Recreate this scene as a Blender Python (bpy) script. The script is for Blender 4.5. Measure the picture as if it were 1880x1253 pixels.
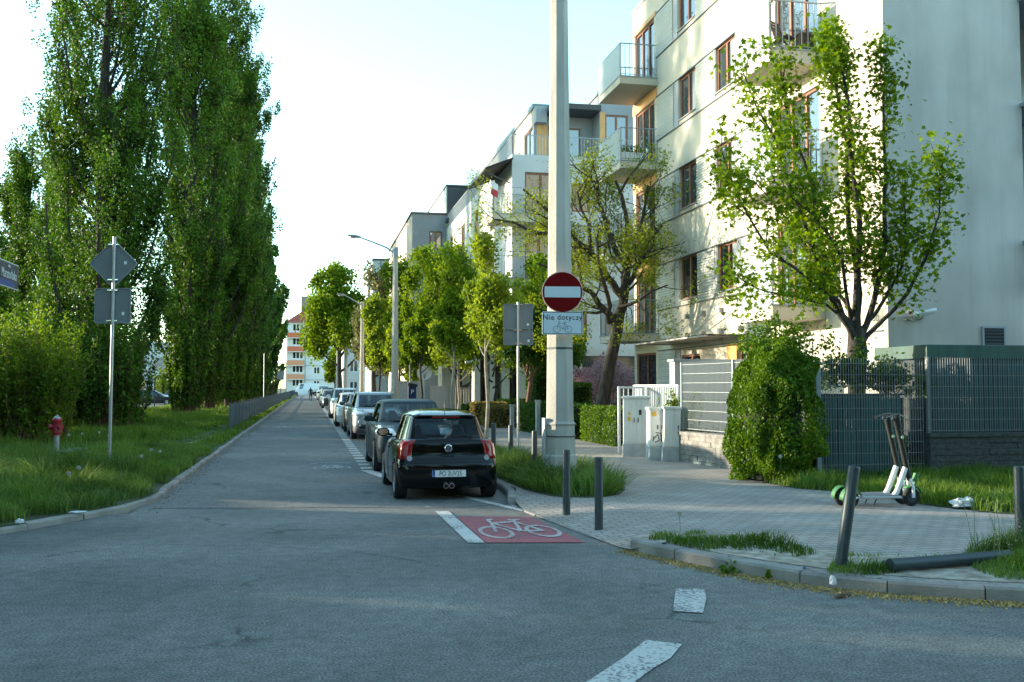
import bpy, bmesh, math, random
import numpy as np
from mathutils import Vector, Matrix
R_ = math.radians
PI = math.pi
for _o in list(bpy.data.objects): bpy.data.objects.remove(_o, do_unlink=True)
scene = bpy.context.scene
COL = scene.collection
# ---------------------------------------------------------------- camera
cam_d = bpy.data.cameras.new('camera'); cam = bpy.data.objects.new('camera', cam_d); COL.objects.link(cam)
cam_d.sensor_width = 36.0; cam_d.lens = 35.0; cam_d.clip_start = 0.05; cam_d.clip_end = 3000
cam.location = (0, 0, 1.75)
cam.rotation_euler = (R_(90 + 2.647), 0, R_(-11.551))
scene.camera = cam
# ---------------------------------------------------------------- sky, sun, exposure
SUN_EL, SUN_AZ = 9.0, -62.0          # azimuth measured from +Y towards +X
world = bpy.data.worlds.new('World'); scene.world = world; world.use_nodes = True
wn = world.node_tree; wn.nodes.clear()
w_out = wn.nodes.new('ShaderNodeOutputWorld'); w_bg = wn.nodes.new('ShaderNodeBackground'); w_sky = wn.nodes.new('ShaderNodeTexSky')
w_sky.sky_type = 'NISHITA'; w_sky.sun_disc = False
w_sky.sun_elevation = R_(SUN_EL); w_sky.sun_rotation = R_(SUN_AZ)
w_sky.air_density = 1.0; w_sky.dust_density = 0.25; w_sky.ozone_density = 1.6
w_bg.inputs['Strength'].default_value = 0.12
w_hs = wn.nodes.new('ShaderNodeHueSaturation'); w_hs.inputs['Saturation'].default_value = 0.90
w_mx = wn.nodes.new('ShaderNodeMix'); w_mx.data_type = 'RGBA'; w_mx.blend_type = 'MULTIPLY'; w_mx.inputs[0].default_value = 1.0; w_mx.inputs[7].default_value = (0.80, 0.99, 0.92, 1)
wn.links.new(w_sky.outputs[0], w_hs.inputs['Color']); wn.links.new(w_hs.outputs[0], w_mx.inputs[6]); wn.links.new(w_mx.outputs[2], w_bg.inputs[0]); wn.links.new(w_bg.outputs[0], w_out.inputs[0])
sun_d = bpy.data.lights.new('sun', 'SUN'); sun = bpy.data.objects.new('sun', sun_d); COL.objects.link(sun)
sun_d.energy = 1.8; sun_d.angle = R_(0.9); sun_d.color = (1.0, 0.86, 0.66)
_sd = Vector((math.sin(R_(SUN_AZ)) * math.cos(R_(SUN_EL)), math.cos(R_(SUN_AZ)) * math.cos(R_(SUN_EL)), math.sin(R_(SUN_EL))))
sun.rotation_euler = (-_sd).to_track_quat('-Z', 'Y').to_euler()
scene.view_settings.view_transform = 'Standard'; scene.view_settings.look = 'None'
scene.view_settings.exposure = 2.8; scene.view_settings.gamma = 1.0
scene.render.engine = 'CYCLES'
scene.cycles.max_bounces = 6; scene.cycles.transparent_max_bounces = 12

# ---------------------------------------------------------------- materials
MATS = {}
def mat(name, col, rough=0.7, metal=0.0, var=0.0, vscale=3.0, bump=0.0, bscale=40.0, coat=0.0, spec=0.5, col2=None, stretch=None, detail=5, streak=0.0):
    if name in MATS: return MATS[name]
    m = bpy.data.materials.new(name); m.use_nodes = True; nt = m.node_tree; b = nt.nodes['Principled BSDF']
    b.inputs['Base Color'].default_value = (*col, 1); b.inputs['Roughness'].default_value = rough
    b.inputs['Metallic'].default_value = metal; b.inputs['Specular IOR Level'].default_value = spec
    if coat: b.inputs['Coat Weight'].default_value = coat; b.inputs['Coat Roughness'].default_value = 0.03
    tc = nt.nodes.new('ShaderNodeTexCoord'); src = tc.outputs['Object']
    if stretch:
        mp = nt.nodes.new('ShaderNodeMapping'); mp.inputs['Scale'].default_value = stretch
        nt.links.new(src, mp.inputs[0]); src = mp.outputs[0]
    if var > 0 or col2:
        n = nt.nodes.new('ShaderNodeTexNoise'); n.inputs['Scale'].default_value = vscale; n.inputs['Detail'].default_value = detail
        nt.links.new(src, n.inputs['Vector'])
        cr = nt.nodes.new('ShaderNodeValToRGB')
        c2 = col2 if col2 else tuple(min(1, c * (1 + var)) for c in col)
        c1 = col if col2 else tuple(c * (1 - var) for c in col)
        cr.color_ramp.elements[0].color = (*c1, 1); cr.color_ramp.elements[1].color = (*c2, 1)
        cr.color_ramp.elements[0].position = 0.35; cr.color_ramp.elements[1].position = 0.68
        nt.links.new(n.outputs['Fac'], cr.inputs[0]); nt.links.new(cr.outputs[0], b.inputs['Base Color'])
    if streak:
        mp2 = nt.nodes.new('ShaderNodeMapping'); mp2.inputs['Scale'].default_value = (2.6, 2.6, 0.10); nt.links.new(tc.outputs['Object'], mp2.inputs[0])
        n5 = nt.nodes.new('ShaderNodeTexNoise'); n5.inputs['Scale'].default_value = 1.6; n5.inputs['Detail'].default_value = 7; n5.inputs['Roughness'].default_value = 0.65; nt.links.new(mp2.outputs[0], n5.inputs['Vector'])
        r5 = nt.nodes.new('ShaderNodeValToRGB'); r5.color_ramp.elements[0].position = 0.52; r5.color_ramp.elements[1].position = 0.78; r5.color_ramp.elements[0].color = (1, 1, 1, 1); r5.color_ramp.elements[1].color = (1 - streak, 1 - streak, 1 - streak * .9, 1)
        nt.links.new(n5.outputs['Fac'], r5.inputs[0]); x5 = nt.nodes.new('ShaderNodeMix'); x5.data_type = 'RGBA'; x5.blend_type = 'MULTIPLY'; x5.inputs[0].default_value = 1.0
        nt.links.new(cr.outputs[0], x5.inputs[6]); nt.links.new(r5.outputs[0], x5.inputs[7]); nt.links.new(x5.outputs[2], b.inputs['Base Color'])
    if bump > 0:
        n2 = nt.nodes.new('ShaderNodeTexNoise'); n2.inputs['Scale'].default_value = bscale; n2.inputs['Detail'].default_value = 4
        nt.links.new(tc.outputs['Object'], n2.inputs['Vector'])
        bp = nt.nodes.new('ShaderNodeBump'); bp.inputs['Strength'].default_value = bump; bp.inputs['Distance'].default_value = 0.02
        nt.links.new(n2.outputs['Fac'], bp.inputs['Height']); nt.links.new(bp.outputs[0], b.inputs['Normal'])
    MATS[name] = m; return m
def leafmat(name, c1, c2, c3=None, transl=0.35, rough=0.5):
    m = bpy.data.materials.new(name); m.use_nodes = True; nt = m.node_tree; b = nt.nodes['Principled BSDF']; out = nt.nodes['Material Output']
    g = nt.nodes.new('ShaderNodeNewGeometry'); cr = nt.nodes.new('ShaderNodeValToRGB')
    cr.color_ramp.elements[0].color = (*c1, 1); cr.color_ramp.elements[1].color = (*c2, 1)
    if c3: e = cr.color_ramp.elements.new(0.85); e.color = (*c3, 1)
    tc = nt.nodes.new('ShaderNodeTexCoord'); n = nt.nodes.new('ShaderNodeTexNoise'); n.inputs['Scale'].default_value = 0.9; n.inputs['Detail'].default_value = 2
    nt.links.new(tc.outputs['Object'], n.inputs['Vector'])
    mx = nt.nodes.new('ShaderNodeMath'); mx.operation = 'MULTIPLY_ADD'; mx.inputs[1].default_value = 0.55
    nt.links.new(g.outputs['Random Per Island'], mx.inputs[0])
    m2 = nt.nodes.new('ShaderNodeMath'); m2.operation = 'MULTIPLY_ADD'; m2.inputs[1].default_value = 1.9; m2.inputs[2].default_value = -0.72
    nt.links.new(n.outputs['Fac'], m2.inputs[0]); nt.links.new(m2.outputs[0], mx.inputs[2])
    nt.links.new(mx.outputs[0], cr.inputs[0]); nt.links.new(cr.outputs[0], b.inputs['Base Color'])
    b.inputs['Roughness'].default_value = rough + 0.1; b.inputs['Specular IOR Level'].default_value = 0.16
    t = nt.nodes.new('ShaderNodeBsdfTranslucent'); hs = nt.nodes.new('ShaderNodeHueSaturation'); hs.inputs['Hue'].default_value = 0.485; hs.inputs['Saturation'].default_value = 1.1; hs.inputs['Value'].default_value = 1.5
    nt.links.new(cr.outputs[0], hs.inputs['Color']); nt.links.new(hs.outputs[0], t.inputs['Color'])
    mix = nt.nodes.new('ShaderNodeMixShader'); mix.inputs[0].default_value = transl
    nt.links.new(b.outputs[0], mix.inputs[1]); nt.links.new(t.outputs[0], mix.inputs[2]); nt.links.new(mix.outputs[0], out.inputs[0])
    MATS[name] = m; return m
def glassmat(name, tint, refl=0.12, rough=0.02, opaque=None, white=None):
    m = bpy.data.materials.new(name); m.use_nodes = True; nt = m.node_tree; nt.nodes.clear()
    out = nt.nodes.new('ShaderNodeOutputMaterial'); gl = nt.nodes.new('ShaderNodeBsdfGlossy'); gl.inputs['Roughness'].default_value = rough
    if opaque: base = nt.nodes.new('ShaderNodeBsdfDiffuse'); base.inputs['Color'].default_value = (*opaque, 1)
    else: base = nt.nodes.new('ShaderNodeBsdfTransparent'); base.inputs['Color'].default_value = (*tint, 1)
    lw = nt.nodes.new('ShaderNodeLayerWeight'); lw.inputs['Blend'].default_value = refl
    ma = nt.nodes.new('ShaderNodeMath'); ma.operation = 'MULTIPLY_ADD'; ma.inputs[1].default_value = 0.9; ma.inputs[2].default_value = refl * 0.35; ma.use_clamp = True
    nt.links.new(lw.outputs['Fresnel'], ma.inputs[0])
    mix = nt.nodes.new('ShaderNodeMixShader'); nt.links.new(ma.outputs[0], mix.inputs[0])
    nt.links.new(base.outputs[0], mix.inputs[1]); nt.links.new(gl.outputs[0], mix.inputs[2])
    last = mix.outputs[0]
    if white:
        d = nt.nodes.new('ShaderNodeBsdfTranslucent'); d.inputs[0].default_value = (*white[0], 1)
        d2 = nt.nodes.new('ShaderNodeBsdfDiffuse'); d2.inputs[0].default_value = (*white[0], 1)
        mm = nt.nodes.new('ShaderNodeMixShader'); mm.inputs[0].default_value = 0.5
        nt.links.new(d.outputs[0], mm.inputs[1]); nt.links.new(d2.outputs[0], mm.inputs[2])
        m3 = nt.nodes.new('ShaderNodeMixShader'); m3.inputs[0].default_value = white[1]
        nt.links.new(last, m3.inputs[1]); nt.links.new(mm.outputs[0], m3.inputs[2]); last = m3.outputs[0]
    nt.links.new(last, out.inputs[0]); MATS[name] = m; return m

def asphalt_mat(name, dark, light, patch=0.5, fleck=True):
    m = bpy.data.materials.new(name); m.use_nodes = True; nt = m.node_tree; b = nt.nodes['Principled BSDF']; L = nt.links.new
    tc = nt.nodes.new('ShaderNodeTexCoord').outputs['Object']
    def noise(s, d=6): n = nt.nodes.new('ShaderNodeTexNoise'); n.inputs['Scale'].default_value = s; n.inputs['Detail'].default_value = d; L(tc, n.inputs['Vector']); return n.outputs['Fac']
    def ramp(src, a, c1, bb, c2): r = nt.nodes.new('ShaderNodeValToRGB'); r.color_ramp.elements[0].position = a; r.color_ramp.elements[1].position = bb; r.color_ramp.elements[0].color = (*c1, 1); r.color_ramp.elements[1].color = (*c2, 1); L(src, r.inputs[0]); return r.outputs[0]
    big = ramp(noise(0.35, 3), 0.35, dark, 0.65, light)
    fine = ramp(noise(55, 3), 0.38, (0.55,) * 3, 0.64, (1.5,) * 3)
    mid = ramp(noise(7, 5), 0.3, (0.80,) * 3, 0.7, (1.18,) * 3)
    x1 = nt.nodes.new('ShaderNodeMix'); x1.data_type = 'RGBA'; x1.blend_type = 'MULTIPLY'; x1.inputs[0].default_value = 1.0; L(big, x1.inputs[6]); L(fine, x1.inputs[7])
    x2 = nt.nodes.new('ShaderNodeMix'); x2.data_type = 'RGBA'; x2.blend_type = 'MULTIPLY'; x2.inputs[0].default_value = 1.0; L(x1.outputs[2], x2.inputs[6]); L(mid, x2.inputs[7])
    last = x2.outputs[2]
    pm = nt.nodes.new('ShaderNodeTexNoise'); pm.inputs['Scale'].default_value = 0.22; pm.inputs['Detail'].default_value = 1.5; pm.inputs['Distortion'].default_value = 1.2; L(tc, pm.inputs['Vector'])
    pr_ = ramp(pm.outputs['Fac'], 0.515, (1, 1, 1), 0.525, (0.86, 0.87, 0.88)); st = ramp(noise(1.3, 4), 0.60, (1, 1, 1), 0.74, (0.78, 0.78, 0.79))
    for q_ in (pr_, st):
        xx = nt.nodes.new('ShaderNodeMix'); xx.data_type = 'RGBA'; xx.blend_type = 'MULTIPLY'; xx.inputs[0].default_value = 1.0; L(last, xx.inputs[6]); L(q_, xx.inputs[7]); last = xx.outputs[2]
    vr = nt.nodes.new('ShaderNodeTexVoronoi'); vr.feature = 'DISTANCE_TO_EDGE'; vr.inputs['Scale'].default_value = 0.42; wob = nt.nodes.new('ShaderNodeMix'); wob.data_type = 'RGBA'; wob.inputs[0].default_value = 0.12
    nz = nt.nodes.new('ShaderNodeTexNoise'); nz.inputs['Scale'].default_value = 2.2; nz.inputs['Detail'].default_value = 6; L(tc, nz.inputs['Vector']); L(tc, wob.inputs[6]); L(nz.outputs['Color'], wob.inputs[7]); wob.inputs[0].default_value = 0.45; L(wob.outputs[2], vr.inputs['Vector'])
    ck = ramp(vr.outputs['Distance'], 0.002, (0.45, 0.45, 0.45), 0.009, (1, 1, 1)); mk = ramp(noise(0.5, 2), 0.52, (0, 0, 0), 0.60, (1, 1, 1))
    x4 = nt.nodes.new('ShaderNodeMix'); x4.data_type = 'RGBA'; x4.blend_type = 'MULTIPLY'; L(mk, x4.inputs[0]); L(last, x4.inputs[6]); L(ck, x4.inputs[7]); last = x4.outputs[2]
    if fleck:
        v = nt.nodes.new('ShaderNodeTexVoronoi'); v.inputs['Scale'].default_value = 9.0; L(tc, v.inputs['Vector'])
        fl = ramp(v.outputs['Distance'], 0.035, (1, 1, 1), 0.06, (0, 0, 0))
        x3 = nt.nodes.new('ShaderNodeMix'); x3.data_type = 'RGBA'; L(fl, x3.inputs[0]); L(last, x3.inputs[6]); x3.inputs[7].default_value = (0.25, 0.24, 0.19, 1)
        n4 = ramp(noise(1.7, 2), 0.5, (0, 0, 0), 0.62, (1, 1, 1)); mu = nt.nodes.new('ShaderNodeMath'); mu.operation = 'MULTIPLY'; L(fl, mu.inputs[0]); L(n4, mu.inputs[1]); L(mu.outputs[0], x3.inputs[0]); last = x3.outputs[2]
    L(last, b.inputs['Base Color']); b.inputs['Roughness'].default_value = 0.85; b.inputs['Specular IOR Level'].default_value = 0.4
    bp = nt.nodes.new('ShaderNodeBump'); bp.inputs['Strength'].default_value = 0.7; bp.inputs['Distance'].default_value = 0.012
    L(noise(70, 4), bp.inputs['Height']); L(bp.outputs[0], b.inputs['Normal']); MATS[name] = m; return m
def paint_mat(name, col, under, wear=0.5, crack=0.08):
    m = bpy.data.materials.new(name); m.use_nodes = True; nt = m.node_tree; b = nt.nodes['Principled BSDF']; L = nt.links.new
    tc = nt.nodes.new('ShaderNodeTexCoord').outputs['Object']
    n = nt.nodes.new('ShaderNodeTexNoise'); n.inputs['Scale'].default_value = 38; n.inputs['Detail'].default_value = 5; L(tc, n.inputs['Vector'])
    n2 = nt.nodes.new('ShaderNodeTexNoise'); n2.inputs['Scale'].default_value = 2.3; n2.inputs['Detail'].default_value = 3; L(tc, n2.inputs['Vector'])
    ad = nt.nodes.new('ShaderNodeMath'); ad.operation = 'MULTIPLY_ADD'; ad.inputs[1].default_value = 0.5; L(n2.outputs['Fac'], ad.inputs[0]); L(n.outputs['Fac'], ad.inputs[2])
    r = nt.nodes.new('ShaderNodeValToRGB'); r.color_ramp.elements[0].position = wear + 0.12; r.color_ramp.elements[1].position = wear + 0.24
    r.color_ramp.elements[0].color = (*under, 1); r.color_ramp.elements[1].color = (*col, 1); L(ad.outputs[0], r.inputs[0]); L(r.outputs[0], b.inputs['Base Color'])
    b.inputs['Roughness'].default_value = 0.75; MATS[name] = m; return m
def paver_mat(name, c1, c2, mortar, bw, bh, ms=0.006, rot=0.0, bumpd=0.004, vertical=None):
    m = bpy.data.materials.new(name); m.use_nodes = True; nt = m.node_tree; b = nt.nodes['Principled BSDF']; L = nt.links.new
    tc = nt.nodes.new('ShaderNodeTexCoord').outputs['Object']
    mp = nt.nodes.new('ShaderNodeMapping'); mp.inputs['Rotation'].default_value = (0, 0, rot); L(tc, mp.inputs[0])
    br = nt.nodes.new('ShaderNodeTexBrick'); br.inputs['Scale'].default_value = 1.0; br.inputs['Brick Width'].default_value = bw; br.inputs['Row Height'].default_value = bh
    br.inputs['Mortar Size'].default_value = ms; br.inputs['Mortar Smooth'].default_value = 0.3; br.inputs['Color1'].default_value = (*c1, 1); br.inputs['Color2'].default_value = (*c2, 1); br.inputs['Mortar'].default_value = (*mortar, 1)
    L(mp.outputs[0], br.inputs['Vector'])
    n = nt.nodes.new('ShaderNodeTexNoise'); n.inputs['Scale'].default_value = 1.1; n.inputs['Detail'].default_value = 6; L(tc, n.inputs['Vector'])
    r = nt.nodes.new('ShaderNodeValToRGB'); r.color_ramp.elements[0].position = 0.3; r.color_ramp.elements[1].position = 0.7; r.color_ramp.elements[0].color = (0.78, 0.78, 0.76, 1); r.color_ramp.elements[1].color = (1.12, 1.12, 1.1, 1); L(n.outputs['Fac'], r.inputs[0])
    n3 = nt.nodes.new('ShaderNodeTexNoise'); n3.inputs['Scale'].default_value = 60; n3.inputs['Detail'].default_value = 3; L(tc, n3.inputs['Vector'])
    r3 = nt.nodes.new('ShaderNodeValToRGB'); r3.color_ramp.elements[0].position = 0.3; r3.color_ramp.elements[1].position = 0.7; r3.color_ramp.elements[0].color = (0.8,) * 3 + (1,); r3.color_ramp.elements[1].color = (1.15,) * 3 + (1,); L(n3.outputs['Fac'], r3.inputs[0])
    x = nt.nodes.new('ShaderNodeMix'); x.data_type = 'RGBA'; x.blend_type = 'MULTIPLY'; x.inputs[0].default_value = 1; L(br.outputs['Color'], x.inputs[6]); L(r.outputs[0], x.inputs[7])
    x2 = nt.nodes.new('ShaderNodeMix'); x2.data_type = 'RGBA'; x2.blend_type = 'MULTIPLY'; x2.inputs[0].default_value = 1; L(x.outputs[2], x2.inputs[6]); L(r3.outputs[0], x2.inputs[7])
    L(x2.outputs[2], b.inputs['Base Color']); b.inputs['Roughness'].default_value = 0.85
    bp = nt.nodes.new('ShaderNodeBump'); bp.inputs['Strength'].default_value = 0.8; bp.inputs['Distance'].default_value = bumpd; bp.invert = True
    L(br.outputs['Fac'], bp.inputs['Height']); L(bp.outputs[0], b.inputs['Normal']); MATS[name] = m; return m

asph = asphalt_mat('asphalt', (0.118, 0.121, 0.113), (0.196, 0.199, 0.186))
asph2 = asphalt_mat('asphalt_lane', (0.126, 0.132, 0.127), (0.168, 0.174, 0.168), fleck=False)
asph_d = asphalt_mat('asphalt_patch', (0.080, 0.079, 0.079), (0.102, 0.10, 0.10), fleck=False)
white_paint = paint_mat('white_road_paint', (0.54, 0.53, 0.50), (0.17, 0.17, 0.165), 0.50)
faint_paint = paint_mat('faint_road_paint', (0.46, 0.47, 0.46), (0.16, 0.16, 0.16), 0.50)
worn_white = paint_mat('worn_white_paint', (0.46, 0.44, 0.43), (0.32, 0.14, 0.14), 0.55)
red_paint = paint_mat('red_road_paint', (0.34, 0.085, 0.10), (0.13, 0.07, 0.075), 0.46)
paver = paver_mat('pavers', (0.31, 0.28, 0.255), (0.385, 0.345, 0.315), (0.155, 0.14, 0.12), 0.20, 0.13, 0.008)
kerb_m = mat('kerb_concrete', (0.26, 0.25, 0.23), 0.9, var=0.25, vscale=2.5, bump=0.5, bscale=60)
soil = mat('soil', (0.24, 0.20, 0.15), 0.95, col2=(0.50, 0.44, 0.36), vscale=7, bump=0.8, bscale=30)
turf = mat('turf', (0.022, 0.035, 0.012), 0.95, col2=(0.05, 0.075, 0.02), vscale=1.2, bump=0.8, bscale=20)
stucco = mat('stucco', (0.55, 0.50, 0.41), 0.9, var=0.09, vscale=0.7, bump=0.25, bscale=130, stretch=(1, 1, 0.25), streak=0.16)
stucco_g = mat('stucco_gable', (0.53, 0.49, 0.455), 0.9, var=0.15, vscale=0.9, bump=0.3, bscale=90, stretch=(1, 1, 0.6), detail=8, streak=0.16)
corr_m = mat('corrugated_siding', (0.46, 0.47, 0.44), 0.55, var=0.05, vscale=1.5)
grey_panel = mat('grey_panel', (0.27, 0.30, 0.33), 0.6, var=0.05, vscale=1)
shaded_grey_wall = mat('shaded_grey_wall', (0.24, 0.27, 0.30), 0.85, var=0.08, vscale=1.0, bump=0.1)  # grey-blue shade of the camera-facing walls is put into this colour
white_wall = mat('white_wall', (0.52, 0.54, 0.54), 0.85, var=0.05, vscale=0.6, bump=0.1)
cream_wall = mat('cream_wall', (0.56, 0.49, 0.40), 0.85, var=0.05, vscale=0.6, bump=0.1)  # warm sun on the left-facing walls is put into this colour
dark_clad = mat('dark_cladding', (0.028, 0.04, 0.05), 0.5, var=0.1)
wood_frame = mat('wood_frame', (0.22, 0.075, 0.03), 0.5, var=0.2, vscale=6)
wood_light = mat('light_wood', (0.55, 0.30, 0.12), 0.6, var=0.1, vscale=4)
conc = mat('concrete', (0.45, 0.43, 0.385), 0.9, var=0.14, vscale=3, bump=0.5, bscale=45, stretch=(1, 1, 0.35), detail=8, streak=0.3)
conc_d = mat('concrete_grey', (0.27, 0.28, 0.27), 0.9, var=0.15, vscale=1.4, bump=0.4, bscale=40)
steel = mat('galvanised_steel', (0.42, 0.45, 0.47), 0.42, metal=0.7, var=0.08, vscale=10)
steel_d = mat('dark_steel', (0.05, 0.065, 0.075), 0.45, metal=0.3)
sign_back = mat('sign_back', (0.17, 0.185, 0.195), 0.6, var=0.08, vscale=3)
rail_m = mat('railing_metal', (0.30, 0.34, 0.37), 0.5, metal=0.5)
black_m = mat('black_plastic', (0.012, 0.013, 0.014), 0.5)
dark_in = mat('dark_interior', (0.010, 0.014, 0.018), 0.8)
tyre_m = mat('tyre_rubber', (0.014, 0.014, 0.015), 0.85, bump=0.3, bscale=90)
chrome = mat('chrome', (0.75, 0.76, 0.78), 0.12, metal=1.0)
alloy = mat('alloy', (0.45, 0.46, 0.47), 0.3, metal=0.9)
white_pl = mat('white_plastic', (0.72, 0.74, 0.74), 0.45)
cabinet_m = mat('cabinet_paint', (0.70, 0.71, 0.68), 0.6, var=0.08, vscale=5, stretch=(1, 1, 0.4), detail=8, streak=0.3)
yellow_m = mat('yellow_sticker', (0.75, 0.42, 0.04), 0.6)
bark_d = mat('bark_dark', (0.022, 0.019, 0.016), 0.95, col2=(0.062, 0.053, 0.043), vscale=14, bump=1.0, bscale=22, stretch=(1, 1, 0.2))
bark_l = mat('bark_light', (0.20, 0.18, 0.14), 0.9, col2=(0.34, 0.31, 0.25), vscale=8, bump=0.5, bscale=25)
bark_b = mat('bark_brown', (0.12, 0.065, 0.035), 0.9, col2=(0.22, 0.12, 0.07), vscale=8, bump=0.5, bscale=25)
leaf_pop = leafmat('poplar_leaves', (0.005, 0.020, 0.003), (0.028, 0.085, 0.008), (0.100, 0.20, 0.018), 0.22)
leaf_pop2 = leafmat('poplar_leaves_far', (0.005, 0.022, 0.005), (0.025, 0.078, 0.011), (0.072, 0.155, 0.020), 0.20)
leaf_maple = leafmat('maple_leaves', (0.045, 0.10, 0.010), (0.10, 0.19, 0.014), (0.17, 0.27, 0.02), 0.42)
leaf_linden = leafmat('linden_leaves', (0.034, 0.082, 0.006), (0.11, 0.20, 0.010), (0.18, 0.28, 0.016), 0.38)
leaf_pale = leafmat('pale_leaves', (0.07, 0.13, 0.012), (0.18, 0.27, 0.022), (0.26, 0.34, 0.04), 0.42)
leaf_old = leafmat('budding_leaves', (0.08, 0.13, 0.012), (0.18, 0.25, 0.02), (0.26, 0.32, 0.035), 0.45)
leaf_brownish = leafmat('olive_leaves', (0.07, 0.075, 0.03), (0.13, 0.14, 0.055), (0.18, 0.19, 0.08), 0.35)
leaf_hedge = leafmat('hedge_leaves', (0.012, 0.042, 0.008), (0.035, 0.09, 0.014), (0.07, 0.14, 0.015), 0.25, 0.42)
leaf_bush = leafmat('bush_leaves', (0.020, 0.062, 0.006), (0.060, 0.145, 0.010), (0.12, 0.22, 0.014), 0.28, 0.4)
leaf_gold = leafmat('golden_hedge', (0.10, 0.08, 0.02), (0.22, 0.17, 0.04), (0.30, 0.24, 0.07), 0.3)
leaf_shoot = leafmat('shoot_leaves', (0.026, 0.066, 0.006), (0.085, 0.155, 0.011), (0.17, 0.26, 0.022), 0.38)
leaf_pink = leafmat('pink_blossom', (0.22, 0.12, 0.14), (0.42, 0.26, 0.30), (0.5, 0.36, 0.38), 0.35)
grass_m = leafmat('grass_blades', (0.013, 0.050, 0.006), (0.052, 0.150, 0.012), (0.18, 0.28, 0.06), 0.30)
grass_b = leafmat('bright_grass', (0.022, 0.072, 0.006), (0.068, 0.17, 0.013), (0.16, 0.25, 0.04), 0.3)
glass_car = glassmat('car_glass', (0.58, 0.68, 0.72), 0.09)
glass_carf = glassmat('car_windscreen', (0.36, 0.44, 0.47), 0.17)
glass_win = glassmat('window_glass', (0, 0, 0), 0.45, 0.015, opaque=(0.05, 0.065, 0.08))
glass_dark = glassmat('dark_window_glass', (0, 0, 0), 0.25, 0.02, opaque=(0.018, 0.026, 0.030))
glass_bal = glassmat('balcony_glass', (0.75, 0.82, 0.84), 0.30, 0.12, white=((0.72, 0.78, 0.78), 0.72))
glass_can = glassmat('canopy_glass', (0.8, 0.9, 0.9), 0.3, 0.05)
lamp_red = mat('red_lens', (0.26, 0.003, 0.006), 0.18, coat=0.35, spec=0.4)
lamp_clear = mat('clear_lens', (0.55, 0.58, 0.60), 0.10, coat=1.0, metal=0.4)

# ---------------------------------------------------------------- mesh helpers
def tag(o, label=None, cat=None, group=None, kind=None):
    if label: o['label'] = label
    if cat: o['category'] = cat
    if group: o['group'] = group
    if kind: o['kind'] = kind
    return o
def thing(name, label, cat, loc=(0, 0, 0), rz=0.0, group=None):
    o = bpy.data.objects.new(name, None); o.empty_display_size = 0.2; COL.objects.link(o)
    o.location = loc; o.rotation_euler = (0, 0, rz); return tag(o, label, cat, group)
def link(name, me, m=None, parent=None, loc=(0, 0, 0)):
    o = bpy.data.objects.new(name, me); COL.objects.link(o)
    if m is not None and not me.materials: me.materials.append(m)
    o.parent = parent; o.location = loc; return o
def copy_tree(o, parent=None, label=None, loc=None, rz=None):
    c = o.copy(); COL.objects.link(c); c.parent = parent
    if label: c['label'] = label
    if loc is not None: c.location = loc
    if rz is not None: c.rotation_euler = (0, 0, rz)
    for ch in list(o.children): copy_tree(ch, c)
    return c
def smooth(me, ang=35):
    me.shade_smooth(); me.set_sharp_from_angle(angle=R_(ang)); return me
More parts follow.
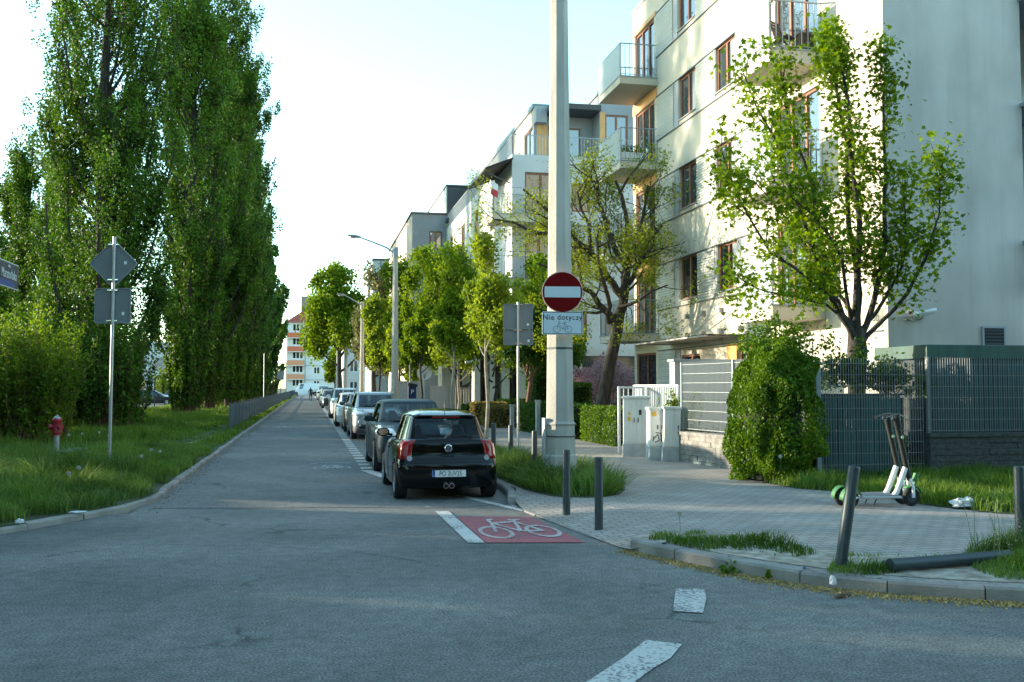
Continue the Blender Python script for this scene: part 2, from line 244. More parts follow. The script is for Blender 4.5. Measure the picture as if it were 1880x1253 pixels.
class MB:
    def __init__(s, org=(0, 0, 0)): s.v = []; s.f = []; s.org = org
    def add(s, vs, fs):
        n = len(s.v); s.v += [tuple(p) for p in vs]; s.f += [tuple(i + n for i in f) for f in fs]; return s
    def box(s, x0, x1, y0, y1, z0, z1):
        return s.add([(x0, y0, z0), (x1, y0, z0), (x1, y1, z0), (x0, y1, z0), (x0, y0, z1), (x1, y0, z1), (x1, y1, z1), (x0, y1, z1)],
                     [(0, 3, 2, 1), (4, 5, 6, 7), (0, 1, 5, 4), (1, 2, 6, 5), (2, 3, 7, 6), (3, 0, 4, 7)])
    def bar(s, a, b, w, h=None, up=(0, 0, 1)):
        a = Vector(a); b = Vector(b); d = (b - a).normalized(); h = h or w; u = Vector(up)
        if abs(d.dot(u)) > 0.98: u = Vector((0, 1, 0))
        sd = d.cross(u).normalized(); u = sd.cross(d).normalized(); vs = []
        for p in (a, b):
            for i, j in ((-1, -1), (1, -1), (1, 1), (-1, 1)): vs.append(p + sd * (i * w / 2) + u * (j * h / 2))
        return s.add(vs, [(3, 2, 1, 0), (4, 5, 6, 7), (0, 1, 5, 4), (1, 2, 6, 5), (2, 3, 7, 6), (3, 0, 4, 7)])
    def tube(s, path, rad, n=8, cap=True):
        P = [Vector(p) for p in path]; m = len(P)
        if not hasattr(rad, '__len__'): rad = [rad] * m
        vs = []; ref = None
        for i in range(m):
            t = (P[min(i + 1, m - 1)] - P[max(i - 1, 0)])
            t = t.normalized() if t.length > 1e-9 else Vector((0, 0, 1))
            if ref is None: ref = Vector((1, 0, 0)) if abs(t.x) < 0.9 else Vector((0, 1, 0))
            u = (ref - t * ref.dot(t)).normalized(); w = t.cross(u); ref = u
            for k in range(n):
                a = 2 * PI * k / n; vs.append(P[i] + (u * math.cos(a) + w * math.sin(a)) * rad[i])
        fs = [(i * n + k, i * n + (k + 1) % n, (i + 1) * n + (k + 1) % n, (i + 1) * n + k) for i in range(m - 1) for k in range(n)]
        if cap: fs += [tuple(range(n - 1, -1, -1)), tuple((m - 1) * n + k for k in range(n))]
        return s.add(vs, fs)
    def lathe(s, prof, c=(0, 0, 0), axis='z', n=24, cap=True):
        vs = []; cx, cy, cz = c
        for r, h in prof:
            for k in range(n):
                a = 2 * PI * k / n; x, y = r * math.cos(a), r * math.sin(a)
                vs.append((cx + x, cy + y, cz + h) if axis == 'z' else ((cx + h, cy + x, cz + y) if axis == 'x' else (cx + y, cy + h, cz + x)))
        m = len(prof)
        fs = [(i * n + k, i * n + (k + 1) % n, (i + 1) * n + (k + 1) % n, (i + 1) * n + k) for i in range(m - 1) for k in range(n)]
        if cap: fs += [tuple(range(n - 1, -1, -1)), tuple((m - 1) * n + k for k in range(n))]
        return s.add(vs, fs)
    def prism(s, pts, z0, z1, top_only=False):
        n = len(pts); vs = [(p[0], p[1], z0) for p in pts] + [(p[0], p[1], z1) for p in pts]
        fs = [tuple(range(n, 2 * n))] + ([] if top_only else [tuple(range(n - 1, -1, -1))])
        fs += [(i, (i + 1) % n, n + (i + 1) % n, n + i) for i in range(n)]
        return s.add(vs, fs)
    def extr(s, pts, axis, a0, a1):     # closed 2D outline extruded along an axis: 'x': pts=(y,z), 'y': pts=(x,z)
        n = len(pts)
        f = (lambda p, a: (a, p[0], p[1])) if axis == 'x' else (lambda p, a: (p[0], a, p[1]))
        vs = [f(p, a0) for p in pts] + [f(p, a1) for p in pts]
        return s.add(vs, [tuple(range(n)), tuple(range(2 * n - 1, n - 1, -1))] + [(i, n + i, n + (i + 1) % n, (i + 1) % n) for i in range(n)])
    def xf(s, M, start=0):
        s.v[start:] = [tuple(M @ Vector(p)) for p in s.v[start:]]; return s
    def mesh(s, name):
        me = bpy.data.meshes.new(name); ox, oy, oz = s.org
        me.from_pydata([(a - ox, b - oy, c - oz) for a, b, c in s.v], [], s.f)
        bm = bmesh.new(); bm.from_mesh(me); bmesh.ops.recalc_face_normals(bm, faces=bm.faces); bm.to_mesh(me); bm.free(); return me
    def build(s, name, m, parent=None, sm=None, bevel=None):
        me = s.mesh(name); me.materials.append(m)
        if sm: smooth(me, sm)
        o = link(name, me, None, parent, (0, 0, 0) if parent else s.org)
        if bevel:
            b = o.modifiers.new('bevel', 'BEVEL'); b.width = bevel; b.segments = 2; b.limit_method = 'ANGLE'; b.angle_limit = R_(40)
        return o
def np_mesh(name, V, k):
    """V: (N*k,3) vertices of N separate k-gons"""
    n = len(V) // k; me = bpy.data.meshes.new(name); me.vertices.add(len(V)); me.vertices.foreach_set('co', np.ascontiguousarray(V, dtype=np.float32).ravel())
    me.loops.add(n * k); me.loops.foreach_set('vertex_index', np.arange(n * k, dtype=np.int32)); me.polygons.add(n)
    me.polygons.foreach_set('loop_start', np.arange(0, n * k, k, dtype=np.int32)); me.update(calc_edges=True); return me
def np_mesh2(name, V, T):
    me = bpy.data.meshes.new(name); me.vertices.add(len(V)); me.vertices.foreach_set('co', np.ascontiguousarray(V, dtype=np.float32).ravel())
    n = len(T); me.loops.add(n * 3); me.loops.foreach_set('vertex_index', np.ascontiguousarray(T, dtype=np.int32).ravel()); me.polygons.add(n)
    me.polygons.foreach_set('loop_start', np.arange(0, n * 3, 3, dtype=np.int32)); me.update(calc_edges=True); return me
def unit(a): return a / np.maximum(np.linalg.norm(a, axis=1, keepdims=True), 1e-9)
def leaf_quads(name, C, size, rng, droop=0.3, aspect=0.75):
    """one folded diamond leaf per centre"""
    n = len(C); N = rng.normal(size=(n, 3)); N[:, 2] = N[:, 2] * 0.7 + 0.25; N = unit(N)
    D = rng.normal(size=(n, 3)); D[:, 2] -= droop; D = unit(D - N * (D * N).sum(1, keepdims=True)); S = np.cross(N, D)
    sz = (size * rng.uniform(0.6, 1.35, size=n))[:, None]
    a = C - D * sz * 0.5; b = C + S * sz * 0.5 * aspect + N * sz * 0.08; c = C + D * sz * 0.55; d = C - S * sz * 0.5 * aspect + N * sz * 0.08
    return np_mesh(name, np.stack([a, b, c, d], 1).reshape(-1, 3), 4)
MAPLE = [(0, 0), (0.22, -0.12), (0.62, 0.02), (0.40, 0.24), (0.56, 0.62), (0.22, 0.55), (0.0, 1.0), (-0.22, 0.55), (-0.56, 0.62), (-0.40, 0.24), (-0.62, 0.02), (-0.22, -0.12)]
def maple_leaves(name, C, size, rng, shape=MAPLE, droop=0.9):
    n = len(C); k = len(shape); N = rng.normal(size=(n, 3)); N[:, 2] = np.abs(N[:, 2]) + 0.5; N = unit(N)
    D = rng.normal(size=(n, 3)); D[:, 2] -= droop; D = unit(D - N * (D * N).sum(1, keepdims=True)); S = np.cross(N, D)
    sz = size * rng.uniform(0.55, 1.25, size=n); pts = np.array(shape)
    P = C[:, None, :] + (S[:, None, :] * pts[None, :, 0:1] + D[:, None, :] * pts[None, :, 1:2]) * sz[:, None, None]
    r2 = (pts ** 2).sum(1); fold = np.abs(pts[:, 0])
    P += (N[:, None, :] * (fold * 0.25)[None, :, None] - np.array([0, 0, 1.0])[None, None, :] * (r2 * 0.25)[None, :, None]) * sz[:, None, None]
    T = np.array([(0, i, i + 1) for i in range(1, k - 1)]); T = (T[None] + (np.arange(n) * k)[:, None, None]).reshape(-1, 3)
    return np_mesh2(name, P.reshape(-1, 3), T)
def text_mb(body, size, M, ext=0.002, align='CENTER', shear=0, spacing=1.0):
    cu = bpy.data.curves.new('txt', 'FONT'); cu.body = body; cu.size = size; cu.extrude = ext; cu.align_x = align; cu.align_y = 'CENTER'; cu.space_character = spacing
    o = bpy.data.objects.new('txt', cu); COL.objects.link(o); dg = bpy.context.evaluated_depsgraph_get(); me = bpy.data.meshes.new_from_object(o.evaluated_get(dg))
    bpy.data.objects.remove(o); me.transform(M); me.materials.clear(); return me
def in_poly(P, poly):
    x, y = P[:, 0], P[:, 1]; ins = np.zeros(len(P), bool); n = len(poly)
    for i in range(n):
        x1, y1 = poly[i]; x2, y2 = poly[(i + 1) % n]
        c = ((y1 > y) != (y2 > y)) & (x < (x2 - x1) * (y - y1) / ((y2 - y1) if y2 != y1 else 1e-9) + x1); ins ^= c
    return ins
def vnoise(P, s, seed=0):
    q = P[:, :2] / s + seed * 17.3; i = np.floor(q).astype(int); f = q - i; f = f * f * (3 - 2 * f)
    def h(a, b): t = np.sin(a * 127.1 + b * 311.7 + seed * 7.7) * 43758.5453; return t - np.floor(t)
    a, b, c, d = h(i[:, 0], i[:, 1]), h(i[:, 0] + 1, i[:, 1]), h(i[:, 0], i[:, 1] + 1), h(i[:, 0] + 1, i[:, 1] + 1)
    return (a * (1 - f[:, 0]) + b * f[:, 0]) * (1 - f[:, 1]) + (c * (1 - f[:, 0]) + d * f[:, 0]) * f[:, 1]
def grass(name, label, poly, dens, hfun, z, width, m, seed, lean=0.5, kind='stuff', cat='grass'):
    rng = np.random.RandomState(seed); A = np.array(poly); lo, hi = A.min(0), A.max(0); n = int((hi[0] - lo[0]) * (hi[1] - lo[1]) * dens)
    P = np.c_[rng.uniform(lo[0], hi[0], n), rng.uniform(lo[1], hi[1], n)]; P = P[in_poly(P, poly)]
    h = hfun(P) * rng.uniform(0.55, 1.25, len(P)); k = h > 0.015; P = P[k]; h = h[k]; n = len(P)
    clump = np.c_[vnoise(P, 0.35, seed + 3) - 0.5, vnoise(P, 0.35, seed + 4) - 0.5]
    L = (clump * 1.6 + rng.normal(size=(n, 2)) * 0.45) * lean * h[:, None]
    a = rng.uniform(0, PI, n); W = np.c_[np.cos(a), np.sin(a)] * (width * rng.uniform(0.6, 1.3, n))[:, None] / 2
    B = np.c_[P, np.full(n, z)]; W3 = np.c_[W, np.zeros(n)]; m1 = B + np.c_[L * 0.32, h * 0.55]; tip = B + np.c_[L * 1.1, h * (1 - 0.25 * np.minimum(1, np.linalg.norm(L, axis=1) / np.maximum(h, 1e-3)))]
    V = np.stack([B - W3, B + W3, m1 + W3 * 0.8, m1 - W3 * 0.8, tip], 1).reshape(-1, 3)
    T = np.array([(0, 1, 2), (0, 2, 3), (3, 2, 4)]); T = (T[None] + (np.arange(n) * 5)[:, None, None]).reshape(-1, 3)
    o = link(name, np_mesh2(name, V, T), m); return tag(o, label, cat, None, kind)
# ================================================================= ground, roads, kerbs
def sheet(name, pts, z, m, kind='structure'):
    mb = MB(); mb.add([(p[0], p[1], z) for p in pts], [tuple(range(len(pts)))])
    me = bpy.data.meshes.new(name); me.from_pydata(mb.v, [], mb.f); bm = bmesh.new(); bm.from_mesh(me)
    bmesh.ops.triangulate(bm, faces=bm.faces); bmesh.ops.recalc_face_normals(bm, faces=bm.faces)
    for f in bm.faces:
        if f.normal.z < 0: f.normal_flip()
    bm.to_mesh(me); bm.free(); o = link(name, me, m); return tag(o, kind=kind)
def raised(name, pts, z0, z1, m):
    mb = MB(); mb.prism(pts, z0, z1, True); me = mb.mesh(name); bm = bmesh.new(); bm.from_mesh(me); bmesh.ops.triangulate(bm, faces=[f for f in bm.faces if len(f.verts) > 4]); bm.to_mesh(me); bm.free()
    o = link(name, me, m); return tag(o, kind='structure')
def arc_pts(ctrl, n=8):
    out = []; P = [Vector((*p, 0)) for p in ctrl]
    for i in range(len(P) - 1):
        p0 = P[max(i - 1, 0)]; p1 = P[i]; p2 = P[i + 1]; p3 = P[min(i + 2, len(P) - 1)]
        for k in range(n):
            t = k / n; q = 0.5 * ((2 * p1) + (p2 - p0) * t + (2 * p0 - 5 * p1 + 4 * p2 - p3) * t * t + (3 * p1 - p0 - 3 * p2 + p3) * t ** 3); out.append((q.x, q.y))
    out.append(ctrl[-1]); return out
sheet('ground', [(-900, -300), (900, -300), (900, 1500), (-900, 1500)], -0.06, turf)
sheet('road', [(-120, -60), (120, -60), (120, 30), (30, 30), (30, 14.6), (3.4, 14.6), (3.4, 230), (-2.4, 230), (-2.4, 14.6), (-120, 14.6)], 0.0, asph)
lane_edge = [(-2.25, 15.2), (-0.8, 14.95), (0.6, 14.75), (1.75, 14.4), (2.6, 14.55), (3.18, 14.9)]
sheet('lane_surface', lane_edge + [(3.18, 229), (-2.25, 229)], 0.004, asph2)
crack_m = mat('crack', (0.018, 0.02, 0.022), 0.95)
def crack(pts, w, seed):
    rng = random.Random(seed); mb = MB(); q = arc_pts(pts, 8); vs = []
    for i, (x, y) in enumerate(q):
        dx = q[min(i + 1, len(q) - 1)][0] - q[max(i - 1, 0)][0]; dy = q[min(i + 1, len(q) - 1)][1] - q[max(i - 1, 0)][1]; l = math.hypot(dx, dy) or 1
        nx, ny = -dy / l, dx / l; ww = w * rng.uniform(0.2, 1.0); ox = rng.uniform(-1, 1) * w * 1.2
        vs += [(x + nx * (ox + ww), y + ny * (ox + ww), 0.0085), (x + nx * (ox - ww), y + ny * (ox - ww), 0.0085)]
    mb.add(vs, [(2 * i, 2 * i + 1, 2 * i + 3, 2 * i + 2) for i in range(len(q) - 1)]); tag(mb.build('road_crack', crack_m), kind='structure')
crack([(1.15, 6.33), (1.5, 6.38), (1.85, 6.46), (2.15, 6.5)], 0.004, 1)
crack([(-6, 12.3), (-3, 11.9), (-1.0, 11.5), (0.4, 10.8), (1.2, 9.9)], 0.006, 3)
crack([(-2.2, 15.2), (-0.8, 14.95), (0.6, 14.75), (1.75, 14.4), (2.6, 14.55)], 0.007, 4)
crack([(-5, 10.1), (-2.5, 9.8), (-1.4, 9.2)], 0.006, 5)
# left verge and right pavement
LK = arc_pts([(-2.27, 17.6), (-2.24, 16.6), (-2.33, 15.6), (-2.62, 14.7), (-3.08, 13.75), (-3.75, 12.6), (-5.2, 11.0), (-8.0, 9.5), (-14, 8.6), (-40, 8.2), (-110, 8.0)], 5)
LKfull = [(-2.36, 228), (-2.3, 120), (-2.27, 40)] + LK
raised('verge_ground', [(p[0] - 0.1, p[1]) for p in LKfull] + [(-110, 228)], -0.05, 0.085, turf)
RK = arc_pts([(3.36, 10.35), (3.5, 9.85), (3.8, 9.1), (4.25, 8.25), (4.65, 7.8), (5.05, 7.5), (5.7, 7.12), (7.2, 6.5), (10, 5.6), (20, 4.4), (60, 3.6), (100, 3.4)], 4)
edge_in = [(3.3, 228), (3.3, 16.6), (3.30, 15.8), (3.95, 14.0), (4.15, 12.4), (4.1, 11.1), (3.6, 9.9)]
RK2 = [(p[0] + 0.07, p[1] + 0.06) for p in RK[3:]]
raised('pavement', edge_in + RK2[1:] + [(100, 228)], -0.05, 0.12, paver)
rp = MB(); outer = [(3.30, 15.8), (3.03, 14.75), (2.99, 13.8), (3.06, 12.9), (3.2, 11.6), (3.33, 10.5), (3.36, 10.2), (3.6, 9.9)]; inner = [(3.30, 15.8), (3.62, 14.9), (3.95, 14.0), (4.1, 13.1), (4.15, 12.0), (4.1, 11.1), (3.9, 10.5), (3.6, 9.9)]
zo = [0.12, 0.07, 0.012, 0.012, 0.012, 0.012, 0.03, 0.12]
rp.add([(x, y, z) for (x, y), z in zip(outer, zo)] + [(x, y, 0.12) for x, y in inner], [(i, i + 1, 9 + i, 8 + i) for i in range(7)])
tag(rp.build('pavement_ramp', paver), kind='structure')
def kerb(name, pts, w, z, seed, stone=1.0, side=1):
    rng = random.Random(seed); mb = MB(); P = [Vector((*p, 0)) for p in pts]; seg = [(P[i + 1] - P[i]).length for i in range(len(P) - 1)]; tot = sum(seg)
    def at(s):
        for i, l in enumerate(seg):
            if s <= l or i == len(seg) - 1: return P[i] + (P[i + 1] - P[i]) * min(1, s / l)
            s -= l
    s = 0
    while s < tot - 0.05:
        e = min(s + stone, tot); a = at(s + 0.006); b = at(e - 0.006); d = (b - a).normalized(); n = Vector((-d.y, d.x, 0)) * side; zz = z + rng.uniform(-0.012, 0.010); j = rng.uniform(-0.012, 0.012)
        c = 0.022
        for q0, q1 in ((a, b),):
            prof = [(0, -0.1), (0, zz - c), (c * 0.8, zz), (w, zz), (w, -0.1)]
            vs = [tuple(q0 + n * (x + j) + Vector((0, 0, h))) for x, h in prof] + [tuple(q1 + n * (x + j) + Vector((0, 0, h + rng.uniform(-.004, .004)))) for x, h in prof]
            mb.add(vs, [(i, i + 1, 6 + i, 5 + i) for i in range(4)] + [(4, 3, 2, 1, 0), (5, 6, 7, 8, 9)])
        s = e
    return tag(mb.build(name, kerb_m), kind='structure')
kerb('kerb', [(-2.36, 228), (-2.3, 120), (-2.27, 40)] + LK[:len(LK) - 8], 0.11, 0.082, 3, 1.0, -1)
kerb('kerb', RK[1:-6], 0.15, 0.125, 5, 0.75, 1)
kerb('kerb', [(2.93, 14.6), (3.0, 15.1), (3.17, 15.8), (3.2, 16.6), (3.2, 40), (3.2, 120), (3.2, 228)], 0.12, 0.125, 7, 1.0, -1)
kerb('kerb', [(3.36, 10.3), (3.24, 11.3), (3.12, 12.4), (3.02, 13.4), (2.97, 13.9), (2.93, 14.55)], 0.10, 0.012, 9, 0.5, -1)

# ---------------------------------------------------------------- painted markings
def mark(name, pts, m=None, z=0.0085): return tag(sheet(name, pts, z, m or white_paint), kind='structure')
dm = MB()
for i in range(24):
    y = 21.5 + i * 1.0; x = 1.12
    dm.add([(x, y, 0.009), (x + 0.25, y, 0.009), (x + 0.25, y + 0.52, 0.009), (x, y + 0.52, 0.009)], [(0, 1, 2, 3)])
tag(dm.build('parking_dashes', white_paint), kind='structure')
mark('parking_line', [(1.13, 45.6), (1.36, 45.6), (1.36, 200), (1.13, 200)], faint_paint)
mark('bay_end_line', [(1.08, 21.25), (1.22, 20.4), (1.62, 18.2), (1.74, 18.2), (1.5, 20.1), (1.36, 21.1)])
mark('bay_end_line', [(2.3, 16.0), (2.95, 13.75), (3.03, 13.95), (2.45, 16.0)])
mark('cycle_box_line', [(1.76, 14.0), (1.95, 14.0), (1.955, 11.08), (1.77, 11.12)])
mark('cycle_box', [(1.965, 13.37), (2.95, 13.17), (3.06, 10.88), (1.97, 11.08)], red_paint)
mark('junction_dash', [(3.13, 8.24), (3.37, 8.19), (3.24, 7.83), (3.0, 7.32), (2.8, 7.43), (2.97, 7.85)])
mark('junction_dash', [(2.3, 6.63), (2.5, 6.47), (2.3, 6.16), (2.11, 5.96), (1.87, 5.66), (1.62, 5.4), (1.45, 5.55), (1.73, 5.89), (2.0, 6.22)])
def bike_strokes():
    """a bicycle in 2D, 1 unit long: list of (polyline, closed)"""
    ring = lambda cx, cy, r: [(cx + r * math.cos(2 * PI * k / 20), cy + r * math.sin(2 * PI * k / 20)) for k in range(21)]
    bb = (0.52, 0.20); hd = (0.30, 0.52); st = (0.62, 0.54); fw = (0.20, 0.19); rw = (0.80, 0.19)
    return [ring(*fw, 0.185), ring(*rw, 0.185), [bb, (0.33, 0.45)], [bb, (0.64, 0.60)], [(0.31, 0.49), st], [bb, rw], [st, rw], [fw, (0.29, 0.50), (0.29, 0.62), (0.36, 0.64)], [(0.57, 0.60), (0.72, 0.60)], [(0.49, 0.2), (0.55, 0.2)]]
def strokes_mb(mb, f, w, strokes):
    for pl in strokes:
        for i in range(len(pl) - 1):
            a = Vector(pl[i]); b = Vector(pl[i + 1]); d = (b - a)
            if d.length < 1e-6: continue
            d.normalize(); n = Vector((-d.y, d.x)) * w / 2; e = d * w * 0.25
            mb.add([f(*(a - e + n)), f(*(a - e - n)), f(*(b + e - n)), f(*(b + e + n))], [(0, 1, 2, 3)])
    return mb
zc = [0.0]
def fb(x, y):   # cycle symbol in the red box
    zc[0] += 0.00002; return (2.03 + x * 0.96, 11.35 + y * 2.5, 0.0125 + zc[0])
tag(strokes_mb(MB(), fb, 0.05, bike_strokes()).build('cycle_symbol', worn_white), kind='structure')
zc[0] = 0
def fb2(x, y): zc[0] += 0.00002; return (0.12 + x * 0.8, 21.7 + y * 1.5, 0.0085 + zc[0])
tag(strokes_mb(MB(), fb2, 0.05, bike_strokes() + [[(-0.05, 1.0), (0.5, 1.22), (1.05, 1.0)]]).build('cycle_symbol', faint_paint), kind='structure')
zc[0] = 0
def fb3(x, y): zc[0] += 0.00002; return (-1.5 + x * 0.8, 44 + y * 2.2, 0.0085 + zc[0])
tag(strokes_mb(MB(), fb3, 0.05, bike_strokes()).build('cycle_symbol', faint_paint), kind='structure')
zc[0] = 0

# ---------------------------------------------------------------- soil and grass
sheet('bare_soil', arc_pts([(3.75, 9.75), (3.5, 10.4), (3.9, 10.62), (4.6, 10.1), (5.0, 9.35), (5.6, 8.75), (6.6, 8.35), (9, 7.6), (9, 6.35), (7.2, 6.75), (5.9, 7.3), (4.9, 7.9), (4.2, 8.8), (3.75, 9.75)], 4)[:-1], 0.125, soil)
sheet('bed_soil', arc_pts([(3.32, 40), (3.32, 20), (3.35, 16.2), (3.45, 15.2), (3.75, 14.35), (4.35, 14.3), (4.9, 15.1), (5.1, 17.0), (5.0, 19), (4.6, 22), (4.4, 30), (4.4, 40)], 2), 0.124, turf)
sheet('bed_soil', [(7.6, 15.9), (7.7, 14.8), (8.3, 14.1), (8.35, 12.4), (8.7, 11.4), (9.6, 10.6), (14, 9.8), (22, 9.6), (22, 18.5), (8.5, 18.6), (8.1, 16.3)], 0.124, turf)
sheet('worn_path', arc_pts([(-3.2, 36), (-3.6, 30), (-4.4, 27), (-5.4, 25.4), (-4.9, 25.0), (-3.9, 26.0), (-3.3, 28), (-2.9, 33), (-2.8, 37)], 4), 0.09, soil)
LV = [(-2.36, 17.0), (-2.44, 15.4), (-2.85, 14.5), (-3.35, 13.6), (-3.95, 12.75), (-5.2, 11.5), (-8.0, 10.1), (-12, 9.6), (-14, 9.6), (-14, 30), (-2.42, 30)]
path = [(-2.9, 37), (-3.2, 31), (-4.0, 27), (-5.3, 25.2), (-6, 25.3), (-4.6, 28), (-3.8, 33), (-3.7, 45), (-3.4, 45)]
def h_left(P):
    x, y = P[:, 0], P[:, 1]; n = vnoise(P, 1.4, 1); n2 = vnoise(P, 0.5, 2)
    kerbd = np.clip((-2.42 - x) / 1.0, 0, 1); kerbd = np.where(y < 16, np.clip(((-x - 2.4) + (16 - y) * -0.55) / 1.0 + 0.15, 0.05, 1), kerbd)
    n3 = vnoise(P, 0.22, 9); hyd = np.clip(np.hypot(P[:, 0] + 5.4, P[:, 1] - 23.2) / 1.6, .35, 1); h = (0.12 + 0.62 * n2 * (0.3 + 0.7 * n) + 0.16 * n3) * (0.5 + 0.5 * kerbd) * hyd; h = np.where(y > 23, h * np.clip(1 - (y - 23) / 9, 0.35, 1), h)
    h = np.where(in_poly(P, path), h * 0.12, h); return np.where((kerbd < 0.12) & (n2 < 0.5), 0.01, h)
grass('tall_grass', 'tall unmown green grass filling the left verge corner beside the kerb', LV, 1000, h_left, 0.08, 0.012, grass_m, 11, 0.75)
LV2 = [(-2.42, 30), (-14, 30), (-14, 70), (-2.42, 70)]
def h_mid(P):
    n = vnoise(P, 2.2, 5); n2 = vnoise(P, 0.6, 6); h = 0.06 + 0.30 * n * n2 + np.where(P[:, 0] < -5.0, 0.30 * n, 0); h = np.where(in_poly(P, path), h * 0.2, h); return h
grass('mown_grass', 'shorter bright grass along the verge behind the worn path', LV2, 170, h_mid, 0.085, 0.022, grass_b, 12, 0.6)
grass('verge_grass', 'distant grass strip along the low fence', [(-2.42, 70), (-12, 70), (-12, 215), (-2.42, 215)], 22, lambda P: 0.10 + 0.2 * vnoise(P, 3, 8), 0.085, 0.07, grass_b, 13, 0.5)
BED = [(3.4, 24), (3.4, 16.2), (3.5, 15.2), (3.8, 14.4), (4.4, 14.35), (4.95, 15.2), (5.1, 17.0), (4.95, 19), (4.55, 22), (4.4, 24)]
grass('tufted_grass', 'dense arching grass around the foot of the concrete pole', BED, 950, lambda P: 0.18 + 0.36 * vnoise(P, 0.45, 21) * np.clip((P[:, 0] - 3.3) * 3, 0.4, 1), 0.12, 0.013, grass_m, 14, 1.6)
grass('bed_grass', 'thin grass strip between the parked cars and the pavement', [(3.4, 24), (4.4, 24), (4.4, 70), (3.4, 70)], 110, lambda P: 0.08 + 0.15 * vnoise(P, 1, 22), 0.12, 0.02, grass_m, 15, 0.6)
FG = [(7.65, 15.9), (7.75, 14.7), (8.35, 14.0), (8.38, 12.5), (8.75, 11.5), (9.3, 11.2), (9.6, 10.7), (12, 10.4), (16, 10.3), (16, 16.1), (8.9, 16.1), (8.3, 16.3)]
grass('fence_grass', 'lush grass and clover growing along the foot of the mesh fence', FG, 900, lambda P: 0.10 + 0.26 * vnoise(P, 0.6, 31) * np.clip((P[:, 1] - 10.9) / 1.0, 0.35, 1), 0.12, 0.013, grass_b, 16, 0.7)
grass('weed_grass', 'grass behind the mesh fence at the foot of the gable wall', [(8.9, 16.5), (16, 16.5), (16, 18.8), (8.9, 18.8)], 350, lambda P: 0.2 + 0.4 * vnoise(P, 0.6, 33), 0.12, 0.015, grass_b, 17, 0.5)
PT = [(3.55, 10.2), (3.75, 10.5), (4.35, 10.6), (4.65, 10.1), (4.9, 9.5), (4.9, 9.0), (4.35, 8.75), (4.0, 9.1), (3.75, 9.7)]
def h_pt(P): n = vnoise(P, 0.55, 41); return np.where((n > 0.20) & (vnoise(P, .10, 47) > .22 + .45 * (np.abs(n - .24) < .10)), 0.035 + 0.13 * (n - 0.15) * np.clip(1.6 - np.abs(P[:, 1] - 9.9), 0.3, 1.4), 0.0)
grass('patchy_grass', 'patchy low grass island between the kerb and the paving', PT, 2400, h_pt, 0.125, 0.008, grass_b, 18, 0.8)
grass('bollard_grass', 'small tuft of grass around the foot of the leaning bollard', [(4.45, 8.05), (4.75, 8.5), (5.05, 8.3), (5.1, 7.95), (4.8, 7.85)], 2600, lambda P: 0.02 + 0.11 * vnoise(P, 0.2, 43), 0.125, 0.007, grass_b, 19, 0.9)
grass('edge_weeds', 'tall weedy grass by the fallen post at the right edge', [(5.75, 7.55), (5.9, 8.25), (6.5, 8.9), (7.6, 9.0), (8.2, 8.0), (7.4, 6.95), (6.2, 7.2)], 2400, lambda P: 0.04 + 0.33 * vnoise(P, 0.4, 44) * np.clip((P[:, 0] - 5.8) / 0.9, 0.15, 1), 0.125, 0.008, grass_m, 20, 0.8)
grass('gutter_weeds', 'few weeds growing from the pavement joints beside the kerb', [(5.0, 8.85), (5.15, 8.95), (6.4, 8.35), (6.3, 8.15)], 900, lambda P: np.where(vnoise(P, 0.2, 46) > 0.5, 0.05, 0.0), 0.125, 0.008, grass_b, 22, 0.8)
# litter of yellow blossom along the right gutter
rng = np.random.RandomState(77); q = RK[1:36]; C = []
for i in range(len(q) - 1):
    a = np.array(q[i]); b = np.array(q[i + 1]); l = np.linalg.norm(b - a); d = (b - a) / l; nn = np.array([d[1], -d[0]]); k = int(l * 1300); t = rng.uniform(0, 1, k); o_ = np.abs(rng.normal(size=k)) * 0.07 * (0.5 + vnoise(np.c_[a[0] + t, a[1] + t], 0.5, 9)) + 0.005
    C.append(np.c_[a + (b - a) * t[:, None] + nn * o_[:, None] * 1.3, 0.008 + rng.uniform(0, 0.012, k) * np.exp(-o_ * 12)])
C = np.concatenate(C)
tag(link('fallen_blossom', leaf_quads('fallen_blossom', C, 0.019, rng, 0.0), mat('dry_blossom', (0.42, 0.32, 0.13), 0.9, var=0.3, vscale=20)), 'yellowish fallen blossom litter lying in the gutter', 'litter', None, 'stuff')
C = np.c_[rng.uniform(-2.15, -1.9, 900) , rng.uniform(14.5, 60, 900), np.full(900, 0.01)]; C[:, 0] = -2.2 + np.abs(rng.normal(size=900)) * 0.12
tag(link('gutter_debris', leaf_quads('gutter_debris', C, 0.022, rng, 0.0), mat('dry_leaf', (0.16, 0.12, 0.07), 0.9, var=0.3, vscale=20)), 'brown dry leaf debris in the left gutter', 'litter', None, 'stuff')
# small weeds (leafy) on kerb
for lab, x, y, s, n in (('small green weed sprouting at the foot of the right kerb', 3.86, 8.80, 0.07, 45), ('weed sprig growing in the gap between two kerb stones', 4.12, 8.50, 0.06, 30)):
    C = np.c_[rng.normal(size=n) * s * 0.5 + x, rng.normal(size=n) * s * 0.4 + y, 0.01 + np.abs(rng.normal(size=n)) * s * 0.7]
    o = link('weed', leaf_quads('weed', C - np.array([x, y, 0]), 0.05, rng), leaf_bush, None, (x, y, 0)); tag(o, lab, 'weed')
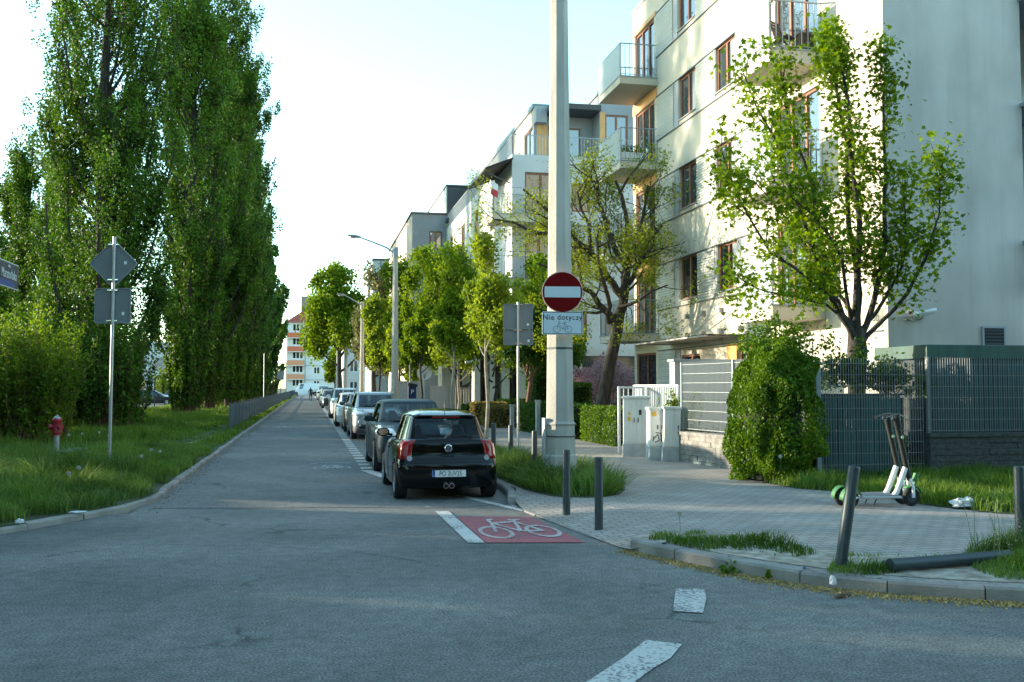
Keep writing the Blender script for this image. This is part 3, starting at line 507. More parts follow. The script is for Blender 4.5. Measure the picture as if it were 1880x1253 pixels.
# dandelion clocks
def puff():
    rg = np.random.RandomState(5); N = unit(rg.normal(size=(150, 3))); S = unit(np.cross(N, rg.normal(size=(150, 3)))); c = np.array([0, 0, 0])
    V = np.stack([c + N * 0.004, c + N * 0.026 - S * 0.006, c + N * 0.031, c + N * 0.026 + S * 0.006], 1).reshape(-1, 3); return np_mesh('seed_head', V, 4)
puff_me = puff(); puff_me.materials.append(mat('dandelion_fluff', (0.62, 0.62, 0.58), 0.9))
st_me = MB().tube([(0, 0, 0), (0.01, 0, 0.5), (0, 0, 1.0)], 0.0025, 4).mesh('stem'); st_me.materials.append(mat('stem_green', (0.10, 0.16, 0.05), 0.7))
dl = [(-3.1, 14.75, .33), (-3.18, 14.55, .27), (-3.85, 13.5, .2), (-4.9, 14.1, .42), (-4.7, 14.6, .45), (-5.5, 15.2, .5), (-5.3, 16.0, .47), (-5.7, 17.5, .5), (-5.8, 18.2, .5), (-5.9, 18.9, .48), (-6.1, 20, .5), (-6.3, 21, .5), (-2.75, 17.8, .28), (-2.8, 19.2, .3), (-2.7, 19.6, .25), (-5.0, 22.8, .42), (-4.9, 23.6, .4), (-4.7, 24.4, .4), (-4.4, 23.9, .35), (3.92, 10.2, .10), (8.35, 13.1, .42), (8.42, 13.2, .38), (7.5, 15.0, .32), (-5.95, 15.0, .38), (-5.6, 14.2, .3)]
DLAB = ['beside the left kerb bend', 'on a short stalk beside the left kerb bend', 'near the crumpled white paper', 'in the dark grass at the left edge', 'high in the dark grass at the left edge', 'in the tall grass below the street name sign', 'behind the tall grass at the left edge', 'in the row of clocks left of the hydrant', 'in the middle of the row left of the hydrant', 'closest to the left of the red hydrant', 'farther back left of the hydrant', 'farthest back at the left edge', 'beside the road kerb past the sign post', 'paired beside the road kerb', 'small one by the road kerb', 'just right of the red hydrant', 'behind the hydrant to the right', 'farther behind the hydrant to the right', 'near the stone behind the hydrant', 'on the patchy grass island by the right kerb', 'beside the electric scooters', 'just right of the electric scooters', 'in front of the clipped bush', 'in the leftmost bottom grass', 'low in the leftmost bottom grass']
for (x, y, h), lb in zip(dl, DLAB):
    h = h * 1.05 + .20; t = thing('dandelion', 'white dandelion seed head ' + lb, 'dandelion', (x, y, 0.09), 0, 'dandelion clocks in the grass')
    a = link('seed_head', puff_me, None, t, (0, 0, h)); b = link('stem', st_me, None, t); b.scale = (1, 1, h)
# ================================================================= cars
PAINTS = {}
def paint(name, col, metal=0.0, rough=0.28): return mat('paint_' + name, col, rough, metal=metal * .7, coat=0.6, spec=0.4)
KEYS = ['sf', 'sr', 'hw', 'ff', 'fr', 'rf', 'rr', 'bf', 'br', 'zf', 'zm', 'zr']
def crow(*a): return np.array(a, float)
# row = sf, sr, hw, front width factor, rear width factor, front corner radius, rear corner radius, front bow, rear bow, z front, z mid, z rear
def ring_half(r, fr):
    sf, sr, hw, ff, frr, rf, rr, bf, br, zf, zm, zr = r; pts = []
    L = sr - sf
    def wd(s):
        t = (s - sf) / L; e = 2 * t - 1
        return hw * (ff + (1 - ff) * (1 - abs(e) ** 3)) if e < 0 else hw * (frr + (1 - frr) * (1 - abs(e) ** 3))
    def z(s):
        t = (s - sf) / L; return zf * (2 * t - 1) * (t - 1) + zm * 4 * t * (1 - t) + zr * t * (2 * t - 1)
    rf = min(rf, hw * 0.6); rr = min(rr, hw * 0.6)
    wf = hw * ff - rf; wr = hw * frr - rr
    for k in range(7): x = wf * k / 6; pts.append((x, sf + bf * (x / hw) ** 2))
    b0 = sf + bf * (wf / hw) ** 2
    for k in range(1, 5): a = PI / 2 * k / 4; pts.append((wf + rf * math.sin(a), b0 + (rf * 1.3 + bf * 0.4) * (1 - math.cos(a))))
    s0 = pts[-1][1]; b1 = sr - br * (wr / hw) ** 2; s1 = b1 - (rr * 1.1)
    w0 = pts[-1][0]
    for t in fr[1:]:
        s = s0 + (s1 - s0) * t; e = min(1, t * 3); w = wd(s); w = w0 + (w - w0) * e if t < 0.34 else w
        e2 = max(0, (t - 0.7) / 0.3); w = w * (1 - e2) + (hw * frr) * e2; pts.append((w, s))
    for k in range(1, 5): a = PI / 2 * k / 4; pts.append((wr + rr * math.cos(a), s1 + rr * 1.1 * math.sin(a)))
    for k in range(5, -1, -1): x = wr * k / 6; pts.append((x, sr - br * (x / hw) ** 2))
    return [(x, s, z(s)) for x, s in pts]
def plate_text(parent, txt, w, h, loc, rz):
    pl = MB().box(-w / 2, w / 2, -0.004, 0.004, -h / 2, h / 2).build('number_plate', white_pl, parent, bevel=0.003); pl.location = loc; pl.rotation_euler = (0, 0, rz)
    eu = MB().box(-w / 2 + 0.003, -w / 2 + 0.043, -0.0065, -0.0045, -h / 2 + 0.003, h / 2 - 0.003).build('country_band', mat('plate_blue', (0.01, 0.05, 0.35), 0.5), pl)
    if txt:
        fr_ = MB()
        for a, b, c, d in ((-w / 2, w / 2, h / 2 - 0.006, h / 2), (-w / 2, w / 2, -h / 2, -h / 2 + 0.006)): fr_.box(a, b, -0.0052, -0.0042, c, d)
        fr_.build('plate_border', black_m, pl)
        M = Matrix.Translation((0.022, -0.006, -0.002)) @ Matrix.Rotation(PI / 2, 4, 'X') @ Matrix.Diagonal((0.86, 1.12, 1, 1))
        link('plate_lettering', text_mb(txt, 0.092, M, 0.001), mat('plate_black', (0.01, 0.01, 0.012), 0.5), pl)
        M = Matrix.Translation((-w / 2 + 0.023, -0.008, -h / 2 + 0.022)) @ Matrix.Rotation(PI / 2, 4, 'X')
        link('country_letters', text_mb('PL', 0.024, M, 0.001), white_pl, pl)
    return pl
def wheel(parent, x, s, r, w, side, spokes=10):
    T = MB(); a = 0.0
    prof = [(r * 0.66, -w / 2 + 0.01), (r * 0.80, -w / 2), (r * 0.93, -w / 2 + 0.004), (r * 0.99, -w / 2 + 0.025), (r, -w / 2 + 0.05), (r, w / 2 - 0.05), (r * 0.99, w / 2 - 0.025), (r * 0.93, w / 2 - 0.004), (r * 0.80, w / 2), (r * 0.66, w / 2 - 0.01), (r * 0.64, w / 2 - 0.03), (r * 0.64, -w / 2 + 0.03), (r * 0.66, -w / 2 + 0.01)]
    T.lathe(prof, (0, 0, 0), 'x', 32, cap=False); t = T.build('wheel', tyre_m, parent, 40); t.location = (x, s, r)
    Rm = MB(); o = side * (w / 2 - 0.02)
    Rm.lathe([(r * 0.66, 0), (r * 0.67, side * 0.012), (r * 0.62, side * 0.012), (r * 0.60, -side * 0.05)], (o, 0, 0), 'x', 32, cap=False)
    Rm.lathe([(0.001, side * 0.0), (r * 0.13, side * 0.0), (r * 0.16, -side * 0.02)], (o, 0, 0), 'x', 12)
    for k in range(spokes):
        an = 2 * PI * k / spokes; c, s_ = math.cos(an), math.sin(an)
        Rm.bar((o - side * 0.012, c * r * 0.12, s_ * r * 0.12), (o - side * 0.012, c * r * 0.63, s_ * r * 0.63), 0.026, 0.02, (1, 0, 0))
    Rm.build('rim', alloy, t, 40)
    D = MB().lathe([(0.001, 0), (r * 0.58, 0), (r * 0.58, -side * 0.02), (0.001, -side * 0.02)], (o - side * 0.06, 0, 0), 'x', 20, cap=False); D.build('brake_disc', black_m, t)
    return t
def car(name, label, P, loc, rz, group='cars parked along the kerb', detail=True, cat='car'):
    """local frame: +y points to the REAR, front bumper at y=0"""
    fr = P['fr']; rows = P['rows']; nm = P['sub']; t = thing(name, label, cat, loc, rz, group); col = P['paint']; wins = P['wins']
    R = []; KI = []
    for k in range(len(rows)):
        R.append(rows[k]); KI.append(k)
        if k < len(rows) - 1:
            if k == P['G']:
                for f in (0.07, 0.93): R.append(rows[k] * (1 - f) + rows[k + 1] * f); KI.append(k + (0.1 if f < .5 else 0.9))
            elif k in nm:
                p0 = rows[max(k - 1, 0)] if k - 1 != P['G'] else rows[k]; p3 = rows[min(k + 2, len(rows) - 1)] if k + 1 != P['G'] else rows[k + 1]
                R.append((-p0 + 9 * rows[k] + 9 * rows[k + 1] - p3) / 16); KI.append(k + 0.5)
    halves = [ring_half(r, fr) for r in R]; K = len(halves[0]); n = 2 * (K - 1); V = []; F = []; MI = []; names = ['body']
    for h in halves:
        V += [(x, s, z) for x, s, z in h] + [(-x, s, z) for x, s, z in h[-2:0:-1]]
    nS = len(fr) - 1; cF, cC, cS, cR = 6, 10, 10 + nS, 14 + nS
    def region(ki, j):     # ki lower row index value, j column on the half, returns part name
        if P['G'] < ki < P['G'] + 0.5:
            if j < 7: return 'windscreen'
            if cC <= j < cS:
                f = fr[j - cC]
                for a, b in wins:
                    if a - 1e-6 <= f < b - 1e-6: return 'side_window'
            if j >= cR - 1: return 'rear_window'
        for (nmz, k0, k1, j0, j1) in P['patch']:
            if k0 <= ki < k1 and (j0 if j0 >= 0 else K - 1 + j0) <= j < (j1 if j1 > 0 else K - 1 + j1): return nmz
        return 'body'
    for i in range(len(R) - 1):
        for j in range(n):
            jh = j if j < K - 1 else n - 1 - j; sd = '' if j < K - 1 else '~'
            nz = region(KI[i] + 1e-4, jh)
            if nz in ('side_window', 'headlight', 'tail_light', 'fog_lamp'): nz += sd
            if nz not in names: names.append(nz)
            F.append((i * n + j, i * n + (j + 1) % n, (i + 1) * n + (j + 1) % n, (i + 1) * n + j)); MI.append(names.index(nz))
    F.append(tuple(range(n - 1, -1, -1))); MI.append(0); F.append(tuple((len(R) - 1) * n + k for k in range(n))); MI.append(0)
    me = bpy.data.meshes.new('body'); me.from_pydata(V, [], F)
    for q in names + ['arch']: me.materials.append(black_m)
    me.polygons.foreach_set('material_index', MI); me.update()
    bm = bmesh.new(); bm.from_mesh(me); bmesh.ops.recalc_face_normals(bm, faces=bm.faces); bm.to_mesh(me); bm.free()
    bo = link('body', me)
    cut = MB(); wr_ = P['wr']
    for s in P['wheels']:
        for sd in (-1, 1):
            x1 = sd * (P['W'] / 2 + 0.1); x0 = sd * (P['W'] / 2 - 0.30)
            cut.lathe([(wr_ * 1.17, 0), (wr_ * 1.17, x1 - x0)], (x0, s, wr_ + 0.01), 'x', 28)
    cm = cut.mesh('cut'); cm.materials.append(black_m); co = link('cut', cm)
    for p_ in cm.polygons: p_.material_index = 0
    bo2 = bo.modifiers.new('b', 'BOOLEAN'); bo2.operation = 'DIFFERENCE'; bo2.object = co; bo2.solver = 'EXACT'; bo2.material_mode = 'INDEX'
    bpy.context.view_layer.update(); dg = bpy.context.evaluated_depsgraph_get(); m2 = bpy.data.meshes.new_from_object(bo.evaluated_get(dg))
    bpy.data.objects.remove(co); bpy.data.objects.remove(bo)
    bmx = bmesh.new(); bmx.from_mesh(m2); parts = {}
    W2 = P['W'] / 2
    for f in bmx.faces:
        nz = names[f.material_index] if f.material_index < len(names) else 'body'
        c = f.calc_center_median()
        for s in P['wheels']:
            d = math.hypot(c.y - s, c.z - wr_ - 0.01)
            if nz == 'body' and d < wr_ * 1.166 and abs(c.x) < W2 + 0.05 and abs(c.x) > W2 - 0.33 and (abs(f.normal.x) > 0.95 or abs((c.y - s) * f.normal.y + (c.z - wr_ - .01) * f.normal.z) > d * 0.9): nz = 'wheel_arch~%d%d' % (c.x > 0, P['wheels'].index(s))
        parts.setdefault(nz, []).append(f.index)
    bmx.verts.ensure_lookup_table(); bmx.faces.ensure_lookup_table()
    MM = {'body': col, 'windscreen': glass_carf, 'rear_window': glass_car, 'side_window': glass_car, 'headlight': lamp_clear, 'tail_light': lamp_red, 'fog_lamp': lamp_clear, 'wheel_arch': black_m, 'grille': P.get('grille', black_m), 'air_intake': black_m, 'sill_trim': P.get('trim', black_m), 'bumper_trim': P.get('trim', black_m), 'window_trim': black_m, 'brake_light': lamp_red}
    for nz, idx in parts.items():
        vs = {}; vv = []; ff = []
        for q in idx:
            fl = []
            for v in bmx.faces[q].verts:
                if v.index not in vs: vs[v.index] = len(vv); vv.append(tuple(v.co))
                fl.append(vs[v.index])
            ff.append(fl)
        pm = bpy.data.meshes.new(nz); pm.from_pydata(vv, [], ff); base = nz.split('~')[0]; pm.materials.append(MM.get(base, col)); smooth(pm, 32)
        po = link(base, pm, None, t)
        if base in ('headlight', 'tail_light', 'fog_lamp', 'grille', 'air_intake', 'bumper_trim'):
            sm_ = po.modifiers.new('thick', 'SOLIDIFY'); sm_.thickness = 0.012; sm_.offset = 1.0
    bmx.free()
    for s in P['wheels']:
        for sd in (-1, 1): wheel(t, sd * (W2 - 0.115), s, wr_, 0.20, sd, P.get('spokes', 10))
    sm = MB()
    for kind, a, b, c_ in P.get('seams', [('r', 4, 11, 22), ('c', 11, 1.2, 8), ('c', 16, 1.2, 8), ('c', 20, 1.2, 8), ('r', 1, 11, 22)] if detail else []):
        for sgn in (1, -1):
            if kind == 'c': pl = [halves[i][a] for i in range(len(R)) if b <= KI[i] <= c_]
            else: i = KI.index(a); pl = [halves[i][j] for j in range(b, min(c_ + 1, K))]
            sm.tube([(x * sgn + (.001 * sgn), s, z) for x, s, z in pl], .0045, 4, False)
    if sm.v: sm.build('panel_gaps', dark_in, t)
    G = rows[P['G']]
    inn = MB().box(-G[2] + 0.07, G[2] - 0.07, G[0] + 0.25, G[1] - 0.2, 0.3, min(G[9], G[11]) - 0.04); inn.build('interior', dark_in, t)
    seat = MB()
    def seatm(x, y, zt, w=0.25):
        pr = [(-w, 0), (-w, 0.42), (-w * 0.8, 0.56), (-w * 0.45, 0.63), (-w * 0.42, 0.72), (-w * 0.28, 0.80), (w * 0.28, 0.80), (w * 0.42, 0.72), (w * 0.45, 0.63), (w * 0.8, 0.56), (w, 0.42), (w, 0)]
        q = MB(); q.extr([(a, b) for a, b in pr], 'y', -0.05, 0.07); sc_ = (zt - 0.45) / 0.80
        q.xf(Matrix.Translation((x, y, 0.45)) @ Matrix.Rotation(0.18 * -1, 4, 'X') @ Matrix.Diagonal((1, 1, sc_, 1))); return q
    if detail:
        zt = P['H'] - 0.24
        for x in (-0.36, 0.36):
            o = seatm(x, P['seat'], zt).build('seat', mat('seat_fabric', (0.02, 0.03, 0.045), 0.8), t, bevel=0.03)
    # mirrors
    ms = G[0] + P.get('mir', 0.42); mz = G[9] + 0.08
    for sd in (-1, 1):
        q = MB(); x = sd * (G[2] + 0.14)
        q.lathe([(0.02, -0.075), (0.065, -0.06), (0.078, -0.01), (0.075, 0.03), (0.06, 0.04)], (0, 0, 0), 'y', 16); q.xf(Matrix.Translation((x, ms, mz)) @ Matrix.Diagonal((1.45, 1, 1, 1)))
        q.bar((sd * (G[2] - 0.02), ms + 0.01, mz - 0.05), (x - sd * 0.05, ms, mz - 0.03), 0.05, 0.04)
        mo = q.build('mirror', P.get('mirm', col), t, 40)
        g = MB().lathe([(0.001, 0), (0.06, 0)], (0, 0, 0), 'y', 16, cap=False); g.xf(Matrix.Translation((x, ms + 0.043, mz)) @ Matrix.Diagonal((1.4, 1, 0.95, 1))); g.build('mirror_glass', chrome, mo)
    return t
FRS = [0, .04, .12, .22, .32, .44, .47, .56, .66, .76, .80, .88, .94, 1.0]
def hatch(L, W, H, hood=0.95, cowl_z=0.98, roof0=1.6, roof1=None, hoodz=0.74, belt=0.93, gl=0.10, clear=0.18, rear_in=0.45, wheels=None, wr=0.31, spoiler=0.0, suv=False):
    w = W / 2; r1 = L - rear_in; z = lambda a: a
    rows = [crow(.16, L - .14, w - .12, .90, .92, .12, .12, .08, .04, clear + .02, clear, clear + .02),
            crow(.06, L - .06, w - .03, .92, .94, .16, .16, .12, .06, clear + .05, clear + .03, clear + .06),
            crow(.02, L - .01, w - .008, .93, .95, .20, .18, .15, .08, .38, .38, .38),
            crow(.0, L, w, .94, .955, .22, .18, .17, .08, .52, .54, .55),
            crow(.03, L - .02, w, .94, .955, .24, .19, .20, .08, .60, .63, .63),
            crow(.07, L - .07, w - .003, .94, .955, .26, .20, .24, .07, hoodz - .05, .74, .76),
            crow(.14, L - .09, w - .012, .93, .95, .28, .20, .27, .07, hoodz + .035, belt - .05, belt - .01),
            crow(hood * .62, L - .11, w - .06, .93, .93, .22, .20, .18, .07, (hoodz + cowl_z) / 2 + .055, belt - .005, belt + .045),
            crow(hood, L - .14, w - .10, .90, .90, .20, .19, .24, .07, cowl_z, belt + .02, belt + .07),
            crow(roof0, r1, w - .255, .93, .92, .10, .12, .14, .06, H - .075, H - .065, H - .085),
            crow(roof0 + .10, r1 - .03 + spoiler, w - .30, .93, .92, .10, .12, .13, .05, H - .035, H - .03, H - .055),
            crow(roof0 + .35, r1 - .25, w - .44, .9, .9, .12, .12, .10, .05, H - .006, H - .0, H - .02),
            crow(roof0 + .65, r1 - .6, w - .62, .9, .9, .08, .08, .05, .03, H + .004, H + .01, H)]
    return dict(L=L, W=W, H=H, rows=rows, G=8, sub=(1, 2, 3, 4, 5, 6, 7, 9, 10), fr=FRS, wins=[(.04, .44), (.47, .76)], wheels=wheels or (.78, L - .80), wr=wr, seat=L * 0.52,
                patch=[])
DIM = -PI / 2
# --- 1: the black hatchback, seen from behind (rear towards the camera)
P = hatch(3.53, 1.64, 1.46, hood=.80, cowl_z=.96, roof0=1.30, hoodz=.74, belt=.94, rear_in=.42, wheels=(.66, 2.98), wr=.285, spoiler=0.05)
P['paint'] = mat('paint_gloss_black', (0.003, 0.0035, 0.004), 0.12, coat=0.25, spec=0.25); P['wins'] = [(.04, .47), (.47, .80)]
P['rows'][8][11] = 1.03; P['rows'][7][11] = 1.0; P['rows'][9][11] = 1.375
for k_, w_k in ((5, .805), (6, .785), (7, .75), (8, .70), (9, .575), (10, .52), (11, .37), (12, .2)): P['rows'][k_][2] = w_k
for k_ in (8, 9): P['rows'][k_][8] = .10
P['rows'][10][9:] += .008; P['rows'][11][9:] += .03; P['rows'][12][9:] += .04
for r_ in P['rows']: r_[9:] *= .925
P['H'] = 1.36
P['rows'][6][1] = 3.44; P['rows'][7][1] = 3.41; P['rows'][8][1] = 3.38; P['rows'][5][1] = 3.45
P['patch'] = [('tail_light', 4.5, 6.9, -6, 0), ('tail_light', 4.5, 6.9, -7, -6), ('wheel_arch', 0, 0.9, 0, 99)]
P['patch'] = [('tail_light', 4.4, 6.9, -9, -6)]
P['spokes'] = 9
P['seams'] = [('r', 4, 11, 99), ('r', 5.0, 21, 99), ('c', 11, 1.2, 8), ('c', 17, 1.2, 8), ('r', 1, 10, 24)]
LUPO = (2.13, 15.25)
lp = car('hatchback', 'glossy black three-door hatchback seen from behind, closest car of the parked row', P, (LUPO[0], LUPO[1] + 3.53, 0), PI)
# rear details (local +y is the rear)
yr = 3.505
for sd in (-1, 1):
    MB().lathe([(0.001, .018), (.040, .018), (.045, 0.0)], (sd * 0.60, 3.44, 0.655), 'y', 18).build('reversing_lamp', lamp_clear, lp, 40)
q = plate_text(lp, 'PO 2UV25', .52, .114, (0.0, 3.545, 0.425), PI)
em = MB().lathe([(.058, 0), (.060, .008), (.050, .012), (.048, 0)], (0, 3.452, .805), 'y', 28, cap=False)
em.lathe([(.001, 0.002), (.05, 0.002)], (0, 3.452, .805), 'y', 28, cap=False)
emb = em.build('badge', chrome, lp, 40)
l2 = MB()
for a, b in (((-.030, .040), (0, .004)), ((0, .004), (.030, .040)), ((-.046, .012), (-.022, -.042)), ((-.022, -.042), (0, -.006)), ((0, -.006), (.022, -.042)), ((.022, -.042), (.046, .012))):
    l2.bar((a[0], 3.461, .805 + a[1]), (b[0], 3.461, .805 + b[1]), .009, .006, (0, 1, 0))
l2.build('badge_letters', chrome, emb)
bk = MB().lathe([(.001, .006), (.047, .006)], (0, 3.452, .805), 'y', 28, cap=False).build('badge_field', mat('badge_dark', (0.03, 0.04, 0.07), 0.3), emb)
ex = MB()
for dx in (-.045, .045): ex.lathe([(.036, -.15), (.040, -.0), (.040, .03), (.033, .03), (.031, -.12)], (dx - 0.0, 3.50, .235), 'y', 20, cap=False)
ex.build('exhaust_pipes', chrome, lp, 40)
MB().tube([(0, 2.95, 1.34), (0, 2.98, 1.42), (0, 2.95, 1.50)], [.008, .005, .003], 6).build('antenna', black_m, lp)
MB().box(-.22, .22, 3.10, 3.125, 1.262, 1.285).build('brake_light', lamp_red, lp, bevel=.004)
MB().box(-.10, .10, 3.452, 3.468, .675, .70).build('tailgate_handle', black_m, lp, bevel=.004)
MB().box(-.56, .56, 2.55, 3.12, .86, .88).build('parcel_shelf', dark_in, lp)
for sd in (-1, 1):
    MB().box(sd * .800 - .012, sd * .800 + .012, 1.72, 1.92, .74, .77).build('door_handle', black_m, lp, bevel=.005)
wp = MB().bar((0.0, 3.37, .965), (-.40, 3.33, 1.01), .018, .014); wp.build('rear_wiper', black_m, lp)

FRONT = [('headlight', 5.4, 6.6, 5, 11), ('grille', 4.4, 5.9, 0, 4), ('air_intake', 1.6, 3.0, 0, 5), ('tail_light', 5.0, 6.9, -9, -5)]
def body_extras(t, P, plate=True, roof_rails=False, stick=True, logo=True):
    if plate: plate_text(t, '', .52, .114, (0, -0.012, .42), 0)
    G = P['rows'][8]
    if roof_rails:
        for sd in (-1, 1):
            x = sd * (P['W'] / 2 - .255); MB().tube([(x, P['rows'][9][0] + .25, P['H'] - .05), (x, P['rows'][9][0] + .35, P['H'] + .015), (x, P['rows'][9][1] - .35, P['H'] + .015), (x, P['rows'][9][1] - .22, P['H'] - .05)], .016, 6).build('roof_rail', alloy if P.get('rr', 1) else black_m, t, 40)
    if stick:
        a = Vector((.42, P['rows'][8][0] + .19, P['rows'][8][9] + .02)); b = Vector((.42, P['rows'][8][0] + .30, P['rows'][8][9] + .10))
        MB().bar(a, b, .11, .004, (0, -1, 1)).build('windscreen_sticker', white_pl, t)
        MB().bar((-.55, G[0] + .12, G[9] + .035), (-.05, G[0] + .02, G[9] + .03), .02).build('wiper', black_m, t); MB().bar((.25, G[0] + .06, G[9] + .03), (.62, G[0] + .16, G[9] + .05), .02).build('wiper', black_m, t)
    if logo: MB().lathe([(.001, -.004), (.045, -.004), (.05, .004)], (0, .085, .70), 'y', 20).build('badge', chrome, t, 40)
def seat_rows(P): return P
# --- 2
P = hatch(4.35, 1.80, 1.47, hood=1.15, cowl_z=1.00, roof0=1.95, hoodz=.76, belt=.96, rear_in=.55, wr=.32, clear=.17); P['paint'] = mat('paint_blue_grey', (0.016, 0.032, 0.042), .42, coat=.03, spec=.08); P['patch'] = FRONT
c2 = car('hatchback', 'dark blue-grey family hatchback facing the camera, second in the parked row', P, (2.22, 20.25, 0), 0); body_extras(c2, P)
# --- 3
P = hatch(4.45, 1.82, 1.58, hood=1.18, cowl_z=1.07, roof0=1.98, hoodz=.86, belt=1.03, rear_in=.50, wr=.345, clear=.20); P['paint'] = paint('silver', (0.24, 0.24, 0.235), 0.5, .32); P['trim'] = mat('grey_trim', (0.05, 0.05, 0.055), .7)
P['patch'] = [('headlight', 5.0, 6.5, 5, 12), ('grille', 4.6, 5.9, 0, 4), ('bumper_trim', 0.0, 1.6, 0, 99), ('air_intake', 1.6, 3.0, 0, 6), ('tail_light', 5.0, 6.9, -9, -5)]
c3 = car('crossover', 'silver crossover with round fog lamps and grey lower bumper, facing the camera', P, (2.30, 33.2, 0), 0); body_extras(c3, P, roof_rails=True)
for sd in (-1, 1): MB().lathe([(.001, -.03), (.05, -.03), (.06, .0), (.06, .05)], (sd * .62, .10, .60), 'y', 18).build('fog_lamp', lamp_clear, c3, 40)
# --- 4
P = hatch(3.95, 1.72, 1.50, hood=.95, cowl_z=1.02, roof0=1.65, hoodz=.80, belt=.97, wr=.31); P['paint'] = paint('dark_grey', (0.02, 0.023, 0.027), 0.4, .3); P['patch'] = FRONT
c4 = car('hatchback', 'dark grey compact car tucked behind the silver crossover', P, (2.22, 38.9, 0), 0); body_extras(c4, P)
# --- 5
P = hatch(3.85, 1.74, 1.50, hood=.88, cowl_z=1.02, roof0=1.35, hoodz=.82, belt=1.0, rear_in=.30, wr=.31); P['paint'] = paint('cream_white', (0.60, 0.60, 0.55), 0.0, .3); P['patch'] = FRONT
c5 = car('hatchback', 'small cream white hatchback between the dark compact and the white SUV', P, (2.02, 44.0, 0), 0); body_extras(c5, P)
# --- 6
P = hatch(4.6, 1.88, 1.70, hood=1.15, cowl_z=1.17, roof0=1.95, hoodz=.96, belt=1.12, rear_in=.45, wr=.37, clear=.22); P['paint'] = paint('white', (0.72, 0.73, 0.73), 0.0, .3)
P['patch'] = [('headlight', 5.2, 6.5, 5, 12), ('grille', 4.6, 5.6, 0, 4), ('bumper_trim', 0.0, 1.2, 0, 99), ('air_intake', 1.6, 2.8, 0, 5), ('tail_light', 5.0, 6.9, -9, -5)]
c6 = car('suv', 'large white SUV facing the camera, tallest vehicle of the parked row', P, (2.08, 55.5, 0), 0, cat='SUV'); body_extras(c6, P, roof_rails=True)
# --- far ones
far = [('hatchback', 'graphite grey hatchback parked just beyond the white SUV', (0.05, 0.055, 0.06), 4.2, 1.78, 1.50, 1.95, 82.5),
       ('hatchback', 'white hatchback parked beyond the graphite grey one', (0.70, 0.72, 0.72), 4.2, 1.78, 1.52, 1.95, 92.5),
       ('suv', 'dark blue SUV with roof rails beyond the far white hatchback', (0.015, 0.022, 0.035), 4.6, 1.85, 1.68, 2.02, 102),
       ('hatchback', 'black hatchback far along the parked row', (0.012, 0.013, 0.015), 4.3, 1.78, 1.50, 2.0, 113),
       ('hatchback', 'light grey hatchback near the far end of the parked row', (0.30, 0.32, 0.33), 4.3, 1.78, 1.50, 2.05, 124),
       ('suv', 'white high-roofed car at the far end of the parked row', (0.70, 0.72, 0.72), 4.7, 1.9, 1.95, 2.05, 136),
       ('hatchback', 'dark car standing last in the parked row', (0.02, 0.02, 0.025), 4.3, 1.78, 1.55, 2.1, 150)]
for i, (nz, lb, cl, L_, W_, H_, x, y) in enumerate(far):
    P = hatch(L_, W_, H_, hood=1.1, cowl_z=H_ * .68, roof0=1.85, hoodz=H_ * .54, belt=H_ * .65, wr=.33); P['paint'] = paint('far%d' % i, cl, 0.2, .3); P['patch'] = FRONT; P['sub'] = ()
    c = car(nz, lb, P, (x, y, 0), 0, detail=False, cat='SUV' if nz == 'suv' else 'car'); body_extras(c, P, plate=False, stick=False, logo=False)
for i, (lb, x, y, cl, rz) in enumerate([('black estate car side-on in the car park behind the poplars', -12.4, 100.5, (0.01, 0.011, 0.013), PI / 2), ('dark car side-on, right one in the car park behind the poplars', -10.8, 113, (0.02, 0.022, 0.03), PI / 2), ('pale car behind the black estate in the car park', -13.5, 108, (0.4, 0.42, 0.44), PI / 2), ('dark car crossing in front of the orange-balconied building', 0.6, 205, (0.015, 0.016, 0.02), -PI / 2)]):
    P = hatch(4.5, 1.8, 1.5, hood=1.15, cowl_z=1.0, roof0=1.95, rear_in=.5); P['paint'] = paint('park%d' % i, cl, 0.2, .3); P['patch'] = FRONT; P['sub'] = ()
    car('parked_car', lb, P, (x, y, 0), rz, group='cars beyond the verge', detail=False)
P = hatch(5.6, 2.0, 2.5, hood=.7, cowl_z=1.35, roof0=1.3, rear_in=.05, hoodz=1.05, belt=1.3, wr=.36); P['paint'] = paint('van', (0.66, 0.70, 0.74), 0.0, .35); P['patch'] = FRONT; P['sub'] = (); P['wins'] = [(.04, .22)]
car('van', 'white delivery van parked side-on at the far end of the road', P, (-3.2, 206, 0), -PI / 2, group=None, detail=False, cat='van')

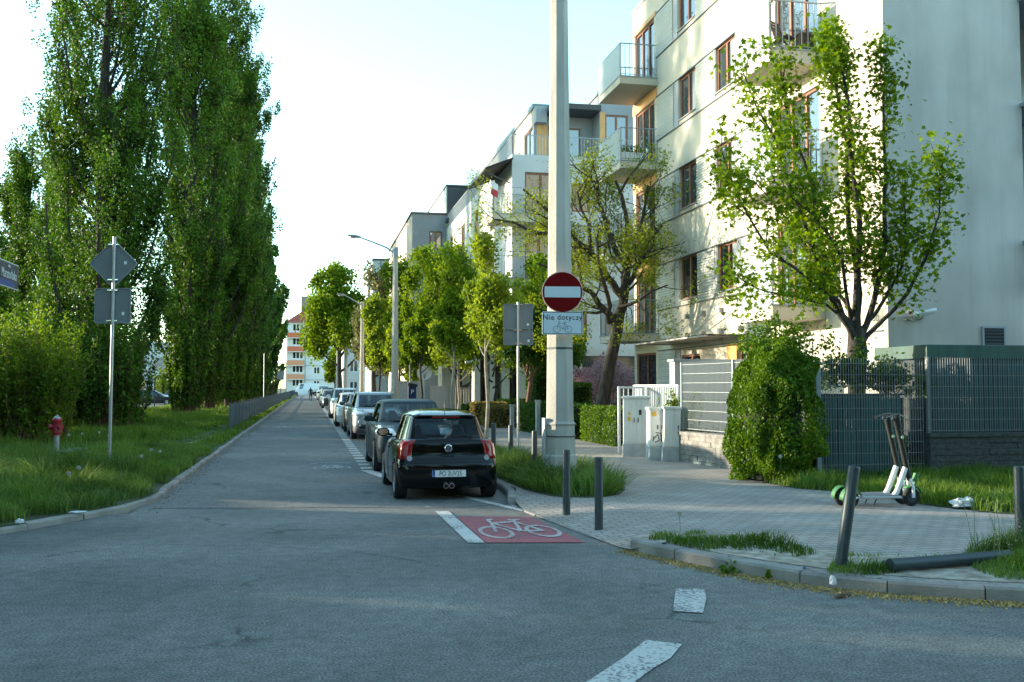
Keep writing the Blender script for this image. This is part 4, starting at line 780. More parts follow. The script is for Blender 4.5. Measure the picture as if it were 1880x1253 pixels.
# ---------------------------------------------------------------- person walking away in the distance
def skin_obj(name, m, parent, verts, edges, rad, root=0, sub=1):
    me = bpy.data.meshes.new(name); me.from_pydata(verts, edges, []); o = link(name, me, m, parent)
    sk = o.modifiers.new('skin', 'SKIN'); sk.use_smooth_shade = True
    for i, r in enumerate(rad):
        me.skin_vertices[0].data[i].radius = (r, r * 0.85) if not isinstance(r, tuple) else r
    me.skin_vertices[0].data[root].use_root = True
    ss = o.modifiers.new('sub', 'SUBSURF'); ss.levels = sub; ss.render_levels = sub
    return o
def _mk_skin(me):
    if not me.skin_vertices:
        bm = bmesh.new(); bm.from_mesh(me); bm.verts.layers.skin.verify(); bm.to_mesh(me); bm.free()
_old = skin_obj
def skin_obj(name, m, parent, verts, edges, rad, root=0, sub=1):
    me = bpy.data.meshes.new(name); me.from_pydata(verts, edges, []); bm = bmesh.new(); bm.from_mesh(me); lay = bm.verts.layers.skin.verify(); bm.verts.ensure_lookup_table()
    for i, v in enumerate(bm.verts):
        r = rad[i]; v[lay].radius = r if isinstance(r, tuple) else (r, r * 0.9); v[lay].use_root = (i == root)
    bm.to_mesh(me); bm.free(); o = link(name, me, m, parent)
    sk = o.modifiers.new('skin', 'SKIN'); sk.use_smooth_shade = True
    ss = o.modifiers.new('sub', 'SUBSURF'); ss.levels = sub; ss.render_levels = sub; return o
pt = thing('person', 'pedestrian in dark clothes walking along the middle of the road', 'person', (0.28, 122, 0))
pv = [(0, 0, .93), (0, 0, 1.12), (0, .01, 1.32), (0, .01, 1.45), (0, .02, 1.54), (0, .03, 1.66), (0, .03, 1.73),
      (.10, 0, .88), (.12, .14, .50), (.12, .08, .09), (.12, .22, .04), (-.10, 0, .88), (-.11, .02, .50), (-.11, -.22, .14), (-.11, -.12, .04),
      (.19, .01, 1.40), (.26, -.05, 1.14), (.26, .08, .92), (.26, .12, .83), (-.19, .01, 1.40), (-.26, .03, 1.14), (-.26, .14, .94), (-.26, .18, .85)]
pe = [(0, 1), (1, 2), (2, 3), (3, 4), (4, 5), (5, 6), (0, 7), (7, 8), (8, 9), (9, 10), (0, 11), (11, 12), (12, 13), (13, 14), (3, 15), (15, 16), (16, 17), (17, 18), (3, 19), (19, 20), (20, 21), (21, 22)]
pr_ = [(.16, .11), (.14, .10), (.17, .11), (.13, .09), .055, (.085, .10), .06, (.09, .09), .06, .045, .04, (.09, .09), .06, .045, .04, .065, .045, .035, .03, .065, .045, .035, .03]
skin_obj('body', mat('dark_clothes', (0.015, 0.016, 0.02), .85), pt, pv, pe, pr_, 0, 2)
skin_obj('hair', mat('dark_hair', (0.015, 0.011, 0.009), .8), pt, [(0, .045, 1.66), (0, .03, 1.735)], [(0, 1)], [(.088, .09), .07])
# ================================================================= street furniture
# --- big octagonal concrete pole with its two signs
def octa(mb, c, prof, rot=PI / 8):
    vs = []; n = 8
    for z, r in prof:
        for k in range(n): a = rot + 2 * PI * k / n; vs.append((c[0] + r * math.cos(a), c[1] + r * math.sin(a), z))
    m = len(prof); return mb.add(vs, [(i * n + k, i * n + (k + 1) % n, (i + 1) * n + (k + 1) % n, (i + 1) * n + k) for i in range(m - 1) for k in range(n)] + [tuple(range(n - 1, -1, -1)), tuple((m - 1) * n + k for k in range(n))])
PX, PY = 4.27, 16.75
t = thing('concrete_pole', 'tall octagonal concrete pole carrying the no-entry sign, standing in grass', 'pole', (PX, PY, 0.10))
octa(MB(), (0, 0), [(0, .305), (.47, .30), (.50, .275), (.98, .262), (1.02, .285), (1.06, .25), (1.2, .243), (2.7, .226), (5.5, .19), (9.4, .148), (11.5, .13)], PI / 8 - 0.14).build('shaft', conc, t)
mb = MB(); octa(mb, (0, 0), [(.80, .283), (.815, .283)], PI / 8 - 0.14); mb.build('steel_band', steel_d, t)
mb = MB(); mb.box(-.30, -.262, -.10, .10, .40, 1.12); mb.build('cable_cover', steel, t, bevel=.01)
mb = MB(); octa(mb, (0, 0), [(2.30, .236), (2.335, .236)], PI / 8 - 0.14); mb.build('clamp', steel_d, t); mb = MB(); octa(mb, (0, 0), [(2.62, .233), (2.655, .233)], PI / 8 - .14); mb.build('clamp', steel_d, t); mb = MB(); octa(mb, (0, 0), [(3.38, .226), (3.42, .226)], PI / 8 - .14); mb.build('clamp', steel_d, t)
SX, SY, SZ = 4.235, 16.42, 3.37; SR = .352
sign_red = mat('sign_red', (0.135, 0.0008, 0.0015), .7, spec=.12); sign_wht = mat('sign_white', (0.52, 0.60, 0.64), .5)
t = thing('no_entry_sign', 'round red no-entry sign with white bar fixed to the concrete pole', 'road sign', (SX, SY, SZ), -0.12)
MB().lathe([(.001, .018), (SR - .01, .018), (SR, .012), (SR, -.004), (SR - .012, -.006), (.001, -.006)], (0, 0, 0), 'y', 56, cap=False).build('plate', mat('sign_edge', (0.62, 0.36, 0.33), .5), t, 30)
MB().lathe([(.001, -.0085), (SR - .013, -.0085)], (0, 0, 0), 'y', 56, cap=False).build('red_face', sign_red, t)
hw = .305; hh = .093
MB().extr([(-hw, -hh), (-hw - .006, 0), (-hw, hh), (hw, hh), (hw + .006, 0), (hw, -hh)], 'y', -.013, -.010).build('white_bar', sign_wht, t)
MB().box(-.05, .05, .018, .16, -.02, .02).build('bracket', steel_d, t)
def rr_pts(w, h, r, n=5):
    out = []
    for cx, cz, a0 in ((w - r, h - r, 0), (-w + r, h - r, 90), (-w + r, -h + r, 180), (w - r, -h + r, 270)):
        for k in range(n + 1): a = R_(a0 + 90 * k / n); out.append((cx + r * math.cos(a), cz + r * math.sin(a)))
    return out
t = thing('text_sign', 'white rectangular plate reading Nie dotyczy with a bicycle, below the no-entry sign', 'road sign', (SX, SY, 2.84), -0.12)
MB().extr(rr_pts(.348, .20, .03), 'y', -.004, .015).build('plate', sign_wht, t)
def frame_strip(w, h, r, th, y0, y1):
    o = rr_pts(w, h, r, 5); i_ = rr_pts(w - th, h - th, max(r - th, .002), 5); n = len(o); mb = MB()
    mb.add([(a, y0, b) for a, b in o] + [(a, y0, b) for a, b in i_], [(k, (k + 1) % n, n + (k + 1) % n, n + k) for k in range(n)]); return mb
ink = mat('sign_ink', (0.010, 0.012, 0.016), .6)
frame_strip(.338, .190, .025, .011, -.006, 0).build('border', ink, t)
link('lettering', text_mb('Nie dotyczy', .128, Matrix.Translation((0, -.008, .095)) @ Matrix.Rotation(PI / 2, 4, 'X') @ Matrix.Diagonal((.95, 1.0, 1, 1)), .001, spacing=1.14), ink, t)
q = strokes_mb(MB(), lambda x, y: (-.165 + x * .33, -.0075 - 0.00001 * len(_zz) if not _zz.append(0) else 0, -.162 + y * .30), .017, bike_strokes()) if (globals().__setitem__('_zz', []) is None) else None
q.build('bicycle_symbol', ink, t)
# --- road signs seen from behind
def tube_post(name, label, loc, h, r=.03, group=None): return None
def back_sign(parent, shape, w, h, zc_, sx=0):
    if shape == 'diamond': pts = [(p[0] * math.cos(PI / 4) - p[1] * math.sin(PI / 4), p[0] * math.sin(PI / 4) + p[1] * math.cos(PI / 4)) for p in rr_pts(w / 2, h / 2, .05)]
    else: pts = rr_pts(w / 2, h / 2, .04)
    o = MB().extr([(a + sx, b + zc_) for a, b in pts], 'y', .035, .042).build('sign_plate', sign_back, parent)
    n = len(pts); f = .955; mb = MB()
    mb.add([(a + sx, y, b + zc_) for y in (.012, .043) for a, b in pts] + [(a * f + sx, y, b * f + zc_) for y in (.012, .034) for a, b in pts],
           [(k, (k + 1) % n, n + (k + 1) % n, n + k) for k in range(n)] + [(k, (k + 1) % n, 2 * n + (k + 1) % n, 2 * n + k) for k in range(n)] + [(2 * n + k, 2 * n + (k + 1) % n, 3 * n + (k + 1) % n, 3 * n + k) for k in range(n)])
    mb.build('rolled_rim', mat('sign_rim', (0.22, 0.25, 0.28), .45, metal=.3), o); return o
t = thing('road_sign', 'back of a diamond sign above a square plate, on a post in the verge', 'road sign', (-3.70, 20.2, .09), -0.18)
MB().tube([(0, 0, 0), (0.02, 0, 4.55)], .031, 14).build('post', steel, t, 40)
a = back_sign(t, 'diamond', .665, .665, 4.03); b = back_sign(t, 'square', .69, .68, 3.22)
for p, zs in ((a, (4.40, 3.72)), (b, (3.52, 2.93))):
    for z in zs: MB().box(-.10, .10, -.012, .035, z - .012, z + .012).build('clamp', chrome, p, bevel=.003)
MB().box(.20, .25, .030, .0345, 4.02, 4.08).build('sticker', white_pl, a); MB().box(.17, .22, .030, .0345, 3.04, 3.10).build('sticker', white_pl, b)
t = thing('road_sign', 'back of a tall grey two-plate sign on a post beside the parked row', 'road sign', (5.67, 26.9, .12), -0.2)
MB().tube([(0, 0, 0), (0, 0, 3.98)], .032, 14).build('post', steel, t, 40)
a = back_sign(t, 'sq', .82, .70, 3.58); b = back_sign(t, 'sq', .82, .42, 3.00)
for p, zs in ((a, (3.90,)), (b, (3.20, 2.83))):
    for z in zs: MB().box(-.12, .12, -.012, .035, z - .015, z + .015).build('clamp', chrome, p, bevel=.003)
MB().box(.24, .30, .030, .0345, 3.33, 3.39).build('sticker', white_pl, a); MB().box(.26, .32, .030, .0345, 2.88, 2.94).build('sticker', white_pl, b)
t = thing('road_sign', 'small pale parking sign on a thin post above the low fence', 'road sign', (-3.82, 90, .09), 0.2)
MB().tube([(0, 0, 0), (0, 0, 4.6)], .035, 10).build('post', steel, t, 40)
MB().extr(rr_pts(.36, .46, .07), 'y', -.06, -.04).build('sign_plate', mat('pale_sign', (.42, .46, .46), .5), t)
t = thing('road_sign', 'dark back of a sign on two posts near the far building', 'road sign', (-3.6, 150, .09), 0)
for x in (-.4, .4): MB().tube([(x, 0, 0), (x, 0, 5.0 + x)], .05, 8).build('post', steel_d, t)
MB().box(-.9, .1, -.06, -.02, 2.7, 4.0).build('sign_plate', sign_back, t)
# --- street name sign at the left edge
t = thing('street_name_post', 'pale grey street name post with ball top at the left edge', 'post', (-3.80, 13.12, .09))
MB().lathe([(.052, 0), (.052, 3.55), (.060, 3.56), (.060, 3.62), (.045, 3.63), (.052, 3.68), (.060, 3.73), (.052, 3.79), (.02, 3.84), (.001, 3.85)], n=20).build('post', mat('post_blue_grey', (.25, .32, .40), .5, metal=.3), t, 40)
MB().lathe([(.058, 0), (.058, 2.30), (.053, 2.36)], n=20).build('dark_sleeve', mat('navy_sleeve', (.012, .018, .03), .6), t, 40)
t = thing('street_name_sign', 'dark navy street name plate reading ulica Maratońska at the left edge', 'street sign', (-3.735, 13.14, 3.17), 0)
MB().box(-.008, .008, 0, .86, -.165, .165).build('plate', mat('plate_edge', (.45, .50, .52), .5), t, bevel=.004)
MB().box(.0095, .0105, .015, .845, -.15, .15).build('navy_face', mat('navy_face', (.010, .016, .030), .5), t)
MB().box(.0115, .0125, .015, .66, -.15, -.075).build('blue_band', mat('blue_band', (.01, .04, .20), .5), t)
MT = lambda y, z, s: Matrix.Translation((.0135, y, z)) @ Matrix.Rotation(PI / 2, 4, 'Z') @ Matrix.Rotation(PI / 2, 4, 'X') @ Matrix.Diagonal((s, 1, 1, 1))
lm = mat('sign_letters', (.60, .66, .68), .5)
link('lettering', text_mb('Maratońska', .17, MT(.43, .005, .80), .001), lm, t); link('small_lettering', text_mb('ulica', .062, MT(.43, .112, 1), .001), lm, t)
# --- lamp posts
def lamp(name, label, loc, h, arm, group='concrete street lamps'):
    t = thing(name, label, 'street lamp', loc, 0, group)
    octa(MB(), (0, 0), [(0, .27), (.9, .26), (1.0, .225), (h - .55, .135), (h - .5, .14)]).build('pole', conc, t)
    MB().lathe([(.155, h - .62), (.155, h - .05), (.13, h)], n=16).build('cap', steel_d if 0 else grey_panel, t, 40)
    MB().tube([(0, 0, h - .35), (-.5, 0, h - .02), (-arm * .6, 0, h + .30), (-arm + .3, 0, h + .50)], [.055, .05, .045, .04], 8).build('arm', steel, t, 40)
    q = MB().lathe([(.001, -.38), (.07, -.36), (.13, -.22), (.16, 0), (.14, .22), (.08, .34), (.001, .36)], (0, 0, 0), 'x', 16, cap=False); q.xf(Matrix.Translation((-arm, 0, h + .56)) @ Matrix.Rotation(.12, 4, 'Y') @ Matrix.Diagonal((1, 1.1, .55, 1)))
    hd = q.build('lamp_head', grey_panel, t, 40)
    q = MB().lathe([(.001, -.20), (.10, -.14), (.12, 0), (.10, .14), (.001, .2)], (0, 0, 0), 'x', 14, cap=False); q.xf(Matrix.Translation((-arm - .08, 0, h + .50)) @ Matrix.Diagonal((1, 1, .5, 1))); q.build('lens', lamp_clear, hd, 40)
    return t
lamp('street_lamp', 'nearest tall concrete street lamp with curved arm above the parked cars', (4.66, 55, .12), 9.35, 2.25)
lamp('street_lamp', 'second concrete street lamp, behind and left of the nearest lamp', (4.42, 85, .12), 8.85, 1.75)
lamp('street_lamp', 'third concrete street lamp, half hidden by far green trees', (4.3, 118, .12), 8.85, 1.75)
lamp('street_lamp', 'farthest concrete street lamp near the orange-balconied building', (4.2, 150, .12), 8.85, 1.75)
# --- bollards
def bollard_me():
    return MB().lathe([(.052, -.05), (.052, .835), (.050, .848), (.044, .855), (.001, .857)], n=22).mesh('bollard')
bm_ = bollard_me(); bm_.materials.append(mat('bollard_paint', (.040, .058, .064), .45, var=.12, vscale=9, metal=.2)); smooth(bm_, 40)
BL = [((3.93, 21.2, .12), 0, 0, 'half hidden behind the black hatchback, farthest of the bollards'), ((4.06, 19.98, .12), 0, 0, 'between the black hatchback and the sign post, in thin grass'), ((4.04, 17.75, .10), .01, 0, 'immediately left of the concrete pole in the grass'),
      ((3.40, 12.99, .055), 0, 0, 'on the paving in front of the concrete pole'), ((3.44, 11.61, .05), .0, 0, 'on the paving right of and nearer than the pole, clean base'), ((4.735, 8.32, .12), .17, 0, 'leaning to the right in bare soil by the kerb'), ((6.83, 8.6, .12), -.01, 0, 'standing upright in weeds at the right edge')]
for loc, ry, rx, lb in BL:
    o = link('bollard', bm_, None, None, loc); o.rotation_euler = (rx, ry, 0); tag(o, 'dark grey steel bollard ' + lb, 'bollard', 'steel bollards on the right pavement')
    if ry > .1: o.scale = (1.0, 1.0, 1.08)
mb = MB().tube([(5.02, 7.98, .19), (5.5, 8.06, .185), (6.4, 8.22, .185)], [.055, .055, .055], 18, True); o = mb.build('fallen_bollard', MATS['bollard_paint'], None, 40); tag(o, 'grey steel bollard lying flat in the soil at the right', 'bollard', 'steel bollards on the right pavement')
# --- litter
def crumple(name, label, cat, loc, s, m, seed, sub=3):
    bm = bmesh.new(); bmesh.ops.create_icosphere(bm, subdivisions=sub, radius=1); rg = np.random.RandomState(seed); D = unit(rg.normal(size=(22, 3)))
    for v in bm.verts:
        c = np.array(v.co); k = 1 - 0.55 * np.max(np.clip(D @ c, 0, 1) ** 6 * rg.uniform(.2, 1)); v.co = Vector(c * k * (1 + .12 * rg.normal())) * 1.0; v.co.x *= s[0]; v.co.y *= s[1]; v.co.z = max(v.co.z * s[2], -s[2] * .4) + s[2] * .4
    me = bpy.data.meshes.new(name); bm.to_mesh(me); bm.free(); o = link(name, me, m, None, loc); tag(o, label, cat); return o
paper = mat('paper', (.62, .66, .68), .8, bump=.4, bscale=20)
crumple('plastic_bag', 'crumpled white plastic bag lying in the grass by the fence', 'bag', (8.62, 11.95, .15), (.19, .10, .10), paper, 1)
crumple('paper_scrap', 'crumpled white paper scrap on top of the left kerb', 'paper', (-2.95, 14.05, .10), (.13, .05, .02), paper, 2)
crumple('paper_scrap', 'small crushed white wrapper by the kerb at the left edge', 'paper', (-3.42, 13.15, .10), (.06, .05, .035), paper, 3)
crumple('wrapper', 'white wrapper stuck in a joint of the right kerb', 'wrapper', (4.40, 7.86, .07), (.035, .04, .06), paper, 4)
crumple('bottle_cap', 'crushed blue foil scrap lying on bare soil behind the kerb', 'scrap', (5.22, 8.38, .13), (.045, .03, .02), mat('blue_foil', (.01, .05, .30), .4), 5, 2)
crumple('scrap', 'tiny blue scrap on the soil left of the leaning bollard', 'scrap', (4.36, 8.28, .13), (.018, .014, .012), MATS['blue_foil'], 6, 2)
crumple('dark_scrap', 'dark blue scrap in the patchy grass island', 'scrap', (3.62, 9.85, .13), (.03, .02, .015), mat('navy_scrap', (.01, .015, .05), .5), 7, 2)
crumple('paper_bit', 'tiny white paper bit on the asphalt behind the black hatchback', 'paper', (1.72, 14.55, .008), (.05, .02, .003), paper, 8, 2)
crumple('stone', 'pale broken stone slab lying in the verge behind the hydrant', 'stone', (-4.75, 22.4, .30), (.38, .2, .14), conc_d, 9)
crumple('bark_piece', 'brown strip of bark lying in the right gutter', 'bark', (4.38, 7.66, .006), (.13, .025, .02), bark_b, 10)
bpy.data.objects['bark_piece'].rotation_euler = (0, 0, .5)
# --- fire hydrant
t = thing('fire_hydrant', 'red topped fire hydrant on a grey pipe in the left grass', 'hydrant', (-5.52, 24.0, .09))
MB().lathe([(.062, 0), (.062, .62)], n=18).build('standpipe', steel, t, 40)
hr = mat('hydrant_red', (.30, .012, .022), .45)
bd = MB().lathe([(.085, .58), (.085, .62), (.105, .63), (.105, .70), (.095, .72), (.10, .88), (.11, .90), (.11, .93), (.085, .96)], n=24).build('body', hr, t, 40)
for sd in ((-1, -.35), (.75, -.8)): MB().tube([(0, 0, .77), (sd[0] * .12, sd[1] * .12, .77), (sd[0] * .121, sd[1] * .121, .77), (sd[0] * .16, sd[1] * .16, .77)], [.055, .05, .062, .06], 14).build('outlet', hr, bd, 40)
MB().lathe([(.075, .95), (.07, .985), (.045, 1.0), (.03, 1.0), (.03, 1.035), (.001, 1.04)], n=18).build('cap', steel, t, 40)
# --- low steel fence on the left verge (flat pales)
t = thing('low_fence', 'long low blue-grey slat fence on the left verge beside the road', 'fence', (-2.9, 39.6, .08))
pal = mat('pale_paint', (.10, .13, .145), .5, metal=.3, var=.1, vscale=2); pald = mat('pale_dark', (.045, .065, .10), .5)
mb = MB(); mr = MB(); mp_ = MB(); y = 0.0; k = 0
while y < 108:
    xx = -.03 + y * 0.0025
    if k % 8 == 0: MB().box(xx - .04, xx + .04, y - .04, y + .04, 0, 1.06).build('post', mat('fence_post', (.10, .13, .15), .5, metal=.3), t)
    else: mb.box(xx - .012, xx + .012, y - .05, y + .05, .12, .98)
    y += .30 if y < 60 else .40; k += 1
mb.build('slat_panel', pal, t)
for z in (.28, .82): MB().bar((-.05, 0, z), (-.05 + 108 * .0025, 108, z), .03, .045).build('rail', pald, t)
t = thing('railing', 'dark blue railing continuing the low fence far down the road', 'fence', (-2.62, 148, .08))
mb = MB()
for k in range(70): mb.box(-.02, .02, k * .8, k * .8 + .08, 0, 1.1)
mb.build('slat_panel', pald, t); MB().bar((0, 0, 1.1), (0, 56, 1.1), .05).build('rail', pald, t); MB().bar((0, 0, .2), (0, 56, .2), .05).build('rail', pald, t)
t = thing('car_park_fence', 'tall dark mesh fence between the poplars and the car park', 'fence', (-24.5, 78, .05))
mb = MB()
for k in range(9): MB().box(k * 1.9 - .04, k * 1.9 + .04, -.04, .04, 0, 2.4).build('post', pald, t)
mb = MB()
for k in range(75): mb.box(k * .2 + .1 - .006, k * .2 + .1 + .006, -.006, .006, .1, 2.3)
for z in (.1, .8, 1.5, 2.3): mb.box(0, 15, -.008, .008, z - .012, z + .012)
mb.build('mesh_panel', pald, t)
sheet('car_park', [(-70, 82), (-9.8, 82), (-9.8, 148), (-70, 148)], 0.091, asph)
# --- mesh fence round the yard, brick plinths
wire = mat('fence_wire', (.22, .24, .25), .5, metal=.4); postm = mat('fence_post_grey', (.22, .26, .28), .5, metal=.3)
def mesh_panel(mb, a, b, z0, z1, dx=.05, dz=.2, w=.0075, zs=None):
    a = Vector((*a, 0)); b = Vector((*b, 0)); L = (b - a).length; d = (b - a) / L; n = int(L / dx)
    for k in range(n + 1): p = a + d * (k * L / n); mb.box(p.x - w / 2, p.x + w / 2, p.y - w / 2, p.y + w / 2, z0, z1 + .025)
    nn = Vector((-d.y, d.x, 0)) * .009
    for z in (zs or [z0 + .02 + k * dz for k in range(int((z1 - z0) / dz) + 1)]):
        for s in (-1, 1): mb.bar(a + nn * s + Vector((0, 0, z)), b + nn * s + Vector((0, 0, z)), w * .8, w * .95)
    return mb
def block_wall(name, label, a, b, z0, n, ch, th, m, seed, bl=.40, cap=.07):
    rg = random.Random(seed); a = Vector((*a, 0)); b = Vector((*b, 0)); L = (b - a).length; d = (b - a) / L; nn = Vector((-d.y, d.x, 0)); mb = MB()
    def ob(s0, s1, y0, y1, zz0, zz1, j): 
        vs = [a + d * s + nn * (y + (j if y < 0 else 0)) + Vector((0, 0, z)) for z in (zz0, zz1) for s, y in ((s0, y0), (s1, y0), (s1, y1), (s0, y1))]
        mb.add(vs, [(0, 3, 2, 1), (4, 5, 6, 7), (0, 1, 5, 4), (1, 2, 6, 5), (2, 3, 7, 6), (3, 0, 4, 7)])
    for r in range(n):
        s = -bl * .5 if r % 2 else 0
        while s < L - .01:
            s0 = max(s, 0) + .004; s1 = min(s + bl, L) - .004
            if s1 - s0 > .02: ob(s0, s1, -th / 2, th / 2, z0 + r * ch + .003, z0 + (r + 1) * ch - .004, rg.uniform(-.012, .008))
            s += bl
    ob(0, L, -th / 2 + .02, th / 2 - .02, z0, z0 + n * ch - .01, 0)
    if cap: ob(-.01, L + .01, -th / 2 - .03, th / 2 + .03, z0 + n * ch, z0 + n * ch + cap, 0)
    o = mb.build(name, m); return o, mb
blk_d = mat('split_block_dark', (.055, .060, .058), .95, var=.3, vscale=12, bump=1.2, bscale=28); blk_l = mat('split_block_grey', (.24, .23, .21), .95, var=.25, vscale=6, bump=1.0, bscale=28)
o, _ = block_wall('plinth_wall', 'x', (10.95, 16.2), (17, 16.2), .08, 7, .11, .24, blk_d, 3, 1.2); tag(o, 'dark split-block plinth wall under the mesh fence at the right', 'wall')
o, _ = block_wall('plinth_wall', 'x', (8.08, 20.9), (8.62, 16.5), .08, 6, .105, .24, blk_l, 4, .38); tag(o, 'grey block plinth wall between the utility cabinets and the bush', 'wall')
t = thing('mesh_fence', 'grey double-wire mesh fence panel reaching the ground behind the electric scooters', 'fence', (8.84, 16.2, .12))
mb = MB((8.84, 16.2, .12)); mesh_panel(mb, (8.88, 16.2), (10.90, 16.2), .15, 2.24); mb.build('mesh_panel', wire, t)
MB().box(-.05, .04, -.03, .03, -.1, 2.15).build('post', postm, t, bevel=.006)
t = thing('mesh_fence', 'grey mesh fence standing on the dark block plinth at the right', 'fence', (10.98, 16.2, .92))
mb = MB((10.98, 16.2, .92)); mesh_panel(mb, (11.02, 16.2), (17, 16.2), .94, 2.26); mb.build('mesh_panel', wire, t)
for x in (.06, 2.56, 5.06): MB().box(x - .03, x + .03, .02, .08, 0, 1.38).build('post', wire, t, bevel=.006)
t = thing('mesh_fence', 'pale mesh fence on the grey block plinth beside the clipped bush', 'fence', (8.1, 20.85, .78))
mb = MB((8.1, 20.85, .78)); mesh_panel(mb, (8.10, 20.85), (8.60, 16.5), .82, 2.28, w=.007); mb.build('mesh_panel', mat('fence_wire_light', (.34, .39, .41), .5, metal=.3), t)
for f in (0, .5, .985): MB().box(f * .5 - .03, f * .5 + .03, -f * 4.35 - .03, -f * 4.35 + .03, 0, 1.52).build('post', postm, t, bevel=.006)
# green corrugated shelters behind the fence
grn = mat('green_sheet', (.012, .062, .064), .5, var=.2, vscale=2, stretch=(1, 1, .3)); grn_l = mat('green_rim', (.012, .062, .050), .5, var=.25, vscale=6, stretch=(1, 1, .15))
t = thing('green_shelter', 'tall dark green corrugated sheet shelter behind the fence at the right', 'shed', (11.24, 16.6, 0))
def corr_sheet(mb, x0, x1, y, z0, z1, p=.10, d=.02):
    n = int((x1 - x0) / p); vs = []
    for k in range(n + 1):
        x = x0 + k * p
        for dx, dy in ((0, 0), (p * .45, 0), (p * .5, d), (p * .95, d)): vs.append((x + dx, y + dy))
    V = [(x, yy, z) for x, yy in vs for z in (z0, z1)]; mb.add(V, [(2 * i, 2 * i + 2, 2 * i + 3, 2 * i + 1) for i in range(len(vs) - 1)]); return mb
corr_sheet(MB(), .03, 5.5, 0, .05, 2.28).build('front_sheet', grn, t)
MB().box(.02, 5.6, .03, 1.6, .05, 2.26).build('body', mat('green_dark', (.003, .012, .013), .6), t)
MB().box(0, 5.7, -.05, 1.7, 2.28, 2.54).build('rim', grn_l, t, bevel=.01)
MB().box(-.005, .03, -.04, -.005, 0, 2.28).build('corner_post', grn_l, t)
t = thing('green_shelter', 'low green corrugated sheet behind the mesh fence panel, left of the gap', 'shed', (8.95, 16.5, 0))
corr_sheet(MB(), 0, 1.70, 0, .10, 1.60, .09).build('front_sheet', mat('green_sheet_low', (.022, .095, .094), .5, var=.35, vscale=3, stretch=(1, 1, .3)), t)
MB().box(0, 1.78, .03, .9, .10, 1.55).build('body', MATS['green_dark'], t); MB().box(-.02, 1.82, -.02, .95, 1.60, 1.63).build('rim', steel_d, t)
# thin leaning poles in the gap
t = thing('tomato_poles', 'thin dark poles leaning together in the gap behind the fence', 'poles', (10.82, 16.9, .1))
for a, b in (((-.14, 0, 0), (.06, 0, 1.0)), ((.06, 0, 0), (.04, 0, 1.5)), ((.18, 0, 0), (.06, .05, 1.0))): MB().bar(a, b, .025).build('pole', steel_d, t)
# --- concrete screen wall and gate behind the cabinets
t = thing('screen_wall', 'smooth grey rendered screen wall with metal coping behind the pale mesh fence', 'wall', (8.6, 22.6, 0))
MB().box(0, 1.62, 0, .35, .05, 2.36).build('wall', mat('render_grey', (.34, .35, .36), .85, var=.07, vscale=1.4, bump=.2), t)
MB().box(-.05, 1.68, -.05, .40, 2.36, 2.42).build('coping', grey_panel, t, bevel=.008)
MB().box(.0, 1.62, -.004, .002, 1.43, 1.44).build('joint', steel_d, t)
gw = mat('gate_white', (.55, .60, .62), .5, metal=.2)
def gate(label, org, a, b, z0, z1, dx, w=.02):
    t = thing('railing_gate', label, 'gate', (org[0], org[1], .12)); A = Vector((*a, 0)) - Vector((org[0], org[1], 0)); B = Vector((*b, 0)) - Vector((org[0], org[1], 0)); L = (B - A).length; d = (B - A) / L; mb = MB(); n = int(L / dx)
    for k in range(1, n): p = A + d * (k * L / n); mb.box(p.x - w / 2, p.x + w / 2, p.y - w / 2, p.y + w / 2, z0 + .03, z1 - .03)
    mb.build('bars', gw, t); f = MB()
    f.bar(A + Vector((0, 0, z1)), B + Vector((0, 0, z1)), .05, .05); f.bar(A + Vector((0, 0, z0)), B + Vector((0, 0, z0)), .05, .05)
    for p in (A, B): f.box(p.x - .03, p.x + .03, p.y - .03, p.y + .03, 0, z1 + .02)
    f.build('frame', gw, t); return t
gate('white steel gate with wide bars directly behind the big utility cabinet', (7.5, 23.6), (7.52, 23.6), (8.15, 23.65), .15, 1.62, .11)
gate('white steel gate leaf with narrow bars left of the screen wall', (8.2, 23.2), (8.12, 24.2), (8.62, 22.4), .15, 1.66, .07, .03)
# --- utility cabinets
def cabinet(label, loc, w, d, h, rz, doors=2, base=.30, lean=0):
    t = thing('utility_cabinet', label, 'cabinet', loc, rz); t.rotation_euler = (0, lean, rz)
    MB().box(-w / 2 - .015, w / 2 + .015, -d / 2 - .015, d / 2 + .015, -.05, base).build('plinth', conc_d if 0 else mat('plinth_grey', (.42, .45, .45), .9, var=.15, vscale=6, bump=.4), t, bevel=.01)
    MB().box(-w / 2, w / 2, -d / 2, d / 2, base, h - .06).build('housing', cabinet_m, t, bevel=.012)
    MB().box(-w / 2 - .025, w / 2 + .025, -d / 2 - .025, d / 2 + .025, h - .06, h).build('lid', cabinet_m, t, bevel=.012)
    dm_ = MB(); g = w / doors
    for k in range(doors):
        x0 = -w / 2 + k * g + .012; x1 = -w / 2 + (k + 1) * g - .012
        o = MB().box(x0, x1, -d / 2 - .010, -d / 2 - .002, base + .03, h - .09).build('door', cabinet_m, t, bevel=.004)
        MB().box((x1 - .05) if k == 0 else x0 + .02, (x1 - .03) if k == 0 else x0 + .04, -d / 2 - .03, -d / 2 - .011, base + (h - base) * .45, base + (h - base) * .55).build('handle', steel_d, o)
    return t
t = cabinet('largest pale grey utility cabinet with two doors and a yellow warning sticker', (7.62, 22.55, .12), .62, .60, 1.42, -0.35)
tri = MB().extr([(-.20, .98), (-.12, .98), (-.16, 1.07)], 'y', -.318, -.312); tri.build('warning_sticker', yellow_m, t)
MB().box(-.20, -.13, -.316, -.311, .84, .93).build('notice_sticker', yellow_m, t)
MB().box(.06, .12, -.316, -.311, .98, 1.10).build('keypad', black_m, t)
